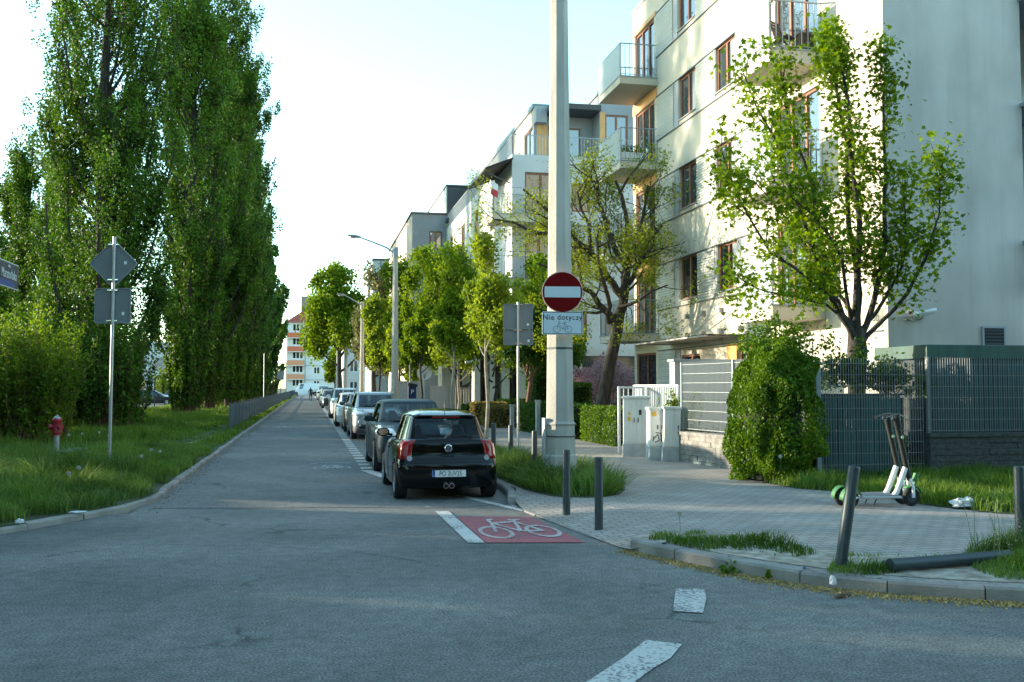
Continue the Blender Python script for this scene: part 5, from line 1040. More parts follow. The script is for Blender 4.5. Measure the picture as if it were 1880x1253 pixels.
mb = MB(); [mb.box(.312, .318, -.10, .14, z, z + .018) for z in (1.14, 1.18, 1.22)]; mb.build('vent_slots', steel_d, t)
t = cabinet('medium pale utility cabinet with graffiti tag and square yellow sticker', (7.72, 21.35, .12), .46, .40, 1.18, -0.15)
MB().box(-.18, -.08, -.216, -.211, .98, 1.08).build('warning_sticker', yellow_m, t)
gr_ = MB()
for a, b in (((-.16, .46), (-.05, .58)), ((-.05, .58), (-.02, .44)), ((-.02, .44), (-.12, .40)), ((-.10, .62), (.02, .60)), ((.02, .60), (.03, .42)), ((.03, .42), (.09, .50)), ((.09, .50), (.04, .56)), ((-.14, .54), (-.16, .42))): gr_.bar((a[0], -.2135, a[1]), (b[0], -.2135, b[1]), .018, .004, (0, 1, 0))
gr_.build('graffiti', ink, t)
cabinet('narrow plain grey utility cabinet, rightmost of the three, leaning slightly', (7.86, 20.95, .12), .36, .34, 1.20, -0.25, 1, .30, .03)
# --- electric scooters
def scooter(label, loc, rz, steer):
    """front wheel towards +x"""
    t = thing('electric_scooter', label, 'scooter', loc, rz, 'electric scooters parked side by side')
    gg = mat('scooter_green', (.045, .17, .055), .55); t.rotation_euler = (R_(4), 0, rz)
    def whl(x, z, r):
        w_ = MB().lathe([(r * .6, -.022), (r * .9, -.03), (r, -.015), (r, .015), (r * .9, .03), (r * .6, .022)], (0, 0, 0), 'y', 24, cap=False).build('wheel', tyre_m, t, 40); w_.location = (x, 0, z)
        MB().lathe([(.001, -.02), (r * .6, -.024), (r * .6, .024), (.001, .02)], (0, 0, 0), 'y', 18, cap=False).build('hub', steel_d, w_, 40)
    whl(0, .115, .115); whl(.92, .12, .12)
    MB().extr([(.13, .155), (.72, .145), (.74, .115), (.13, .12)], 'y', -.085, .085).build('deck', mat('deck_grey', (.42, .44, .45), .5, metal=.3), t, bevel=.01)
    MB().box(.16, .68, -.07, .07, .1465, .156).build('deck_mat', mat('deck_mat', (.20, .21, .22), .7), t)
    def fender(cx, cz, r, a0, a1, w, nm):
        mb = MB(); pts = []
        for k in range(9): a = R_(a0 + (a1 - a0) * k / 8); pts.append((cx + r * math.cos(a), cz + r * math.sin(a)))
        V = [(x, y, z - (.02 if abs(y) > w * .9 else 0) * 0) for x, z in pts for y in (-w, -w * .6, w * .6, w)]
        V = [(x, y, z) for (x, y, z) in V]; F_ = [(4 * i + j, 4 * i + j + 1, 4 * i + 5 + j, 4 * i + 4 + j) for i in range(8) for j in range(3)]
        mb.add(V, F_); o = mb.build(nm, gg, t, 40); s_ = o.modifiers.new('t', 'SOLIDIFY'); s_.thickness = .012; return o
    fender(0, .115, .145, 20, 185, .05, 'rear_fender'); fender(.92, .12, .15, 20, 130, .055, 'front_fender')
    MB().tube([(.14, 0, .14), (.02, -.05, .12)], .014, 6).tube([(.14, 0, .14), (.02, .05, .12)], .014, 6).build('rear_fork', white_pl, t)
    MB().tube([(.66, 0, .14), (.70, 0, .20), (.82, 0, .50)], [.040, .036, .038], 12).build('neck', white_pl, t, 40)
    for s in (-1, 1): MB().tube([(.92, s * .05, .12), (.91, s * .052, .25), (.875, s * .03, .36)], [.024, .022, .02], 8).build('fork_leg', white_pl, t, 40)
    q = MB().box(-.02, .02, -.04, .04, -.13, .13); q.xf(Matrix.Translation((.955, 0, .30)) @ Matrix.Rotation(.25, 4, 'Y')); q.build('green_shield', gg, t, bevel=.01); bpy.data.objects[-1] if 0 else None
    MB().tube([(.885, 0, .34), (.835, 0, .52)], .036, 12).build('head_joint', black_m, t, 40)
    st_ = mat('stem_stickers', (.004, .005, .004), .6, col2=(.014, .017, .011), vscale=30, detail=3)
    nt = st_.node_tree; 
    MB().tube([(.838, 0, .50), (.655, 0, 1.12)], .038, 14).build('stem', st_, t, 40)
    MB().tube([(.70, 0, 1.02), (.665, 0, 1.17)], .042, 12).build('display_housing', black_m, t, 40)
    MB().lathe([(.001, -.046), (.022, -.046), (.022, -.03)], (.735, 0, .90), 'y', 14, cap=False).build('round_badge', mat('badge_pale', (.45, .62, .42), .5), t)
    hb = MB(); c, s_ = math.cos(steer), math.sin(steer); P0 = Vector((.655, 0, 1.19)); d = Vector((s_, c, .0))
    hb.tube([P0 - d * .27 + Vector((-.05, 0, -.03)), P0 - d * .1, P0 + d * .1, P0 + d * .27 + Vector((-.05, 0, -.03))], .014, 8)
    h = hb.build('handlebar', black_m, t, 40)
    for s in (-1, 1):
        MB().tube([P0 + d * (s * .18) + Vector((-.03, 0, -.015)), P0 + d * (s * .28) + Vector((-.05, 0, -.03))], .019, 10).build('grip', black_m, h, 40)
        MB().tube([P0 + d * (s * .14) + Vector((.0, 0, -.02)), P0 + d * (s * .24) + Vector((.04, 0, -.05))], .007, 6).build('brake_lever', steel, h, 40)
    MB().tube([(.45, .07, .12), (.43, .13, .0)], .008, 6).build('kickstand', steel_d, t)
    t.scale = (1.0, 1.0, 1.06); return t
scooter('electric scooter with green fenders and sticker covered stem, nearer one of the pair', (7.20, 12.36, .12), 0.02, .95)
scooter('electric scooter with green fenders and sticker covered stem, farther one of the pair', (7.22, 12.62, .12), 0.0, .95)
# --- parking meter, dish, small posts, low walls
t = thing('parking_meter', 'dark blue parking meter with a white letter P behind the parked cars', 'parking meter', (5.10, 50, .12))
nv = mat('meter_navy', (.008, .015, .07), .5)
MB().box(-.20, .20, -.14, .14, 0, 1.62).build('housing', nv, t, bevel=.02); MB().extr([(-.22, 1.68), (-.22, 1.86), (.26, 1.76), (.26, 1.62)], 'y', -.17, .17).build('hood', black_m, t, bevel=.01)
MB().box(-.17, .17, -.12, .12, 1.5, 1.74).build('screen_housing', black_m, t)
link('letter', text_mb('P', .30, Matrix.Translation((0, -.146, 1.38)) @ Matrix.Rotation(PI / 2, 4, 'X'), .003), white_pl, t)
t = thing('satellite_dish', 'round white satellite dish among the trees behind the lamp post', 'satellite dish', (6.4, 56, 0))
q = MB().lathe([(.001, .10), (.25, .07), (.42, 0)], (0, 0, 0), 'y', 26, cap=False); q.xf(Matrix.Translation((0, 0, 2.55)) @ Matrix.Rotation(.15, 4, 'X')); q.build('dish', white_pl, t, 40)
MB().tube([(0, .1, 0), (0, .1, 2.5)], .03, 8).build('mast', steel, t); MB().bar((0, 0, 2.2), (.06, -.4, 2.55), .03).build('feed_arm', steel_d, t)
gp = mat('post_grey', (.40, .42, .41), .8, var=.1)
for x, y, h, lb in ((7.40, 36.2, .95, 'short square grey marker post in front of the hedge, left one'), (7.62, 32.9, 1.15, 'square grey marker post against the green hedge, nearer one')):
    o = MB((x, y, .12)).box(x - .07, x + .07, y - .07, y + .07, .1, .12 + h).box(x - .09, x + .09, y - .09, y + .09, .121 + h, .16 + h).build('marker_post', gp); tag(o, lb, 'post')
def lowwall(label, x0, x1, y, z1, th=.25, pill=None):
    t = thing('garden_wall', label, 'wall', (x0, y, 0)); MB().box(0, x1 - x0, 0, th, .05, z1).build('wall', mat('garden_wall_grey', (.36, .38, .38), .85, var=.08, vscale=1.5), t); MB().box(-.04, x1 - x0 + .04, -.04, th + .04, z1, z1 + .06).build('coping', gp, t)
lowwall('low grey concrete garden wall beside the concrete pole behind hedges', 8.0, 9.5, 34.6, 1.15)
lowwall('low pale garden wall in front of the slat fence', 7.35, 9.0, 47, .95)
lowwall('high grey concrete yard wall behind the parking meter', 5.0, 7.2, 61, 2.05)
lowwall('grey concrete yard wall right of the parking meter, stepped lower', 7.3, 8.6, 60.5, 1.75)
t = thing('slat_fence', 'grey vertical slat fence behind the pale garden wall', 'fence', (7.6, 52, 0)); mb = MB()
for k in range(22): mb.box(k * .14, k * .14 + .05, 0, .05, .1, 1.72)
mb.build('slats', mat('slat_beige', (.36, .34, .27), .7), t)
for z in (.25, 1.68): MB().box(0, 3.1, .05, .09, z, z + .05).build('rail', grey_panel, t)
# CCTV cameras, vent and house number on the near building
def cctv(label, loc, rz, tilt, L=.42):
    t = thing('security_camera', label, 'camera', loc)
    q = MB().lathe([(.001, -L / 2), (.052, -L / 2), (.055, L / 2 - .02), (.048, L / 2), (.046, L / 2 - .02), (.001, L / 2 - .02)], (0, 0, 0), 'y', 18, cap=False)
    Mx = Matrix.Translation((0, -.18, .06)) @ Matrix.Rotation(rz, 4, 'Z') @ Matrix.Rotation(tilt, 4, 'X') @ Matrix.Rotation(PI, 4, 'Z')
    q.xf(Mx); b = q.build('body', white_pl, t, 40)
    h = MB(); n = 9; V = []
    for yy in (-L / 2 - .01, L / 2 + .05):
        for k in range(n): a = PI * k / (n - 1) ; V.append((.068 * math.cos(a), yy, .066 * math.sin(a) + .002))
    h.add(V, [(k, k + 1, n + k + 1, n + k) for k in range(n - 1)]); h.xf(Mx); ho = h.build('sunshield', white_pl, b, 40); s_ = ho.modifiers.new('t', 'SOLIDIFY'); s_.thickness = .006
    g = MB().lathe([(.001, L / 2 - .015), (.044, L / 2 - .015)], (0, 0, 0), 'y', 16, cap=False); g.xf(Mx); g.build('lens', black_m, b)
    MB().tube([(0, 0, -.02), (0, -.08, -.05), (0, -.16, .0)], [.03, .026, .022], 10).lathe([(.05, 0), (.05, -.02)], (0, 0, -.02), 'y', 14).build('bracket', mat('bracket_cream', (.55, .53, .45), .5), t, 40)
    return t
cctv('white security camera pointing left towards the street, on the gable wall', (12.50, 18.98, 3.22), -1.05, -.05, .34)
cctv('longer white security camera pointing right, on the gable wall', (12.72, 18.98, 3.24), 1.15, -.22)
# ================================================================= buildings
def grid_wall(mb, axis, c, a0, a1, z0, z1, rects, depth, out):
    """wall plane with rectangular openings and their reveals. axis 'x': plane x=c, runs along y. out = -1/+1 outward direction"""
    A = sorted({a0, a1, *[r[0] for r in rects], *[r[1] for r in rects]}); Z = sorted({z0, z1, *[r[2] for r in rects], *[r[3] for r in rects]})
    A = [a for a in A if a0 <= a <= a1]; Z = [z for z in Z if z0 <= z <= z1]
    f = (lambda a, z, d=0: (c - out * d, a, z)) if axis == 'x' else (lambda a, z, d=0: (a, c - out * d, z))
    for i in range(len(A) - 1):
        for j in range(len(Z) - 1):
            am, zm = (A[i] + A[i + 1]) / 2, (Z[j] + Z[j + 1]) / 2
            if not any(r[0] < am < r[1] and r[2] < zm < r[3] for r in rects): mb.add([f(A[i], Z[j]), f(A[i + 1], Z[j]), f(A[i + 1], Z[j + 1]), f(A[i], Z[j + 1])], [(0, 1, 2, 3)])
    for r in rects:
        p = [(r[0], r[2]), (r[1], r[2]), (r[1], r[3]), (r[0], r[3])]
        for k in range(4): q = p[(k + 1) % 4]; mb.add([f(*p[k]), f(*q), f(*q, depth), f(*p[k], depth)], [(0, 1, 2, 3)])
    return mb
def bx(mb, axis, c, a0, a1, z0, z1, d0, d1, out):
    """box on a wall: d0..d1 measured outward from plane c"""
    e0, e1 = c + out * d0, c + out * d1
    if e0 > e1: e0, e1 = e1, e0
    return mb.box(e0, e1, a0, a1, z0, z1) if axis == 'x' else mb.box(a0, a1, e0, e1, z0, z1)
def window(parent, org, axis, c, a0, a1, z0, z1, out, cols=2, m=None, depth=.12, fw=.07, sill=True, glass=None, transom=None, name='window', curtain=False):
    m = m or wood_frame; mb = MB(org); g = (a0 + .002, a1 - .002, z0 + .002, z1 - .002)
    for q in ((g[0], g[0] + fw, g[2], g[3]), (g[1] - fw, g[1], g[2], g[3]), (g[0] + fw, g[1] - fw, g[2], g[2] + fw), (g[0] + fw, g[1] - fw, g[3] - fw, g[3])): bx(mb, axis, c, *q, -depth, -depth + .06, out)
    for k in range(1, cols): x = g[0] + (g[1] - g[0]) * k / cols; bx(mb, axis, c, x - fw * .7, x + fw * .7, g[2] + fw, g[3] - fw, -depth + .002, -depth + .064, out)
    if transom: bx(mb, axis, c, g[0] + fw, g[1] - fw, transom, transom + .05, -depth + .003, -depth + .058, out)
    w = mb.build(name, m, parent)
    bx(MB(org), axis, c, g[0], g[1], g[2], g[3], -depth - .02, -depth + .02, out).build('pane', glass or glass_win, w)
    if curtain:
        cb = MB(org); n = 12
        for s in (0,):
            for k in range(n):
                x = g[0] + fw + (g[1] - g[0]) * .30 * k / n; bx(cb, axis, c, x, x + .03, g[2] + fw, g[3] - fw, -depth + .021, -depth + .03 + .008 * (k % 2), out)
        cb.build('curtain', mat('curtain_white', (.45, .47, .48), .9), w)
    if sill: bx(MB(org), axis, c, a0 - .05, a1 + .05, z0 - .03, z0 - .002, -depth, .06, out).build('sill', grey_panel, w)
    return w
def railing(mb, a, b, z0, z1, dx=.12, w=.016, top=.045):
    a = Vector(a); b = Vector(b); L = (b - a).length; d = (b - a) / L; n = max(1, int(L / dx))
    for k in range(n + 1): p = a + d * (k * L / n); ww = w * (1.8 if k in (0, n) else 1); mb.box(p.x - ww / 2, p.x + ww / 2, p.y - ww / 2, p.y + ww / 2, z0, z1)
    mb.bar((*a.xy, z1), (*b.xy, z1), top, .03); mb.bar((*a.xy, z0 + .06), (*b.xy, z0 + .06), .03, .02); return mb
# ----------------------------------------------------------------- A: near apartment building
XF = 12.0; OA = (XF, 19.0, 0)
A = thing('apartment_building', 'large pale rendered apartment block with ribbed siding bands on the right', 'building', OA)
H = 15.95; YE = 35.72; per = 3.0
rects = []; WB = []
for k in range(4):
    s = 4.60 + per * k
    rects += [(29.45, 30.95, s, s + 1.4), (26.5, 27.9, s, s + 1.4)]
for k in range(5):
    zt = 0.62 + 3.0 * k + (0 if k else .0)
    rects.append((33.35, 35.45, zt if k else .2, zt + 2.35))        # balcony column 1 doors
DZ = [3.65, 6.70, 9.78, 12.8]
for z in DZ: rects.append((21.75, 24.0, z, min(z + 2.35, 15.5)))
rects += [(29.3, 30.9, 1.2, 2.80), (24.6, 26.5, .9, 2.78), (32.0 + .0, 32.0 + .0 + 1e-3, .2, .21)][:2]
mb = MB(OA); grid_wall(mb, 'x', XF, 19.0, YE, 0, H, rects, .22, -1)
mb.add([(XF, YE, 0), (30, YE, 0), (30, YE, H), (XF, YE, H)], [(0, 1, 2, 3)]); mb.build('street_wall', stucco, A)
mb = MB(OA); mb.add([(XF, 19.0, 0), (15.35, 19.0, 0), (15.35, 19.0, H), (XF, 19.0, H)], [(0, 1, 2, 3)]); mb.add([(15.35, 19.0, 0), (15.35, 20.4, 0), (15.35, 20.4, H), (15.35, 19.0, H)], [(0, 1, 2, 3)])
mb.add([(15.35, 20.4, 0), (30, 20.4, 0), (30, 20.4, H), (15.35, 20.4, H)], [(0, 1, 2, 3)]); mb.build('gable_wall', stucco_g, A)
MB(OA).box(XF - .03, 30, 18.97, YE + .03, H, H + .12).build('roof_edge', grey_panel, A)
MB(OA).box(XF + .35, 29, 20.8, YE - .3, 0.1, H - .1).build('interior_core', dark_in, A)
# ribbed bands between openings
def ribs(mb, a0, a1, z0, z1, c=XF, out=-1, p=.085, d=.03):
    n = int((z1 - z0) / p); pr = [(0.006, z0)]
    for k in range(n): z = z0 + k * p; pr += [(d + .006, z + p * .12), (d + .006, z + p * .72), (.006, z + p * .84)]
    pr.append((.006, z1)); V = [(c + out * x, a, z) for x, z in pr for a in (a0, a1)]; mb.add(V, [(2 * i, 2 * i + 1, 2 * i + 3, 2 * i + 2) for i in range(len(pr) - 1)]); return mb
for k in range(-1, 4):
    z0 = 4.42 + per * k; z1 = z0 + 1.58
    if k == -1: z0, z1 = .3, 3.02
    segs = [(31.42, 33.05), (28.05, 29.42), (24.2, 26.05)] if k >= 0 else [(31.42, 33.05), (22.2, 24.2)]
    for a0, a1 in segs: ribs(MB(OA), a0, a1, z0 + .02, z1 - .02).build('ribbed_siding', corr_m, A)
    for a0, a1 in ([(30.98, 31.40), (27.93, 28.04)] if k >= 0 else [(30.95, 31.40)]): bx(MB(OA), 'x', XF, a0, a1, z0 + .02, z1 - .02, .003, .02, -1).build('grey_panel', grey_panel, A)
    if k >= 0: bx(MB(OA), 'x', XF, 26.08, 26.46, z0 + .02, z1 - .02, .003, .02, -1).build('grey_panel', grey_panel, A)
    for z in (z0, z1): bx(MB(OA), 'x', XF, 24.1 if k >= 0 else 22.2, 33.1, z - .022, z + .012, -.01, .045, -1).build('flashing', mat('flashing', (.10, .12, .13), .5, metal=.4), A)
for k in range(4):
    s = 4.60 + per * k
    for j, (a0, a1) in enumerate(((29.45, 30.95), (26.5, 27.9))): window(A, OA, 'x', XF, a0, a1, s, s + 1.4, -1, 2, curtain=(j == 1 or k == 2), glass=glass_win if k > 0 else glass_dark)
for k in range(5):
    zt = 0.62 + 3.0 * k
    if k: window(A, OA, 'x', XF, 33.35, 35.45, zt, zt + 2.35, -1, 3, sill=False, name='balcony_door', glass=glass_win)
    else: window(A, OA, 'x', XF, 33.35, 35.45, .2, zt + 2.35, -1, 2, sill=False, name='entrance_door', glass=glass_dark)
    if k: bx(MB(OA), 'x', XF, 33.1, YE - .02, zt + 2.36, zt + 2.72 if k < 4 else zt + 2.5, .004, .03, -1).build('lintel', wood_light if k else stucco, A)
for z in DZ: window(A, OA, 'x', XF, 21.75, 24.0, z, min(z + 2.35, 15.5), -1, 3, sill=False, name='balcony_door', glass=glass_win)
window(A, OA, 'x', XF, 29.3, 30.9, 1.2, 2.80, -1, 2, glass=glass_dark); window(A, OA, 'x', XF, 24.6, 26.5, .9, 2.78, -1, 2, m=wood_frame, glass=glass_dark, name='shop_door')
mb = MB(OA); bx(mb, 'x', XF, 24.45, 27.2, 2.79, 3.0, .006, .05, -1); bx(mb, 'x', XF, 26.52, 27.2, .8, 2.785, .006, .045, -1); mb.build('ochre_surround', mat('ochre', (.62, .36, .10), .7, var=.15, vscale=5), A)
# balconies
def balcony(parent, org, y0, y1, xo, ztop, th, glass_side, side='x', rail=1.2, xin=None, bars_far=True):
    xi = XF if xin is None else xin
    b = MB(org).box(xo, xi - .002, y0, y1, ztop - th, ztop).build('balcony', stucco, parent)
    MB(org).box(xo - .02, xi - .004, y0 - .02, y1 + .02, ztop, ztop + .045).build('slab_edging', grey_panel, b)
    r = MB(org); z0, z1 = ztop + .05, ztop + rail
    railing(r, (xo + .03, y0 + .03, 0), (xi, y0 + .03, 0), z0, z1, .155)
    if bars_far: railing(r, (xo + .03, y1 - .03, 0), (xi, y1 - .03, 0), z0, z1, .155)
    if not glass_side: railing(r, (xo + .03, y0 + .03, 0), (xo + .03, y1 - .03, 0), z0, z1, .12)
    else: r.bar((xo + .03, y0, z1), (xo + .03, y1, z1), .045, .03)
    r.build('railing', rail_m, b)
    if glass_side: MB(org).box(xo - .012, xo + .004, y0 + .01, y1 - .01, z0 - .02, z1 - .05).build('glass_panel', glass_bal, b)
    return b
for z, gl in ((12.65, 1), (9.65, 1), (6.62, 0), (3.60, 0)): balcony(A, OA, 33.03, 35.62, 10.62, z, .24, gl)
for z in (9.78, 6.70, 3.65): balcony(A, OA, 21.6, 23.5, 10.65, z, .30, 1)
# glass canopy over the entrance
cn = MB(OA).box(10.75, XF - .02, 25.8, 31.9, 3.20, 3.222).build('canopy', glass_can, A)
mb = MB(OA); mb.box(XF - .08, XF - .005, 25.75, 32.0, 3.23, 3.31); mb.box(10.72, 10.78, 25.8, 31.9, 3.15, 3.20)
for y in (26.25, 27.6, 28.95, 30.3, 31.6): mb.bar((10.76, y, 3.17), (XF, y, 3.17), .04, .05); mb.bar((10.85, y, 3.24), (XF - .01, y, 4.02), .022)
mb.build('canopy_steelwork', mat('canopy_steel', (.36, .34, .31), .5, metal=.3), cn)
for y in (26.25, 27.6, 28.95, 30.3): MB(OA).box(XF - .12, XF, y - .06, y + .06, 3.95, 4.10).box(XF - .14, XF, y - .07, y + .07, 3.32, 3.48).build('bracket', MATS['canopy_steel'], cn)
# vent, number plate, right-hand loggias
v = MB(OA).box(14.22, 14.80, 18.955, 18.997, 2.62, 3.06).build('vent', grey_panel, A); mb = MB(OA)
for k in range(5): mb.box(14.28, 14.74, 18.945, 18.953, 2.68 + k * .07, 2.70 + k * .07)
mb.build('louvres', steel_d, v); MB(OA).box(14.27, 14.75, 18.9535, 18.9545, 2.66, 3.02).build('vent_opening', dark_in, v)
np_ = MB(OA).box(XF - .03, XF - .004, 19.18, 19.62, 3.03, 3.42).build('number_sign', glassmat('number_plate_glass', (.9, .95, .95), .2, .05, white=((.6, .62, .55), .35)), A)
link('number', text_mb('3b', .27, Matrix.Translation((XF - .034 - OA[0], 19.40 - OA[1], 3.25)) @ Matrix.Rotation(-PI / 2, 4, 'Z') @ Matrix.Rotation(PI / 2, 4, 'X'), .002), ink, np_)
MB(OA).box(XF - .02, XF - .004, 19.15, 19.65, 2.93, 2.97).build('number_strip', steel_d, np_)
for z in (13.2, 10.3, 7.94, 4.9, 2.0):
    MB(OA).box(15.30, 19, 18.72, 20.38, z - .03, z + .05).build('loggia_sill', grey_panel, A)
    r = MB(OA); railing(r, (15.45, 18.78, 0), (19, 18.78, 0), z - 1.05, z, .12); r.build('loggia_railing', rail_m, A)
    MB(OA).box(15.42, 19, 18.9, 18.93, z - 1.0, z - .1).build('louvre_panel', mat('louvre', (.16, .20, .22), .6), A)
mb = MB((11.2, 21.9, 9.83))
t = thing('balcony_chair', 'dark slatted wooden chair on the highest visible right balcony', 'chair', (11.35, 22.2, 9.83), .6)
w_ = mat('dark_teak', (.07, .045, .03), .6); fr_ = MB()
for x in (-.22, .22):
    fr_.bar((x, -.2, 0), (x, .12, .45), .03); fr_.bar((x, .2, 0), (x, -.05, .45), .03); fr_.bar((x, .12, .42), (x, .30, .95), .03)
fr_.build('frame', w_, t); mb = MB()
for k in range(5): mb.box(-.22, .22, -.2 + k * .08, -.14 + k * .08, .44, .46)
mb.build('seat', w_, t); mb = MB()
for k in range(5): mb.bar((-.22, .17 + k * .03, .55 + k * .09), (.22, .17 + k * .03, .55 + k * .09), .02, .05)
mb.build('backrest', w_, t)
t = thing('planter_box', 'slatted wooden planter box on the highest visible right balcony', 'planter', (11.72, 21.85, 9.83))
mb = MB()
for k in range(8): mb.box(-.2 + k * .052, -.155 + k * .052, -.12, .12, .03, .42)
mb.build('slats', w_, t); MB().box(-.21, .22, -.13, .13, .42, .45).build('rim', w_, t)
t = thing('balcony_planter', 'white planter with green leaves on the second left-hand balcony', 'planter', (11.2, 33.6, 9.70))
MB().box(-.55, .55, -.15, .15, 0, .38).build('trough', white_pl, t, bevel=.02)
rg = np.random.RandomState(3); C = np.c_[rg.uniform(-.5, .5, 260), rg.uniform(-.15, .15, 260), .4 + np.abs(rg.normal(size=260)) * .14]; tag(link('plants', leaf_quads('plants', C, .07, rg), leaf_bush, t), kind='stuff')
# ----------------------------------------------------------------- B: stepped white building
OB = (10.22, 50, 0); B = thing('apartment_building', 'stepped white apartment building with roof terrace behind the old tree', 'building', OB)
fr_rects = [(10.9, 12.6, 10.6, 12.9), (10.9, 12.4, 7.4, 9.7), (10.9, 12.4, 4.2, 6.4), (13.4, 14.4, 10.9, 12.4), (13.4, 14.4, 7.7, 9.2), (13.2, 14.2, 4.4, 5.6), (15.2, 16.2, 4.3, 5.2)]
mb = MB(OB); grid_wall(mb, 'y', 50, 10.22, 30, 3.6, 13.8, fr_rects, .2, -1); 
lf = [(55 + 5.5 * k, 56.4 + 5.5 * k, z, z + 2.1) for k in range(4) for z in (4.4, 7.6, 10.7)]
grid_wall(mb, 'x', 10.22, 50, 76, 0, 13.8, lf, .2, -1); mb.add([(10.22, 50, 13.8), (30, 50, 13.8), (30, 76, 13.8), (10.22, 76, 13.8)], [(0, 1, 2, 3)]); mb.build('wall', white_wall, B)
MB(OB).box(10.6, 29, 50.4, 75, .1, 13.6).build('interior_core', dark_in, B)
for r in fr_rects: window(B, OB, 'y', 50, *r, -1, 2, glass=glass_win, sill=False, fw=.09)
for r in lf: window(B, OB, 'x', 10.22, *r, -1, 2, glass=glass_win, sill=False, fw=.09)
mb = MB(OB); railing(mb, (10.28, 50.08, 0), (17, 50.08, 0), 13.8, 14.85, .16, .02); railing(mb, (10.28, 50.08, 0), (10.28, 76, 0), 13.8, 14.85, .16, .02); mb.build('terrace_railing', rail_m, B)
for z in (3.6, 7.0, 10.2): MB(OB).box(10.17, 17, 49.96, 49.998, z - .05, z + .02).build('string_course', grey_panel, B)
# penthouse
tp = MB(OB); pr2 = [(13.1, 13.95, 14.1, 16.4), (14.2, 15.0, 14.1, 16.4)]
grid_wall(tp, 'y', 54, 12.29, 15.7, 13.8, 17.4, pr2, .2, -1); tp.build('penthouse_wall', shaded_grey_wall, B)
tp = MB(OB); grid_wall(tp, 'x', 12.29, 54, 78, 13.8, 17.4, [(54.3, 56.6, 14.1, 16.5), (60, 61, 13.9, 15.6)], .2, -1); tp.build('penthouse_side', cream_wall, B)  # side wall coloured as sunlit, front wall as shaded
MB(OB).box(12.2, 15.8, 53.9, 78, 17.4, 17.66).build('penthouse_roof', mat('roof_metal', (.14, .18, .20), .5, metal=.3), B)
MB(OB).box(12.28, 12.9, 53.4, 53.99, 16.5, 17.4).build('roof_fascia', grey_panel, B)
MB(OB).box(12.9, 15.7, 52.2, 53.95, 17.0, 17.3).build('canopy_slab', mat('canopy_dark', (.05, .055, .06), .7), B)
MB(OB).box(12.45, 13.08, 53.96, 53.995, 13.85, 16.5).build('timber_panel', wood_light, B)
for r in pr2: window(B, OB, 'y', 54, *r, -1, 1, glass=glass_win, sill=False)
window(B, OB, 'x', 12.29, 54.3, 56.6, 14.1, 16.5, -1, 2, glass=glass_win, sill=False); window(B, OB, 'x', 12.29, 60, 61, 13.9, 15.6, -1, 1, glass=glass_dark, sill=False)
tw = MB(OB); r3 = [(16.05, 17.35, 14.5, 16.9), (17.9, 18.6, 14.5, 16.6)]; grid_wall(tw, 'y', 52.6, 15.7, 30, 13.8, 18.0, r3, .2, -1); tw.add([(15.7, 52.6, 13.8), (15.7, 60, 13.8), (15.7, 60, 18.0), (15.7, 52.6, 18.0)], [(0, 1, 2, 3)]); tw.build('stair_block', shaded_grey_wall, B)
MB(OB).box(15.62, 30, 52.5, 60, 18.0, 18.2).build('stair_block_roof', MATS['roof_metal'], B); MB(OB).box(15.72, 16.03, 52.57, 52.597, 14.3, 17.0).build('timber_panel', wood_light, B)
for r in r3: window(B, OB, 'y', 52.6, *r, -1, 2, glass=glass_win, sill=False, fw=.08)
for z in (10.35, 7.15): balcony(B, OB, 48.2, 50, 8.85, z, .35, 1, rail=1.35, xin=12.6)
aw = MB(OB).extr([(8.75, 12.95), (8.75, 12.85), (10.2, 13.45), (10.2, 13.55)], 'y', 49.6, 55.0).build('awning', mat('awning_black', (.012, .012, .014), .8), B)
MB(OB).bar((8.85, 50.2, 12.85), (10.2, 50.2, 12.3), .05).bar((8.85, 54, 12.85), (10.2, 54, 12.3), .05).build('awning_arm', steel_d, aw)
t = thing('flag', 'white and red flag hanging from the left balcony of the stepped building', 'flag', (8.80, 48.15, 11.3)); t.scale = (.6, .6, .75)
MB().tube([(.1, .1, -.3), (-.1, -.1, .95)], .015, 6).build('flagpole', steel, t)
def cloth(z0, z1, nm, m):
    V = []; n = 8
    for i in range(n + 1):
        for j in range(5): u = i / n; V.append((-.06 + u * .62, .04 * math.sin(u * 7 + j * .5), z1 + (z0 - z1) * j / 4 - u * .25))
    MB().add(V, [(i * 5 + j, i * 5 + j + 1, i * 5 + 6 + j, i * 5 + 5 + j) for i in range(n) for j in range(4)]).build(nm, m, t)
cloth(.45, .9, 'white_stripe', white_pl); cloth(0, .448, 'red_stripe', mat('flag_red', (.50, .05, .06), .8))
# ground floor with pilasters
mb = MB(OB); mb.box(8.1, 30, 49.2, 50.2, 3.35, 3.72); mb.build('ground_canopy', white_wall, B)
mb = MB(OB)
for x0, x1 in ((8.15, 8.45), (8.95, 9.2), (9.55, 9.95), (10.45, 10.8), (11.15, 12.2), (13.4, 13.75)): MB(OB).box(x0, x1, 49.3, 50.1, 0, 3.35).build('pilaster', mat('pilaster', (.55, .53, .46), .8, var=.06), B)
MB(OB).box(8.2, 20, 50.12, 50.16, 0, 3.34).build('ground_glazing', glass_dark, B)
mb = MB(OB)
for x in (8.62, 9.32, 10.12, 10.95): MB(OB).box(x, x + .09, 50.02, 50.11, 0, 3.34).build('door_frame', mat('door_brown', (.12, .06, .04), .6), B)
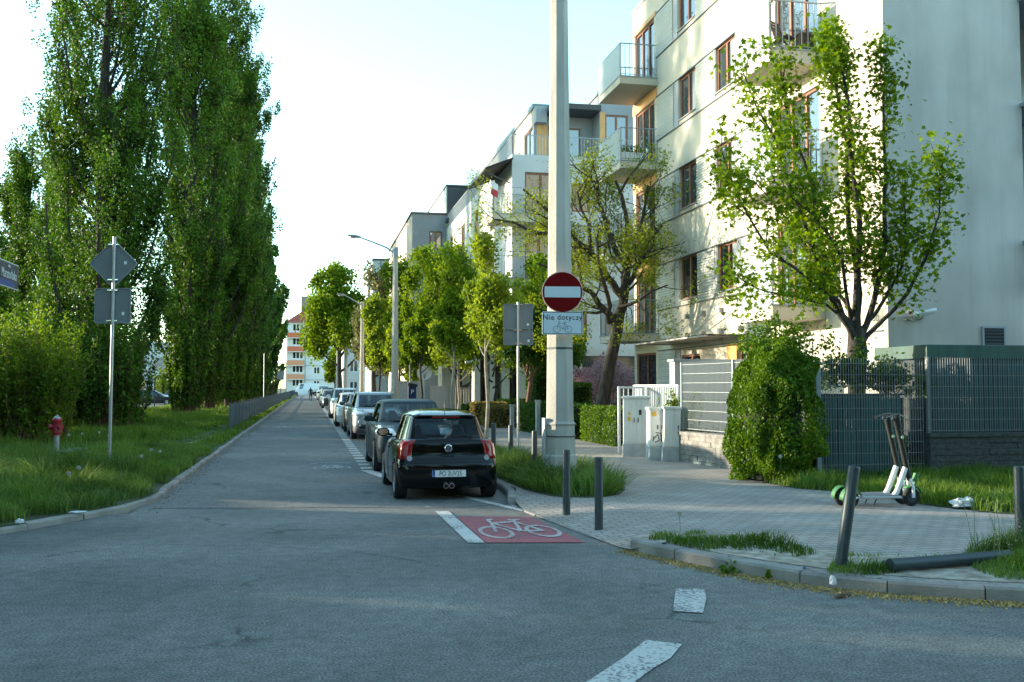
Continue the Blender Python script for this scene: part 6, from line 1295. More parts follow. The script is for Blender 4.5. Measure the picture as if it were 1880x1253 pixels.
# ----------------------------------------------------------------- C, D and the far houses
OC = (7.61, 75, 0); Cb = thing('apartment_building', 'beige apartment building with dark rooftop box above the green trees', 'building', OC)
mb = MB(OC); cr = [(8.9, 9.9, 12.2, 13.6), (8.9, 9.9, 8.6, 10.4), (11.0, 12.2, 8.6, 10.4)]; grid_wall(mb, 'y', 75, 7.61, 30, 0, 14.9, cr, .2, -1); mb.add([(7.61, 75, 14.9), (30, 75, 14.9), (30, 97, 14.9), (7.61, 97, 14.9)], [(0, 1, 2, 3)]); mb.build('front_wall', shaded_grey_wall, Cb)
mb = MB(OC); cl = [(79 + 5 * k, 80.4 + 5 * k, z, z + 1.6) for k in range(3) for z in (3.0, 6.2, 9.4)]; grid_wall(mb, 'x', 7.61, 75, 97, 0, 14.9, cl, .2, -1); mb.build('side_wall', cream_wall, Cb)  # sunlight on the left face painted in, front painted as shade
MB(OC).box(8.1, 29, 75.5, 96, .1, 14.5).build('interior_core', dark_in, Cb)
for r in cr: window(Cb, OC, 'y', 75, *r, -1, 2, glass=glass_win, sill=False, fw=.1)
for r in cl: window(Cb, OC, 'x', 7.61, *r, -1, 2, glass=glass_win, sill=False, fw=.1)
MB(OC).box(7.5, 30, 74.9, 97, 14.9, 15.02).build('roof_edge', mat('roof_brown', (.10, .09, .08), .7), Cb)
mb = MB(OC); mb.box(10.4, 13.5, 76.0, 88, 15.03, 17.3); mb.build('rooftop_box', dark_clad, Cb); mb = MB(OC); mb.box(10.36, 10.398, 76.0, 88, 15.03, 17.3); mb.build('rooftop_box_side', white_wall, Cb)  # pale sheet paints the sunlit look onto the box's left side
MB(OC).box(10.30, 13.6, 75.9, 88.1, 17.3, 17.42).build('box_roof', dark_clad, Cb); MB(OC).box(10.15, 14, 73.9, 75, 14.2, 14.5).build('roof_canopy', dark_clad, Cb)
d_ = MB(OC).tube([(11.0, 75.6, 15.0), (11.0, 75.6, 15.5), (11.15, 75.5, 15.65), (11.35, 75.5, 15.45)], .16, 12).build('roof_vent', white_pl, Cb, 40)
MB(OC).tube([(12.0, 75.6, 15.0), (12.15, 75.6, 16.9)], .03, 6).build('antenna', steel, Cb)
OD = (6.87, 110, 0); D_ = thing('apartment_building', 'pale grey flat-roofed block behind the nearest street lamp', 'building', OD)
MB(OD).box(6.87, 30, 110, 128, 0, 15.7).build('wall', mat('grey_far', (.42, .45, .46), .85, var=.05), D_); MB(OD).box(6.8, 30, 109.9, 128, 15.7, 15.9).build('roof_edge', dark_clad, D_)
mb = MB(OD)
for x in (7.7, 8.6): MB(OD).box(x, x + .06, 109.97, 109.998, 2, 15.6).build('downpipe', dark_clad, D_)
OE = (-4.6, 218, 0); E_ = thing('apartment_building', 'white five-storey block with orange balconies closing the end of the road', 'building', OE)
er = []
for k in range(5): er.append((-3.4, -1.15, 1.9 + 2.95 * k, 3.5 + 2.95 * k))
for k in range(5): er.append((1.1, 2.35, 1.6 + 2.95 * k, 3.1 + 2.95 * k))
for k in range(5):
    for x in (7.5, 12, 16): er.append((x, x + 1.4, 1.6 + 2.95 * k, 3.1 + 2.95 * k))
mb = MB(OE); grid_wall(mb, 'y', 218, -4.6, 40, 0, 15.6, er, .25, -1); mb.add([(-4.6, 218, 0), (-4.6, 232, 0), (-4.6, 232, 15.6), (-4.6, 218, 15.6)], [(0, 1, 2, 3)]); mb.build('wall', mat('far_white', (.62, .63, .62), .85, var=.03), E_)
MB(OE).box(-4.1, 39, 218.5, 231, .1, 15.4).build('interior_core', dark_in, E_)
for r in er: window(E_, OE, 'y', 218, *r, -1, 3 if r[1] - r[0] > 2 else 2, m=white_pl, depth=.2, fw=.12, glass=glass_dark, sill=False)
orng = mat('balcony_orange', (.55, .14, .07), .7); orng2 = mat('balcony_salmon', (.62, .27, .15), .7)
for k in range(1, 5):
    z = .55 + 2.95 * k; b = MB(OE).box(-4.5, -.9, 216.8, 217.99, z - .2, z).build('balcony', white_pl, E_); MB(OE).box(-4.5, -.9, 216.75, 216.8, z - .05, z + 1.0).box(-4.5, -4.45, 216.8, 217.98, z, z + 1.0).build('parapet', orng if k > 2 else orng2, b)
for z in (3.25, 6.3): MB(OE).box(-.6, 40, 217.93, 217.995, z, z + .12).build('string_course', MATS['garden_wall_grey'], E_)
MB(OE).tube([(-.7, 217.9, 0), (-.7, 217.9, 15.5)], .07, 6).build('downpipe', grey_panel, E_)
rfm = mat('red_roof', (.30, .07, .05), .85, var=.15, vscale=.8)
MB(OE).add([(-5.0, 217.5, 15.6), (41, 217.5, 15.6), (41, 232.5, 15.6), (-5.0, 232.5, 15.6), (1.2, 225, 20.3), (36, 225, 20.3)], [(0, 1, 5, 4), (1, 2, 5), (2, 3, 4, 5), (3, 0, 4), (3, 2, 1, 0)]).build('roof', rfm, E_)
ch = MB(OE).box(-1.7, 1.0, 222, 224, 17.5, 21.6).build('chimney', paver_mat('brick', (.30, .10, .07), (.24, .08, .06), (.25, .2, .18), .5, .2, .02), E_)
MB(OE).tube([(1.8, 223, 19), (1.8, 223, 23.5)], .04, 5).build('antenna', steel, E_)
OG = (-34, 150, 0); G_ = thing('white_house', 'pale low building with arched mural behind the car park', 'building', OG)
MB(OG).box(-34, -12.5, 150, 162, 0, 8.2).build('wall', mat('car_park_white', (.58, .60, .62), .85, var=.05), G_)
mb = MB(OG)
for x in (-16.5, -19, -21.5, -24): MB(OG).box(x, x + 1.2, 149.9, 149.99, 1.2, 3.0).build('window', glass_dark, G_)
mb = MB(OG).lathe([(1.0, -.06), (1.0, 0), (.001, 0)], (0, 0, 0), 'y', 20); mb.xf(Matrix.Translation((-20.4, 149.9, 5.0)) @ Matrix.Diagonal((1.7, 1, 1, 1))); mb.build('mural', mat('mural', (.30, .26, .25), .9, col2=(.5, .46, .45), vscale=3), G_)
OH = (8.2, 62, 0); Hh = thing('annex', 'small pale annex wall seen under the dense green trees', 'building', OH)
MB(OH).box(8.2, 9.9, 62, 64, 0, 3.6).build('wall', mat('annex_pale', (.50, .50, .44), .85, var=.06), Hh); MB(OH).box(8.1, 10.0, 61.9, 64.1, 3.6, 3.75).build('roof_edge', dark_clad, Hh)
t = thing('security_camera', 'white security camera on the pale column of the ground floor left of the slim tree', 'camera', (8.1, 49.25, 3.0)); MB().tube([(.1, 0, -.05), (-.1, -.1, .0)], .03, 8).build('bracket', steel, t); MB().tube([(0, -.1, .05), (-.45, -.25, -.02)], .07, 10).build('body', white_pl, t, 40)
OI = (5.2, 150, 0); I_ = thing('row_house', 'row of grey and white houses half hidden by far trees', 'building', OI)
mb = MB(OI); ir = [(6 + 3 * k, 7.2 + 3 * k, z, z + 1.7) for k in range(5) for z in (.9, 4.0)]; grid_wall(mb, 'y', 150, 5.2, 30, 0, 7.5, ir, .2, -1); mb.add([(5.2, 150, 0), (5.2, 170, 0), (5.2, 170, 7.5), (5.2, 150, 7.5)], [(0, 1, 2, 3)]); mb.build('wall', white_wall, I_)
for r in ir: window(I_, OI, 'y', 150, *r, -1, 2, m=white_pl, glass=glass_dark, sill=False, fw=.1)
MB(OI).add([(5, 149.7, 7.5), (30, 149.7, 7.5), (30, 170, 7.5), (5, 170, 7.5), (5, 160, 11), (30, 160, 11)], [(0, 1, 5, 4), (2, 3, 4, 5), (0, 4, 3), (1, 2, 5)]).build('roof', rfm, I_)
# ================================================================= trees and shrubs
def rot_about(v, ax, a): return Matrix.Rotation(a, 3, ax) @ v
def grow(mb, pts, p, d, L, r, lvl, mx, rng, up=0.25, spread=0.75, kids=(3, 5), shrink=0.62, wob=0.18, leaf_from=2, n=6, rmin=0.004, gap=0.3):
    ns = 5 if lvl < 2 else 4; path = [p.copy()]; rad = [r]; q = p.copy(); dd = d.normalized()
    for i in range(ns):
        dd = (dd + Vector((rng.gauss(0, wob), rng.gauss(0, wob), rng.gauss(0, wob * .6) + up * 0.35))).normalized(); q = q + dd * (L / ns); path.append(q.copy()); rad.append(max(rmin, r * (1 - 0.75 * (i + 1) / ns)))
    mb.tube(path, rad, n if lvl < 2 else (5 if lvl < 3 else 3), cap=False)
    if lvl >= leaf_from:
        for i in range(1, ns + 1): pts.append((path[i], lvl, dd.copy()))
    if lvl >= mx: return
    for k in range(rng.randint(*kids)):
        t = rng.uniform(gap, 1.0); i = min(int(t * ns), ns - 1); f = t * ns - i; b = path[i].lerp(path[i + 1], f); t0 = (path[i + 1] - path[i]).normalized()
        ax = t0.orthogonal().normalized(); ax = rot_about(ax, t0, rng.uniform(0, 2 * PI)); nd = rot_about(t0, ax, spread * rng.uniform(.6, 1.25)); nd = (nd + Vector((0, 0, up))).normalized()
        grow(mb, pts, b, nd, L * shrink * rng.uniform(.75, 1.2) * (1.15 - .4 * t), max(rmin, r * (1 - .75 * t) * .62), lvl + 1, mx, rng, up, spread, kids, shrink, wob, leaf_from, n, rmin, .15)
def leaves_at(pts, per_pt, sig, rng, flat=1.0):
    P = np.array([tuple(p[0]) for p in pts]); C = np.repeat(P, per_pt, 0) + rng.normal(size=(len(P) * per_pt, 3)) * np.array([sig, sig, sig * flat]); return C
def poplar(label, x, y, H, R, seed, nlimb=46, nleaf=42000, leaf=.13, m=None, low=0.06, lean=(0, 0), group='tall columnar poplars along the left verge', prof=None, gaps=True, name='poplar_tree'):
    rng = random.Random(seed); rg = np.random.RandomState(seed); t = thing(name, label, 'tree', (x, y, .05), 0, group); mb = MB(); segs = []
    prof = prof or [(0, .28), (.06, .48), (.18, .80), (.35, 1.0), (.55, .98), (.72, .78), (.86, .50), (.95, .25), (1.0, .04)]
    def Rz(h): return R * np.interp(h, [a for a, b in prof], [b for a, b in prof])
    tr = [Vector((lean[0] * H * f + .12 * math.sin(f * 9 + seed), lean[1] * H * f + .1 * math.cos(f * 7), H * .93 * f)) for f in np.linspace(0, 1, 14)]
    r0 = .0115 * H; mb.tube(tr, [r0 * (1 - .97 * f) + .012 for f in np.linspace(0, 1, 14)], 10, False)
    lobes = [(rng.uniform(0, 2 * PI), rng.uniform(.75, 1.12)) for _ in range(7)]
    for k in range(nlimb):
        f0 = rng.uniform(low * .6, .80) ** 1.1; h0 = f0 * H; base = Vector((lean[0] * h0, lean[1] * h0, h0)); a = rng.uniform(0, 2 * PI); l = H * rng.uniform(.12, .24) * (1.1 - .5 * f0); h1 = min(h0 + l, H * rng.uniform(.95, 1.0)); rr = Rz(h1 / H) * rng.uniform(.55, 1.0) * (.88 + .2 * math.sin(3 * a + seed) + .12 * math.sin(5 * a + h1 * .6))
        tip = Vector((lean[0] * h1 + rr * math.cos(a), lean[1] * h1 + rr * math.sin(a), h1)); path = []
        for i in range(7): u = i / 6; path.append(base.lerp(tip, u) + Vector((rr * .22 * math.sin(PI * u) * math.cos(a), rr * .22 * math.sin(PI * u) * math.sin(a), -.05 * l * math.sin(PI * u))) + Vector((rng.gauss(0, .06), rng.gauss(0, .06), 0)))
        rb = max(.03, r0 * .34 * (1 - f0)); mb.tube(path, [rb * (1 - .85 * i / 6) + .008 for i in range(7)], 5, False); segs.append((path, .25))
        for s in range(5):     # upright twigs
            i = rng.randint(2, 5); b = path[i]; aa = a + rng.uniform(-1.3, 1.3); tl = l * rng.uniform(.20, .42); e = b + Vector((math.cos(aa) * tl * .34, math.sin(aa) * tl * .34, tl))
            if e.z > H: continue
            mb.tube([b, b.lerp(e, .5) + Vector((rng.gauss(0, .05), rng.gauss(0, .05), 0)), e], [.016, .011, .004], 3, False); segs.append(([b, b.lerp(e, .5), e], .05))
    segs.append(([tr[9], tr[11], tr[13] + Vector((0, 0, H * .07))], .1)); segs.append(([tr[7], tr[9], tr[11]], .1)); segs.append(([tr[10], tr[12], tr[13]], .1))
    mb.build('trunk', bark_d, t, 60)
    W = np.array([(s[0][-1] - s[0][0]).length for s in segs]); cnt = np.maximum(1, (W / W.sum() * nleaf).astype(int)); CC = []
    for (path, u0), c in zip(segs, cnt):
        A = np.array([tuple(p) for p in path]); u = rg.uniform(u0, 1.04, c) * (len(A) - 1); i = np.minimum(u.astype(int), len(A) - 2); f = (u - i)[:, None]; base = A[i] * (1 - f) + A[i + 1] * f
        # clumpy spray
        nc = max(2, c // 40); cl = np.minimum((u / (len(A) - 1) * nc).astype(int), nc - 1); off = rg.normal(size=(nc, 3)) * np.array([.28, .28, .1]); g = rg.normal(size=(c, 3)); g /= np.maximum(1, np.linalg.norm(g, axis=1, keepdims=True) / 1.6); CC.append(base + off[cl] + g * np.array([.155, .155, .27]))
    C = np.concatenate(CC)
    link('crown', leaf_quads('crown', C, leaf, rg), m or leaf_pop, t); return t
PW = [(0, .28), (.06, .5), (.16, .84), (.3, 1.0), (.55, 1.02), (.75, .92), (.88, .68), (.96, .38), (1.0, .08)]
# the row of poplars in view
poplar('huge poplar with several stems, closest and broadest of the row, right behind the road sign', -8.25, 43, 30, 2.95, 1, 110, 150000, .11, lean=(0, 0), prof=PW)
poplar('full poplar, second of the row, its foot at the worn grass path', -6.8, 72, 33.0, 3.35, 2, 110, 115000, .155, lean=(.012, 0), prof=PW)
poplar('slimmer poplar squeezed between the huge first and the second poplar', -7.1, 63, 32, 2.5, 9, 80, 75000, .145, lean=(0, 0), prof=PW)
poplar('poplar, third of the row, crown merging with the second', -6.35, 84, 31.0, 3.15, 3, 70, 65000, .18, m=leaf_pop2, lean=(.02, 0), prof=PW)
poplar('poplar, fourth of the row, in the middle of the dense green wall', -6.5, 98, 30, 3.4, 4, 50, 36000, .22, m=leaf_pop2, lean=(.01, 0))
poplar('poplar, fifth of the row, with a twig sticking out to the right', -6.5, 114, 28.5, 3.5, 5, 44, 30000, .26, m=leaf_pop2)
poplar('poplar, sixth of the row, right edge over the far verge', -6.5, 134, 27, 3.5, 6, 36, 24000, .30, m=leaf_pop2)
poplar('poplar, seventh of the row, near the far white van', -6.6, 158, 26, 3.4, 7, 26, 12000, .45, m=leaf_pop2)
poplar('last poplar of the row beside the orange-balconied building', -6.8, 182, 25, 3.0, 8, 22, 10000, .5, m=leaf_pop2)
for lb, x, y, H, R, sd in (('slender poplar with the leftmost spire behind the street name sign', -16.3, 60, 15.6, 1.0, 11), ('slender poplar, second spire from the left', -15.0, 58, 17.2, 1.1, 12), ('slender poplar, third spire from the left, touching the huge one', -13.4, 56, 18.2, 1.3, 13), ('shorter poplar filling the gap left of the huge poplar', -11.4, 50, 13.5, 1.7, 14), ('low poplar at the left edge behind the street name post', -15.5, 52, 11.0, 1.8, 15)):
    poplar(lb, x, y, H, R, sd, 26, 24000, .13, group='smaller poplars behind the row', prof=[(0, .5), (.1, .8), (.3, 1.0), (.5, .9), (.7, .6), (.85, .35), (1, .03)])
# poplars continuing the row behind the photographer's left (they shade the crossing)
for lb, x, y, H, R, sd in (('tall poplar left of the crossing, outside the picture, third one', -12.5, 18.5, 27, 2.7, 27), ('tall poplar left of the crossing, outside the picture, fourth one', -12.5, 12.5, 27, 2.7, 28), ('poplar standing left of the crossing, outside the picture, farther one', -14.6, 21.5, 26, 2.6, 21), ('poplar standing left of the crossing, outside the picture, nearer one', -15.4, 15.5, 26, 2.6, 22), ('poplar left of the photographer, outside the picture', -15.4, 9.0, 26, 2.7, 23), ('poplar behind the photographer to the left', -15.6, 3.0, 26, 2.7, 24)):
    poplar(lb, x, y, H, R, sd, 26, 9000, .32, m=leaf_pop2, group='poplars left of the crossing')
poplar('poplar stem cluster far left of the crossing, outside the picture', -21, 11.5, 27, 2.9, 25, 26, 9000, .34, m=leaf_pop2, group='poplars left of the crossing')
poplar('poplar farther left of the crossing, outside the picture', -21, 18, 27, 2.9, 26, 26, 9000, .34, m=leaf_pop2, group='poplars left of the crossing')

# light green shoots and dark shrubs under the first poplar
def shoots(label, x, y, w, d, h, n, nl, leaf, m, seed, name='shrub', up=1.0):
    rng = random.Random(seed); rg = np.random.RandomState(seed); t = thing(name, label, 'shrub', (x, y, .08)); mb = MB(); CC = []; per = max(4, nl // n)
    for k in range(n):
        a = rng.uniform(0, 2 * PI); r = math.sqrt(rng.random()); bx_, by_ = w * .5 * r * math.cos(a), d * .5 * r * math.sin(a); hh = h * (rng.uniform(.5, .88) if rng.random() < .7 else rng.uniform(.85, 1.08)) * (1 - .22 * r)
        e = Vector((bx_ * 1.12 + rng.gauss(0, .2), by_ * 1.12 + rng.gauss(0, .2), hh)); b = Vector((bx_ * .75, by_ * .75, 0)); md = b.lerp(e, .5) + Vector((rng.gauss(0, .08), rng.gauss(0, .08), 0))
        mb.tube([b, md, e], [.014, .010, .003], 3, False); A = np.array([tuple(b), tuple(md), tuple(e)]); u = rg.uniform(.15, 1.03, per) * 2; i = np.minimum(u.astype(int), 1); f = (u - i)[:, None]
        CC.append(A[i] * (1 - f) + A[i + 1] * f + rg.normal(size=(per, 3)) * np.array([.075, .075, .10]))
    mb.build('stems', bark_b, t); link('foliage', leaf_quads('foliage', np.concatenate(CC), leaf, rg), m, t); return t
shoots('bright green thicket of upright shoots at the left edge behind the hydrant', -8.4, 33, 2.9, 2.4, 4.3, 190, 30000, .085, leaf_shoot, 31)
shoots('second bright thicket of shoots, left of the first', -11.6, 34.5, 3.2, 2.4, 3.9, 130, 17000, .10, leaf_shoot, 32)
shoots('dark leafy shrub at the foot of the huge poplar', -7.4, 41, 2.6, 2.4, 5.0, 120, 16000, .11, leaf_pop, 33)
shoots('dark ivy covered shrub left of the huge poplar foot', -9.9, 42, 3.2, 2.6, 6.2, 130, 16000, .13, leaf_pop, 34)
for i, (x, y, w, h) in enumerate(((-6.9, 70.8, 2.8, 9.0), (-7.1, 61.9, 2.2, 7.5), (-6.5, 83, 2.6, 8.0), (-6.5, 97, 3.0, 8.0), (-6.5, 113, 3.0, 8.0), (-6.5, 133, 3.0, 8.0))):
    shoots('leafy suckers round the foot of the %s poplar of the row' % ('second', 'squeezed', 'third', 'fourth', 'fifth', 'sixth')[i], x, y, w, 2.4, h, 90, 11000, .15 + .02 * i, leaf_pop, 300 + i)
shoots('bright green bush in the car park behind the black estate car', -15.6, 118, 2.4, 2, 4.2, 60, 4000, .22, leaf_shoot, 36)
shoots('low grey bush between the far poplars', -5.9, 150, 3, 3, 4.0, 50, 3000, .3, leaf_brownish, 37)

NUMW = 'one two three four five six seven eight nine ten eleven twelve thirteen fourteen fifteen sixteen seventeen eighteen nineteen twenty'.split()
for i, (x, y, h) in enumerate(((-12.4, 0.5, 4), (-12.6, 3.5, 4), (-12.2, 6.5, 4.2), (-12.4, 9.6, 4), (-12.6, 12.8, 4.2), (-12.2, 16, 4), (-12.5, 19.5, 4.1), (-12.6, 35.2, 3.8), (-12.3, 42.3, 3.6), (-11.4, 23.5, 3.7), (-11.8, 26.3, 3.4), (-11.3, 29.2, 3.8), (-12.6, 31.6, 3.6), (-12.4, 38.5, 3.8), (-12.6, 46.5, 3.4), (-12.8, 50.5, 3.2), (-12.6, 55, 3.4), (-12.8, 60, 3.2), (-12.6, 65.5, 3.4), (-12.7, 71, 3.3))):  # out-of-view thickets added to keep the low sun off the road
    shoots('green thicket number %s of the shrub row at the back of the verge' % NUMW[i], x, y, 2.6, 3.4, h, 70, 8000, .19, leaf_pop2, 200 + i)
# --- the near maple with fresh leaves
def maple():
    rng = random.Random(5); rg = np.random.RandomState(5)
    t = thing('maple_tree', 'young maple with fresh bright leaves and upright limbs in front of the gable', 'tree', (10.25, 17.3, .1)); mb = MB(); pts = []
    mb.tube([(0, 0, 0), (-.03, 0, .9), (0, 0, 1.9), (.02, 0, 2.45), (0, 0, 2.9)], [.20, .17, .165, .19, .14], 12, False)
    def L(x, z, y=0): return Vector((x, y, z))
    limbs = [([L(0, 2.6), L(-.45, 3.2, -.1), L(-.9, 4.0, -.2), L(-1.25, 5.2, -.25), L(-1.75, 6.6, -.2), L(-2.3, 7.9, -.1)], .085),
             ([L(0, 2.7), L(-.3, 3.3, .1), L(-.55, 4.4, .2), L(-.75, 5.8, .2), L(-1.2, 7.2, .3), L(-1.35, 8.3, .3)], .10),
             ([L(0, 2.8), L(-.1, 3.6, -.2), L(-.12, 5.0, -.35), L(-.3, 6.4, -.4), L(-.35, 8.0, -.35), L(-.5, 8.7, -.3)], .095),
             ([L(.02, 2.7), L(.15, 3.6, .1), L(.05, 5.0, .3), L(.0, 6.6, .3), L(-.15, 8.0, .3), L(-.12, 8.85, .3)], .095),
             ([L(.03, 2.6), L(.35, 3.4, -.1), L(.45, 4.6, -.3), L(.42, 6.0, -.4), L(.55, 7.4, -.3), L(.45, 8.3, -.25)], .08),
             ([L(.03, 2.5), L(.5, 3.0, 0), L(.95, 3.6, -.2), L(1.3, 4.3, -.3), L(1.55, 5.2, -.35), L(1.68, 6.3, -.3)], .065),
             ([L(-.05, 2.9), L(-.5, 3.4, -.3), L(-1.2, 3.8, -.5), L(-2.0, 4.3, -.5), L(-2.6, 5.3, -.45), L(-2.9, 6.3, -.4)], .055),
             ([L(-.1, 3.0), L(-.8, 3.35, -.3), L(-1.5, 3.45, -.5), L(-2.15, 3.55, -.6), L(-2.6, 3.7, -.6)], .035),
             ([L(.05, 2.8), L(.6, 3.6, -.2), L(.9, 4.6, -.4), L(.85, 5.6, -.3)], .05),
             ([L(0, 3.0), L(-.35, 3.9, .4), L(-.9, 5.0, .7), L(-1.7, 6.0, .8)], .05), ([L(-.05, 3.0), L(-.6, 4.2, -.6), L(-1.4, 5.0, -.9), L(-2.1, 5.6, -.9)], .045)]
    for path, r in limbs:
        n = len(path); fine = [path[i].lerp(path[i + 1], u) + Vector((rng.gauss(0, .03), rng.gauss(0, .03), 0)) for i in range(n - 1) for u in (0, .5)] + [path[-1]]; m = len(fine)
        mb.tube(fine, [r * .78 * (1 - .9 * i / (m - 1)) + .005 for i in range(m)], 7, False)
        Lt = sum((fine[i + 1] - fine[i]).length for i in range(m - 1))
        for k in range(int(Lt * 5.0)):
            u = rng.uniform(.22, 1.0) * (m - 1); i = min(int(u), m - 2); b = fine[i].lerp(fine[i + 1], u - i); td = (fine[i + 1] - fine[i]).normalized(); ax = rot_about(td.orthogonal().normalized(), td, rng.uniform(0, 2 * PI)); nd = rot_about(td, ax, rng.uniform(.35, .8)); nd = (nd + Vector((0, 0, .35))).normalized(); l = rng.uniform(.35, .85)
            e = b + nd * l; md = b.lerp(e, .5) + Vector((rng.gauss(0, .03), rng.gauss(0, .03), .04)); mb.tube([b, md, e], [.011, .008, .003], 4, False)
            for q in (md, e, e, b.lerp(e, .75)): pts.append((q, 2, nd))
        for i in range(m // 3, m): pts.append((fine[i], 2, td))
        pts += [(fine[-1] + Vector((0, 0, -.15 * k)), 2, td) for k in range(6)]
    mb.build('trunk', bark_d, t, 60)
    C = leaves_at(pts, 12, .14, rg, 1.2); C[:, 2] -= .03
    C = C[(C[:, 0] < 1.55) | (C[:, 1] < 1.4)]
    link('crown', maple_leaves('crown', C, .085, rg), leaf_maple, t); t.scale = (1, 1, .955); return t
maple()
# --- the old dark tree with sparse budding leaves
def old_tree():
    rng = random.Random(8); rg = np.random.RandomState(8)
    t = thing('old_tree', 'old crooked dark tree with thin budding foliage beside the hedge', 'tree', (9.25, 31, .1)); mb = MB(); pts = []
    L = lambda x, z, y=0: Vector((x - 9.25, y, z))
    mb.tube([L(9.22, 0), L(9.32, 1.1), L(9.55, 2.3), L(9.78, 3.3), L(9.9, 4.0)], [.29, .235, .205, .195, .18], 12, False)
    limbs = [([L(9.9, 3.9), L(10.05, 4.7), L(10.2, 5.5), L(10.27, 6.3), L(10.1, 7.3), L(9.8, 8.4)], .17), ([L(9.8, 3.6), L(9.44, 4.0), L(9.1, 4.5), L(8.7, 4.85), L(8.1, 5.3), L(7.2, 5.6)], .13),
             ([L(9.95, 4.6), L(9.7, 5.0), L(9.4, 5.5), L(8.9, 6.1), L(8.3, 6.6), L(7.5, 7.4), L(6.7, 8.0)], .13), ([L(10.05, 4.9), L(10.5, 5.6), L(11.0, 6.2), L(11.4, 7.0)], .09), ([L(10.2, 5.6), L(9.6, 6.6), L(9.2, 7.8), L(9.0, 9.0)], .10),
             ([L(9.0, 6.0), L(8.8, 6.9), L(8.5, 8.0)], .07), ([L(8.3, 6.6), L(7.3, 6.6), L(6.4, 6.9), L(5.7, 7.0)], .06), ([L(8.7, 4.85), L(8.6, 5.8, .5), L(8.2, 6.6, .8)], .05), ([L(9.9, 4.2), L(10.4, 4.5, -.6), L(11.2, 4.9, -1.0)], .06), ([L(9.6, 3.8), L(9.3, 4.2, -.8), L(8.8, 5.4, -1.6), L(8.6, 6.6, -2.0)], .08), ([L(10.1, 5.2), L(10.5, 6.2, .9), L(10.6, 7.6, 1.4)], .07), ([L(9.4, 4.1), L(8.6, 4.0, -.5), L(8.0, 3.9, -.7)], .045), ([L(10.27, 6.3), L(10.8, 7.2), L(10.9, 8.3)], .07)]
    for path, r in limbs:
        n = len(path); fine = [path[i].lerp(path[i + 1], u) + Vector((rng.gauss(0, .05), rng.gauss(0, .05), rng.gauss(0, .03))) for i in range(n - 1) for u in (0, .5)] + [path[-1]]; m = len(fine); mb.tube(fine, [r * (1 - .8 * i / (m - 1)) + .012 for i in range(m)], 8, False)
        for k in range(7):
            u = rng.uniform(.2, 1.0) * (m - 1); i = min(int(u), m - 2); b = fine[i].lerp(fine[i + 1], u - i); td = (fine[i + 1] - fine[i]).normalized(); ax = rot_about(td.orthogonal().normalized(), td, rng.uniform(0, 2 * PI)); nd = rot_about(td, ax, rng.uniform(.5, 1.1))
            grow(mb, pts, b, nd, rng.uniform(.9, 1.7), r * .30, 1, 3, rng, up=.15, spread=.7, kids=(2, 4), shrink=.6, wob=.2, leaf_from=2, rmin=.0035)
    mb.build('trunk', bark_d, t, 60)
    P = [p for p in pts if p[0].x < 2.6 and p[0].z > 1.6]; C = leaves_at(P, 5, .14, rg); link('crown', maple_leaves('crown', C, .085, rg, [(0, 0), (.3, .1), (.42, .5), (.12, .45), (0, .95), (-.12, .45), (-.42, .5), (-.3, .1)], .5), leaf_old, t); return t
old_tree()
# --- generic broadleaf trees
def broad(name, label, x, y, trunk_h, th_r, crown, seed, leaf, per, m, bark, kids=(3, 4), spread=.75, up=.25, mx=4, nb=7, L0=None, ell=None, sig=None, group=None):
    rng = random.Random(seed); rg = np.random.RandomState(seed); t = thing(name, label, 'tree', (x, y, .1), 0, group); mb = MB(); pts = []
    cw, chh = crown; top = Vector((rng.gauss(0, .1), 0, trunk_h)); mb.tube([(0, 0, 0), (rng.gauss(0, .05), 0, trunk_h * .5), top, top + Vector((0, 0, chh * .45))], [th_r * 1.15, th_r, th_r * .85, th_r * .35], 9, False)
    for k in range(nb):
        h = trunk_h + chh * .5 * k / nb; a = k * 2.4 + rng.uniform(-.3, .3); d = Vector((math.cos(a), math.sin(a), .55 + .9 * k / nb)).normalized(); grow(mb, pts, Vector((0, 0, h)), d, (L0 or cw * .72) * (1 - .35 * k / nb), th_r * .5, 1, mx, rng, up=up, spread=spread, kids=kids, shrink=.6, wob=.14, leaf_from=2, rmin=.006)
    grow(mb, pts, top + Vector((0, 0, chh * .3)), Vector((0, 0, 1)), chh * .55, th_r * .5, 1, mx, rng, up=up, spread=spread, kids=kids, shrink=.6, leaf_from=2, rmin=.006)
    mb.build('trunk', bark, t, 60); C = leaves_at(pts, per, sig or cw * .09, rg); c0 = np.array([0, 0, trunk_h + chh * .5]); q = ((C - c0) / np.array([cw, cw, chh * .62])); C = C[(q ** 2).sum(1) < 1.0 * (1 + .25 * np.sin(C[:, 0] * 2.1 + seed) * np.cos(C[:, 2] * 1.7))]
    link('crown', leaf_quads('crown', C, leaf, rg), m, t); return t
broad('linden_tree', 'dense rounded green tree with a dark trunk right of the nearest street lamp', 9.0, 60, 1.5, .28, (4.6, 8.6), 41, .17, 24, leaf_linden, bark_d, nb=9)
broad('linden_tree', 'dense green tree behind the nearest lamp, left part of the middle green mass', 9.4, 68, 1.8, .24, (4.3, 9.2), 42, .19, 20, leaf_linden, bark_d, nb=9)
broad('small_tree', 'dark green round-crowned tree with brown trunk between sign post and concrete pole', 8.15, 37, 1.9, .10, (1.7, 2.5), 43, .12, 12, leaf_hedge, bark_b, nb=7)
broad('small_tree', 'darker small tree with brown trunk hidden right behind the concrete pole', 9.6, 38.5, 1.8, .09, (1.5, 2.3), 44, .12, 12, leaf_hedge, bark_b, nb=7)
broad('young_tree', 'slim young tree with pale trunk and yellow-green leaves right of the black hatchback', 5.15, 29, 2.3, .055, (1.4, 3.6), 45, .095, 10, leaf_pale, bark_l, up=.55, spread=.55, nb=9, kids=(3, 4))
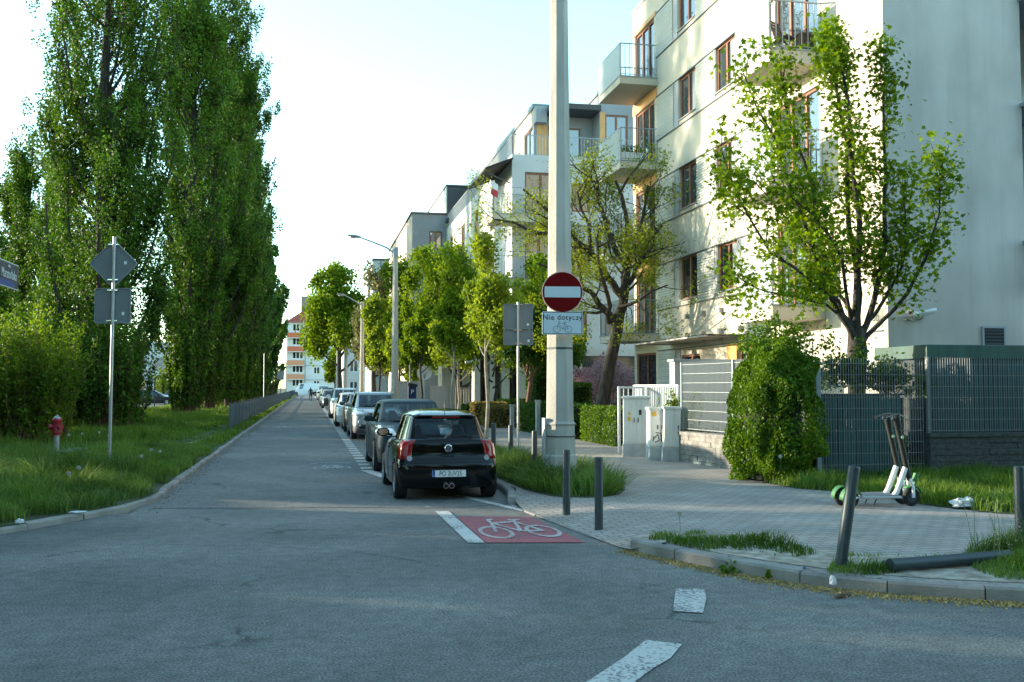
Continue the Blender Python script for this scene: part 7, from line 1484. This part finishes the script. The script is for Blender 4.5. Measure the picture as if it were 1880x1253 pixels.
broad('young_tree', 'slim young street tree with pale stem behind the second parked car', 6.0, 42, 2.6, .06, (1.5, 4.6), 46, .12, 9, leaf_linden, bark_l, up=.5, spread=.6, nb=8)
broad('young_tree', 'slim dark-stemmed young street tree in front of the satellite dish', 5.8, 52, 2.4, .06, (1.6, 5.0), 47, .14, 9, leaf_linden, bark_d, up=.5, spread=.6, nb=8)
broad('young_tree', 'young street tree just left of the parking meter', 5.3, 52.5, 2.4, .06, (0.9, 3.6), 48, .12, 4, leaf_linden, bark_l, up=.5, spread=.6, nb=8)
broad('young_tree', 'young street tree between the two nearest street lamps', 4.95, 72, 2.3, .07, (2.0, 5.5), 49, .2, 9, leaf_pale, bark_d, up=.5, spread=.6, nb=8)
broad('far_tree', 'large green tree hanging over the road at the far right side', 3.6, 118, 3.4, .32, (6.2, 11.5), 50, .34, 14, leaf_linden, bark_d, nb=10)
broad('far_tree', 'olive brown tree behind the second street lamp', 6.2, 98, 2.6, .26, (4.0, 10.5), 51, .28, 13, leaf_brownish, bark_d, nb=9)
broad('far_tree', 'dark green tree farther right behind the olive brown tree', 8.8, 104, 3.0, .26, (4.2, 9.5), 52, .30, 12, leaf_linden, bark_d, nb=9)
broad('far_tree', 'small bright tree beside the far pavement in front of the end building', 4.4, 165, 1.6, .15, (3.0, 5.5), 53, .4, 10, leaf_shoot, bark_d, nb=7)
broad('far_tree', 'green tree between the grey flat-roofed block and the beige building', 8.2, 80, 2.6, .26, (3.8, 9.8), 54, .25, 13, leaf_linden, bark_d, nb=9)
broad('young_tree', 'broad yellow-green tree filling the space left of the concrete pole', 8.2, 44.5, 1.6, .10, (2.9, 4.9), 55, .13, 15, leaf_pale, bark_d, up=.35, spread=.7, nb=9)
broad('linden_tree', 'bright tree filling the gap behind the dense rounded trees', 7.6, 77, 1.6, .22, (3.8, 9.4), 56, .22, 18, leaf_linden, bark_d, nb=9)
broad('linden_tree', 'leafy tree in front of the lower floors of the stepped white building', 11.2, 47.5, 2.0, .16, (2.8, 5.6), 57, .14, 14, leaf_linden, bark_d, nb=8)
broad('young_tree', 'low bright street tree behind the white SUV', 5.6, 62, 1.7, .08, (2.0, 5.2), 58, .17, 12, leaf_pale, bark_d, up=.4, spread=.6, nb=8)
broad('young_tree', 'airy street tree behind the pedestrian fence, between lamp and dish', 7.4, 50, 1.9, .08, (2.2, 5.0), 59, .14, 9, leaf_pale, bark_l, up=.4, spread=.65, nb=8)
# --- hedges and shrubs
def hedge(label, x0, x1, y0, y1, h, m, seed, leaf=.05, dens=900, name='hedge', rnd=.06, group=None, top=None):
    rg = np.random.RandomState(seed); t = thing(name, label, 'hedge', ((x0 + x1) / 2, (y0 + y1) / 2, .1), 0, group); w, d = (x1 - x0) / 2, (y1 - y0) / 2
    MB().box(-w + .10, w - .10, -d + .10, d - .10, 0, h - .10).build('inner_twigs', mat('hedge_core', (.012, .022, .008), .95), t)  # solid dark filler box, keeps the hedge from being see-through
    faces = [((-w, -d), (w, -d)), ((w, -d), (w, d)), ((-w, d), (-w, -d)), ((w, d), (-w, d))]; CC = []
    for a, b in faces:
        a = np.array(a); b = np.array(b); l = np.linalg.norm(b - a); n = int(l * h * dens); u = rg.uniform(0, 1, n)[:, None]; q = a + (b - a) * u; CC.append(np.c_[q, rg.uniform(0, h, n)])
    n = int(4 * w * d * dens); CC.append(np.c_[rg.uniform(-w, w, n), rg.uniform(-d, d, n), np.full(n, h)]); C = np.concatenate(CC); bump = (vnoise(C[:, [0, 2]] + C[:, [1, 1]], .35, seed) - .5) * .12; r = np.maximum(np.linalg.norm(C[:, :2], axis=1, keepdims=True), .2)
    C[:, :2] += C[:, :2] / r * (bump[:, None] - .04); C += rg.normal(size=C.shape) * rnd * .55; link('foliage', leaf_quads('foliage', C, leaf, rg), m, t); return t
hedge('clipped bright green box hedge left of the utility cabinets, nearest block', 8.2, 9.3, 26.2, 29.6, 1.02, leaf_bush, 61, .06)
hedge('long green hedge behind the concrete pole beside the pavement', 7.75, 8.9, 30.2, 36.6, 1.05, leaf_hedge, 62, .07, 600)
hedge('golden brown clipped hedge block beyond the marker post', 7.0, 8.3, 39.2, 40.6, .85, leaf_gold, 63, .07, 700)
hedge('second golden clipped hedge block, farther left', 6.9, 8.4, 42.0, 43.2, .95, leaf_gold, 64, .08, 600)
hedge('low green hedge in front of the pale garden wall', 7.0, 9.6, 45.0, 46.5, .80, leaf_hedge, 65, .08, 500)
hedge('long low hedge running in front of the white ground floor columns', 8.4, 12.5, 44.0, 45.2, 1.05, leaf_bush, 66, .08, 450)
hedge('strip of green ground cover behind the parked cars', 4.9, 7.2, 57, 58.2, .7, leaf_hedge, 67, .10, 250)
hedge('dark tall hedge behind the old tree trunk', 9.0, 11.2, 39.5, 41, 2.3, leaf_hedge, 68, .09, 420)
hedge('bright green rounded shrub left of the old trunk', 8.75, 9.7, 33.4, 34.4, 1.75, leaf_bush, 69, .07, 600)
def blob_bush(name, label, c, rad, m, seed, leaf, n, twig=None, fill=.35, cat='shrub', power=.82, taper=0):
    rg = np.random.RandomState(seed); t = thing(name, label, cat, (c[0], c[1], .1)); N = unit(rg.normal(size=(n, 3))); rr = 1 - fill * rg.random_sample(n) ** 1.6
    lob = 1 + .10 * np.sin(N[:, 0] * 7 + seed) * np.cos(N[:, 2] * 6) + .07 * np.sin(N[:, 1] * 11) + .06 * np.sin(N[:, 2] * 13 + N[:, 0] * 9); C = N * (rr * lob)[:, None]; C = np.sign(C) * np.abs(C) ** power; C[:, 0] += taper * np.clip(C[:, 2], 0, 1) ** 2; C[:, :2] *= (1 - .22 * np.clip(C[:, 2:3], 0, 1) ** 3)
    k = rg.normal(size=(90, 3)); k = unit(k); dd = np.clip(N @ k.T, 0, 1); pk = (dd ** 60 * rg.uniform(-.10, .22, 90)[None, :]).sum(1); C *= (1 + np.clip(pk, -.25, .35))[:, None]
    C = C * np.array(rad) + np.array([0, 0, rad[2] * .98]); C = C[C[:, 2] > -.02]; mb = MB(); rng = random.Random(seed)
    for k in range(30):
        a = rng.uniform(0, 2 * PI); e = Vector((rad[0] * .8 * math.cos(a) * rng.random(), rad[1] * .8 * math.sin(a) * rng.random(), rad[2] * rng.uniform(1.0, 1.75))); mb.tube([(e.x * .2, e.y * .2, 0), (e.x * .6, e.y * .6, e.z * .5), e], [.018, .012, .005], 4, False)
    mb.build('stems', bark_d, t); link('foliage', leaf_quads('foliage', C, leaf, rg), m, t); return t
cb = blob_bush('clipped_bush', 'big dense bright green bush overgrowing the fence corner beside the pavement', (7.98, 16.25), (.60, .90, 1.16), leaf_bush, 71, .052, 48000, fill=.22, power=.68, taper=.18)
MB().lathe([(.40, .05), (.49, .5), (.50, 1.3), (.36, 1.95), (.05, 2.15)], n=10).build('inner_twigs', mat('hedge_core', (.012, .022, .008), .95), cb)  # solid dark filler inside the leaves, closes see-through holes
def wisps(label, x, y, z0, w, h, n, seed, m=leaf_bush, leaf=.07, name='climber'):
    rng = random.Random(seed); rg = np.random.RandomState(seed); t = thing(name, label, 'climbing plant', (x, y, .1)); mb = MB(); pts = []
    for k in range(n): a = rng.uniform(-PI * .5, PI * .5); d = Vector((math.sin(a), rng.uniform(-.3, .3), .25 + .75 * math.cos(a))).normalized(); mb_p = Vector((rng.uniform(-w, w) * .4, 0, z0)); grow(mb, pts, mb_p, d, h * rng.uniform(.5, 1), .012, 1, 2, rng, up=.1, spread=.8, kids=(3, 5), leaf_from=1, rmin=.003)
    mb.tube([(0, 0, 0), (0, 0, z0)], [.02, .015], 5); mb.build('stems', bark_d, t); link('foliage', leaf_quads('foliage', leaves_at(pts, 5, .07, rg), leaf, rg), m, t)
wisps('loose upper shoots of the shrub growing behind the fence corner above the bush', 8.35, 16.9, 2.1, 1.2, .85, 14, 72)
wisps('climbing shrub spilling over the low green shelter under the maple', 9.85, 16.75, 1.65, 1.4, .75, 22, 73, leaf_hedge)
wisps('thin climber on the mesh fence right of the maple trunk', 10.55, 16.6, 1.5, .5, .9, 8, 74, leaf_hedge)
wisps('ivy growing in the gap between the cabinets and the pale fence', 8.42, 21.6, .25, .2, .75, 16, 75, leaf_hedge)
wisps('small climber at the lower left corner of the screen wall', 8.66, 22.45, .8, .15, .8, 5, 76, leaf_pale)
blob_bush('blossoming_shrub', 'pink flowering shrub behind the old tree trunk', (11.2, 36.5), (1.1, .8, 1.35), leaf_pink, 77, .085, 7000, fill=.6)
blob_bush('blossoming_shrub', 'smaller pink flowering shrub left of the old trunk above the hedge', (9.95, 36.5), (.5, .5, 1.2), leaf_pink, 78, .085, 2500, fill=.6)
blob_bush('rounded_bush', 'round green bush behind the scooters at the foot of the gap in the fence', (10.85, 17.2), (.28, .3, .45), leaf_bush, 79, .06, 1500)
# tall seed stalks at the right edge
mb = MB(); rng = random.Random(9); pts = []
for k in range(26):
    x, y = rng.uniform(6.15, 6.9), rng.uniform(7.7, 8.6); h = rng.uniform(.35, .72); e = Vector((x + rng.gauss(0, .09), y + rng.gauss(0, .05), .12 + h)); mb.tube([(x, y, .12), ((x + e.x) / 2 + .01, y, .12 + h * .55), e], [.003, .0022, .0012], 3, False)
    for j in range(7): pts.append((Vector((x, y, .12)).lerp(e, .45 + .55 * j / 6), 1, e))
t = thing('seed_stalks', 'tall thin weed stalks with tiny pale seed heads at the right edge', 'weed', (6.5, 8.1, .12)); mb.org = (6.5, 8.1, .12); mb.build('stalks', mat('stalk_green', (.10, .15, .05), .7), t)
rg = np.random.RandomState(4); C = leaves_at(pts, 2, .012, rg) - np.array([6.5, 8.1, .12]); tag(link('seed_heads', leaf_quads('seed_heads', C, .014, rg), mat('seed_pale', (.34, .36, .28), .8), t), kind='stuff')
# ================================================================= houses behind the photographer (they darken the reflections in the cars)
for i, (lb, x0, x1, y0, y1, h) in enumerate((('plain rendered apartment block behind the photographer, outside the picture', -14, 26, -34, -22, 13), ('darker apartment block behind the photographer to the right, outside the picture', 32, 60, -28, -10, 14))):
    O_ = (x0, y1, 0); b = thing('apartment_building', lb, 'building', O_); rc = [(x0 + 2 + 3.6 * k, x0 + 3.6 + 3.6 * k, 1.2 + 3 * j, 2.7 + 3 * j) for k in range(int((x1 - x0 - 4) / 3.6)) for j in range(4)]
    mb = MB(O_); grid_wall(mb, 'y', y1, x0, x1, 0, h, rc, .2, 1); mb.add([(x0, y1, 0), (x0, y0, 0), (x0, y0, h), (x0, y1, h)], [(0, 1, 2, 3)]); mb.add([(x0, y1, h), (x1, y1, h), (x1, y0, h), (x0, y0, h)], [(0, 1, 2, 3)]); mb.build('wall', mat('brown_render', (.16, .14, .12), .9, var=.1), b)
    mb = MB(O_); mb.box(x0 + .3, x1 - .3, y1 - .5, y1 - .25, .1, h - .1); mb.build('glazing', glass_dark, b)
for i, (x, y) in enumerate(((-9, -14), (-2, -16), (5, -15), (12, -14), (19, -13))):
    poplar('leafy street tree number %s behind the photographer' % ['one', 'two', 'three', 'four', 'five'][i], x, y + 3, 17, 5.0, 90 + i, 30, 12000, .42, m=leaf_pop2, group='street trees behind the photographer', prof=[(0, .1), (.2, .5), (.4, 1), (.7, .9), (1, .1)], name='street_tree')
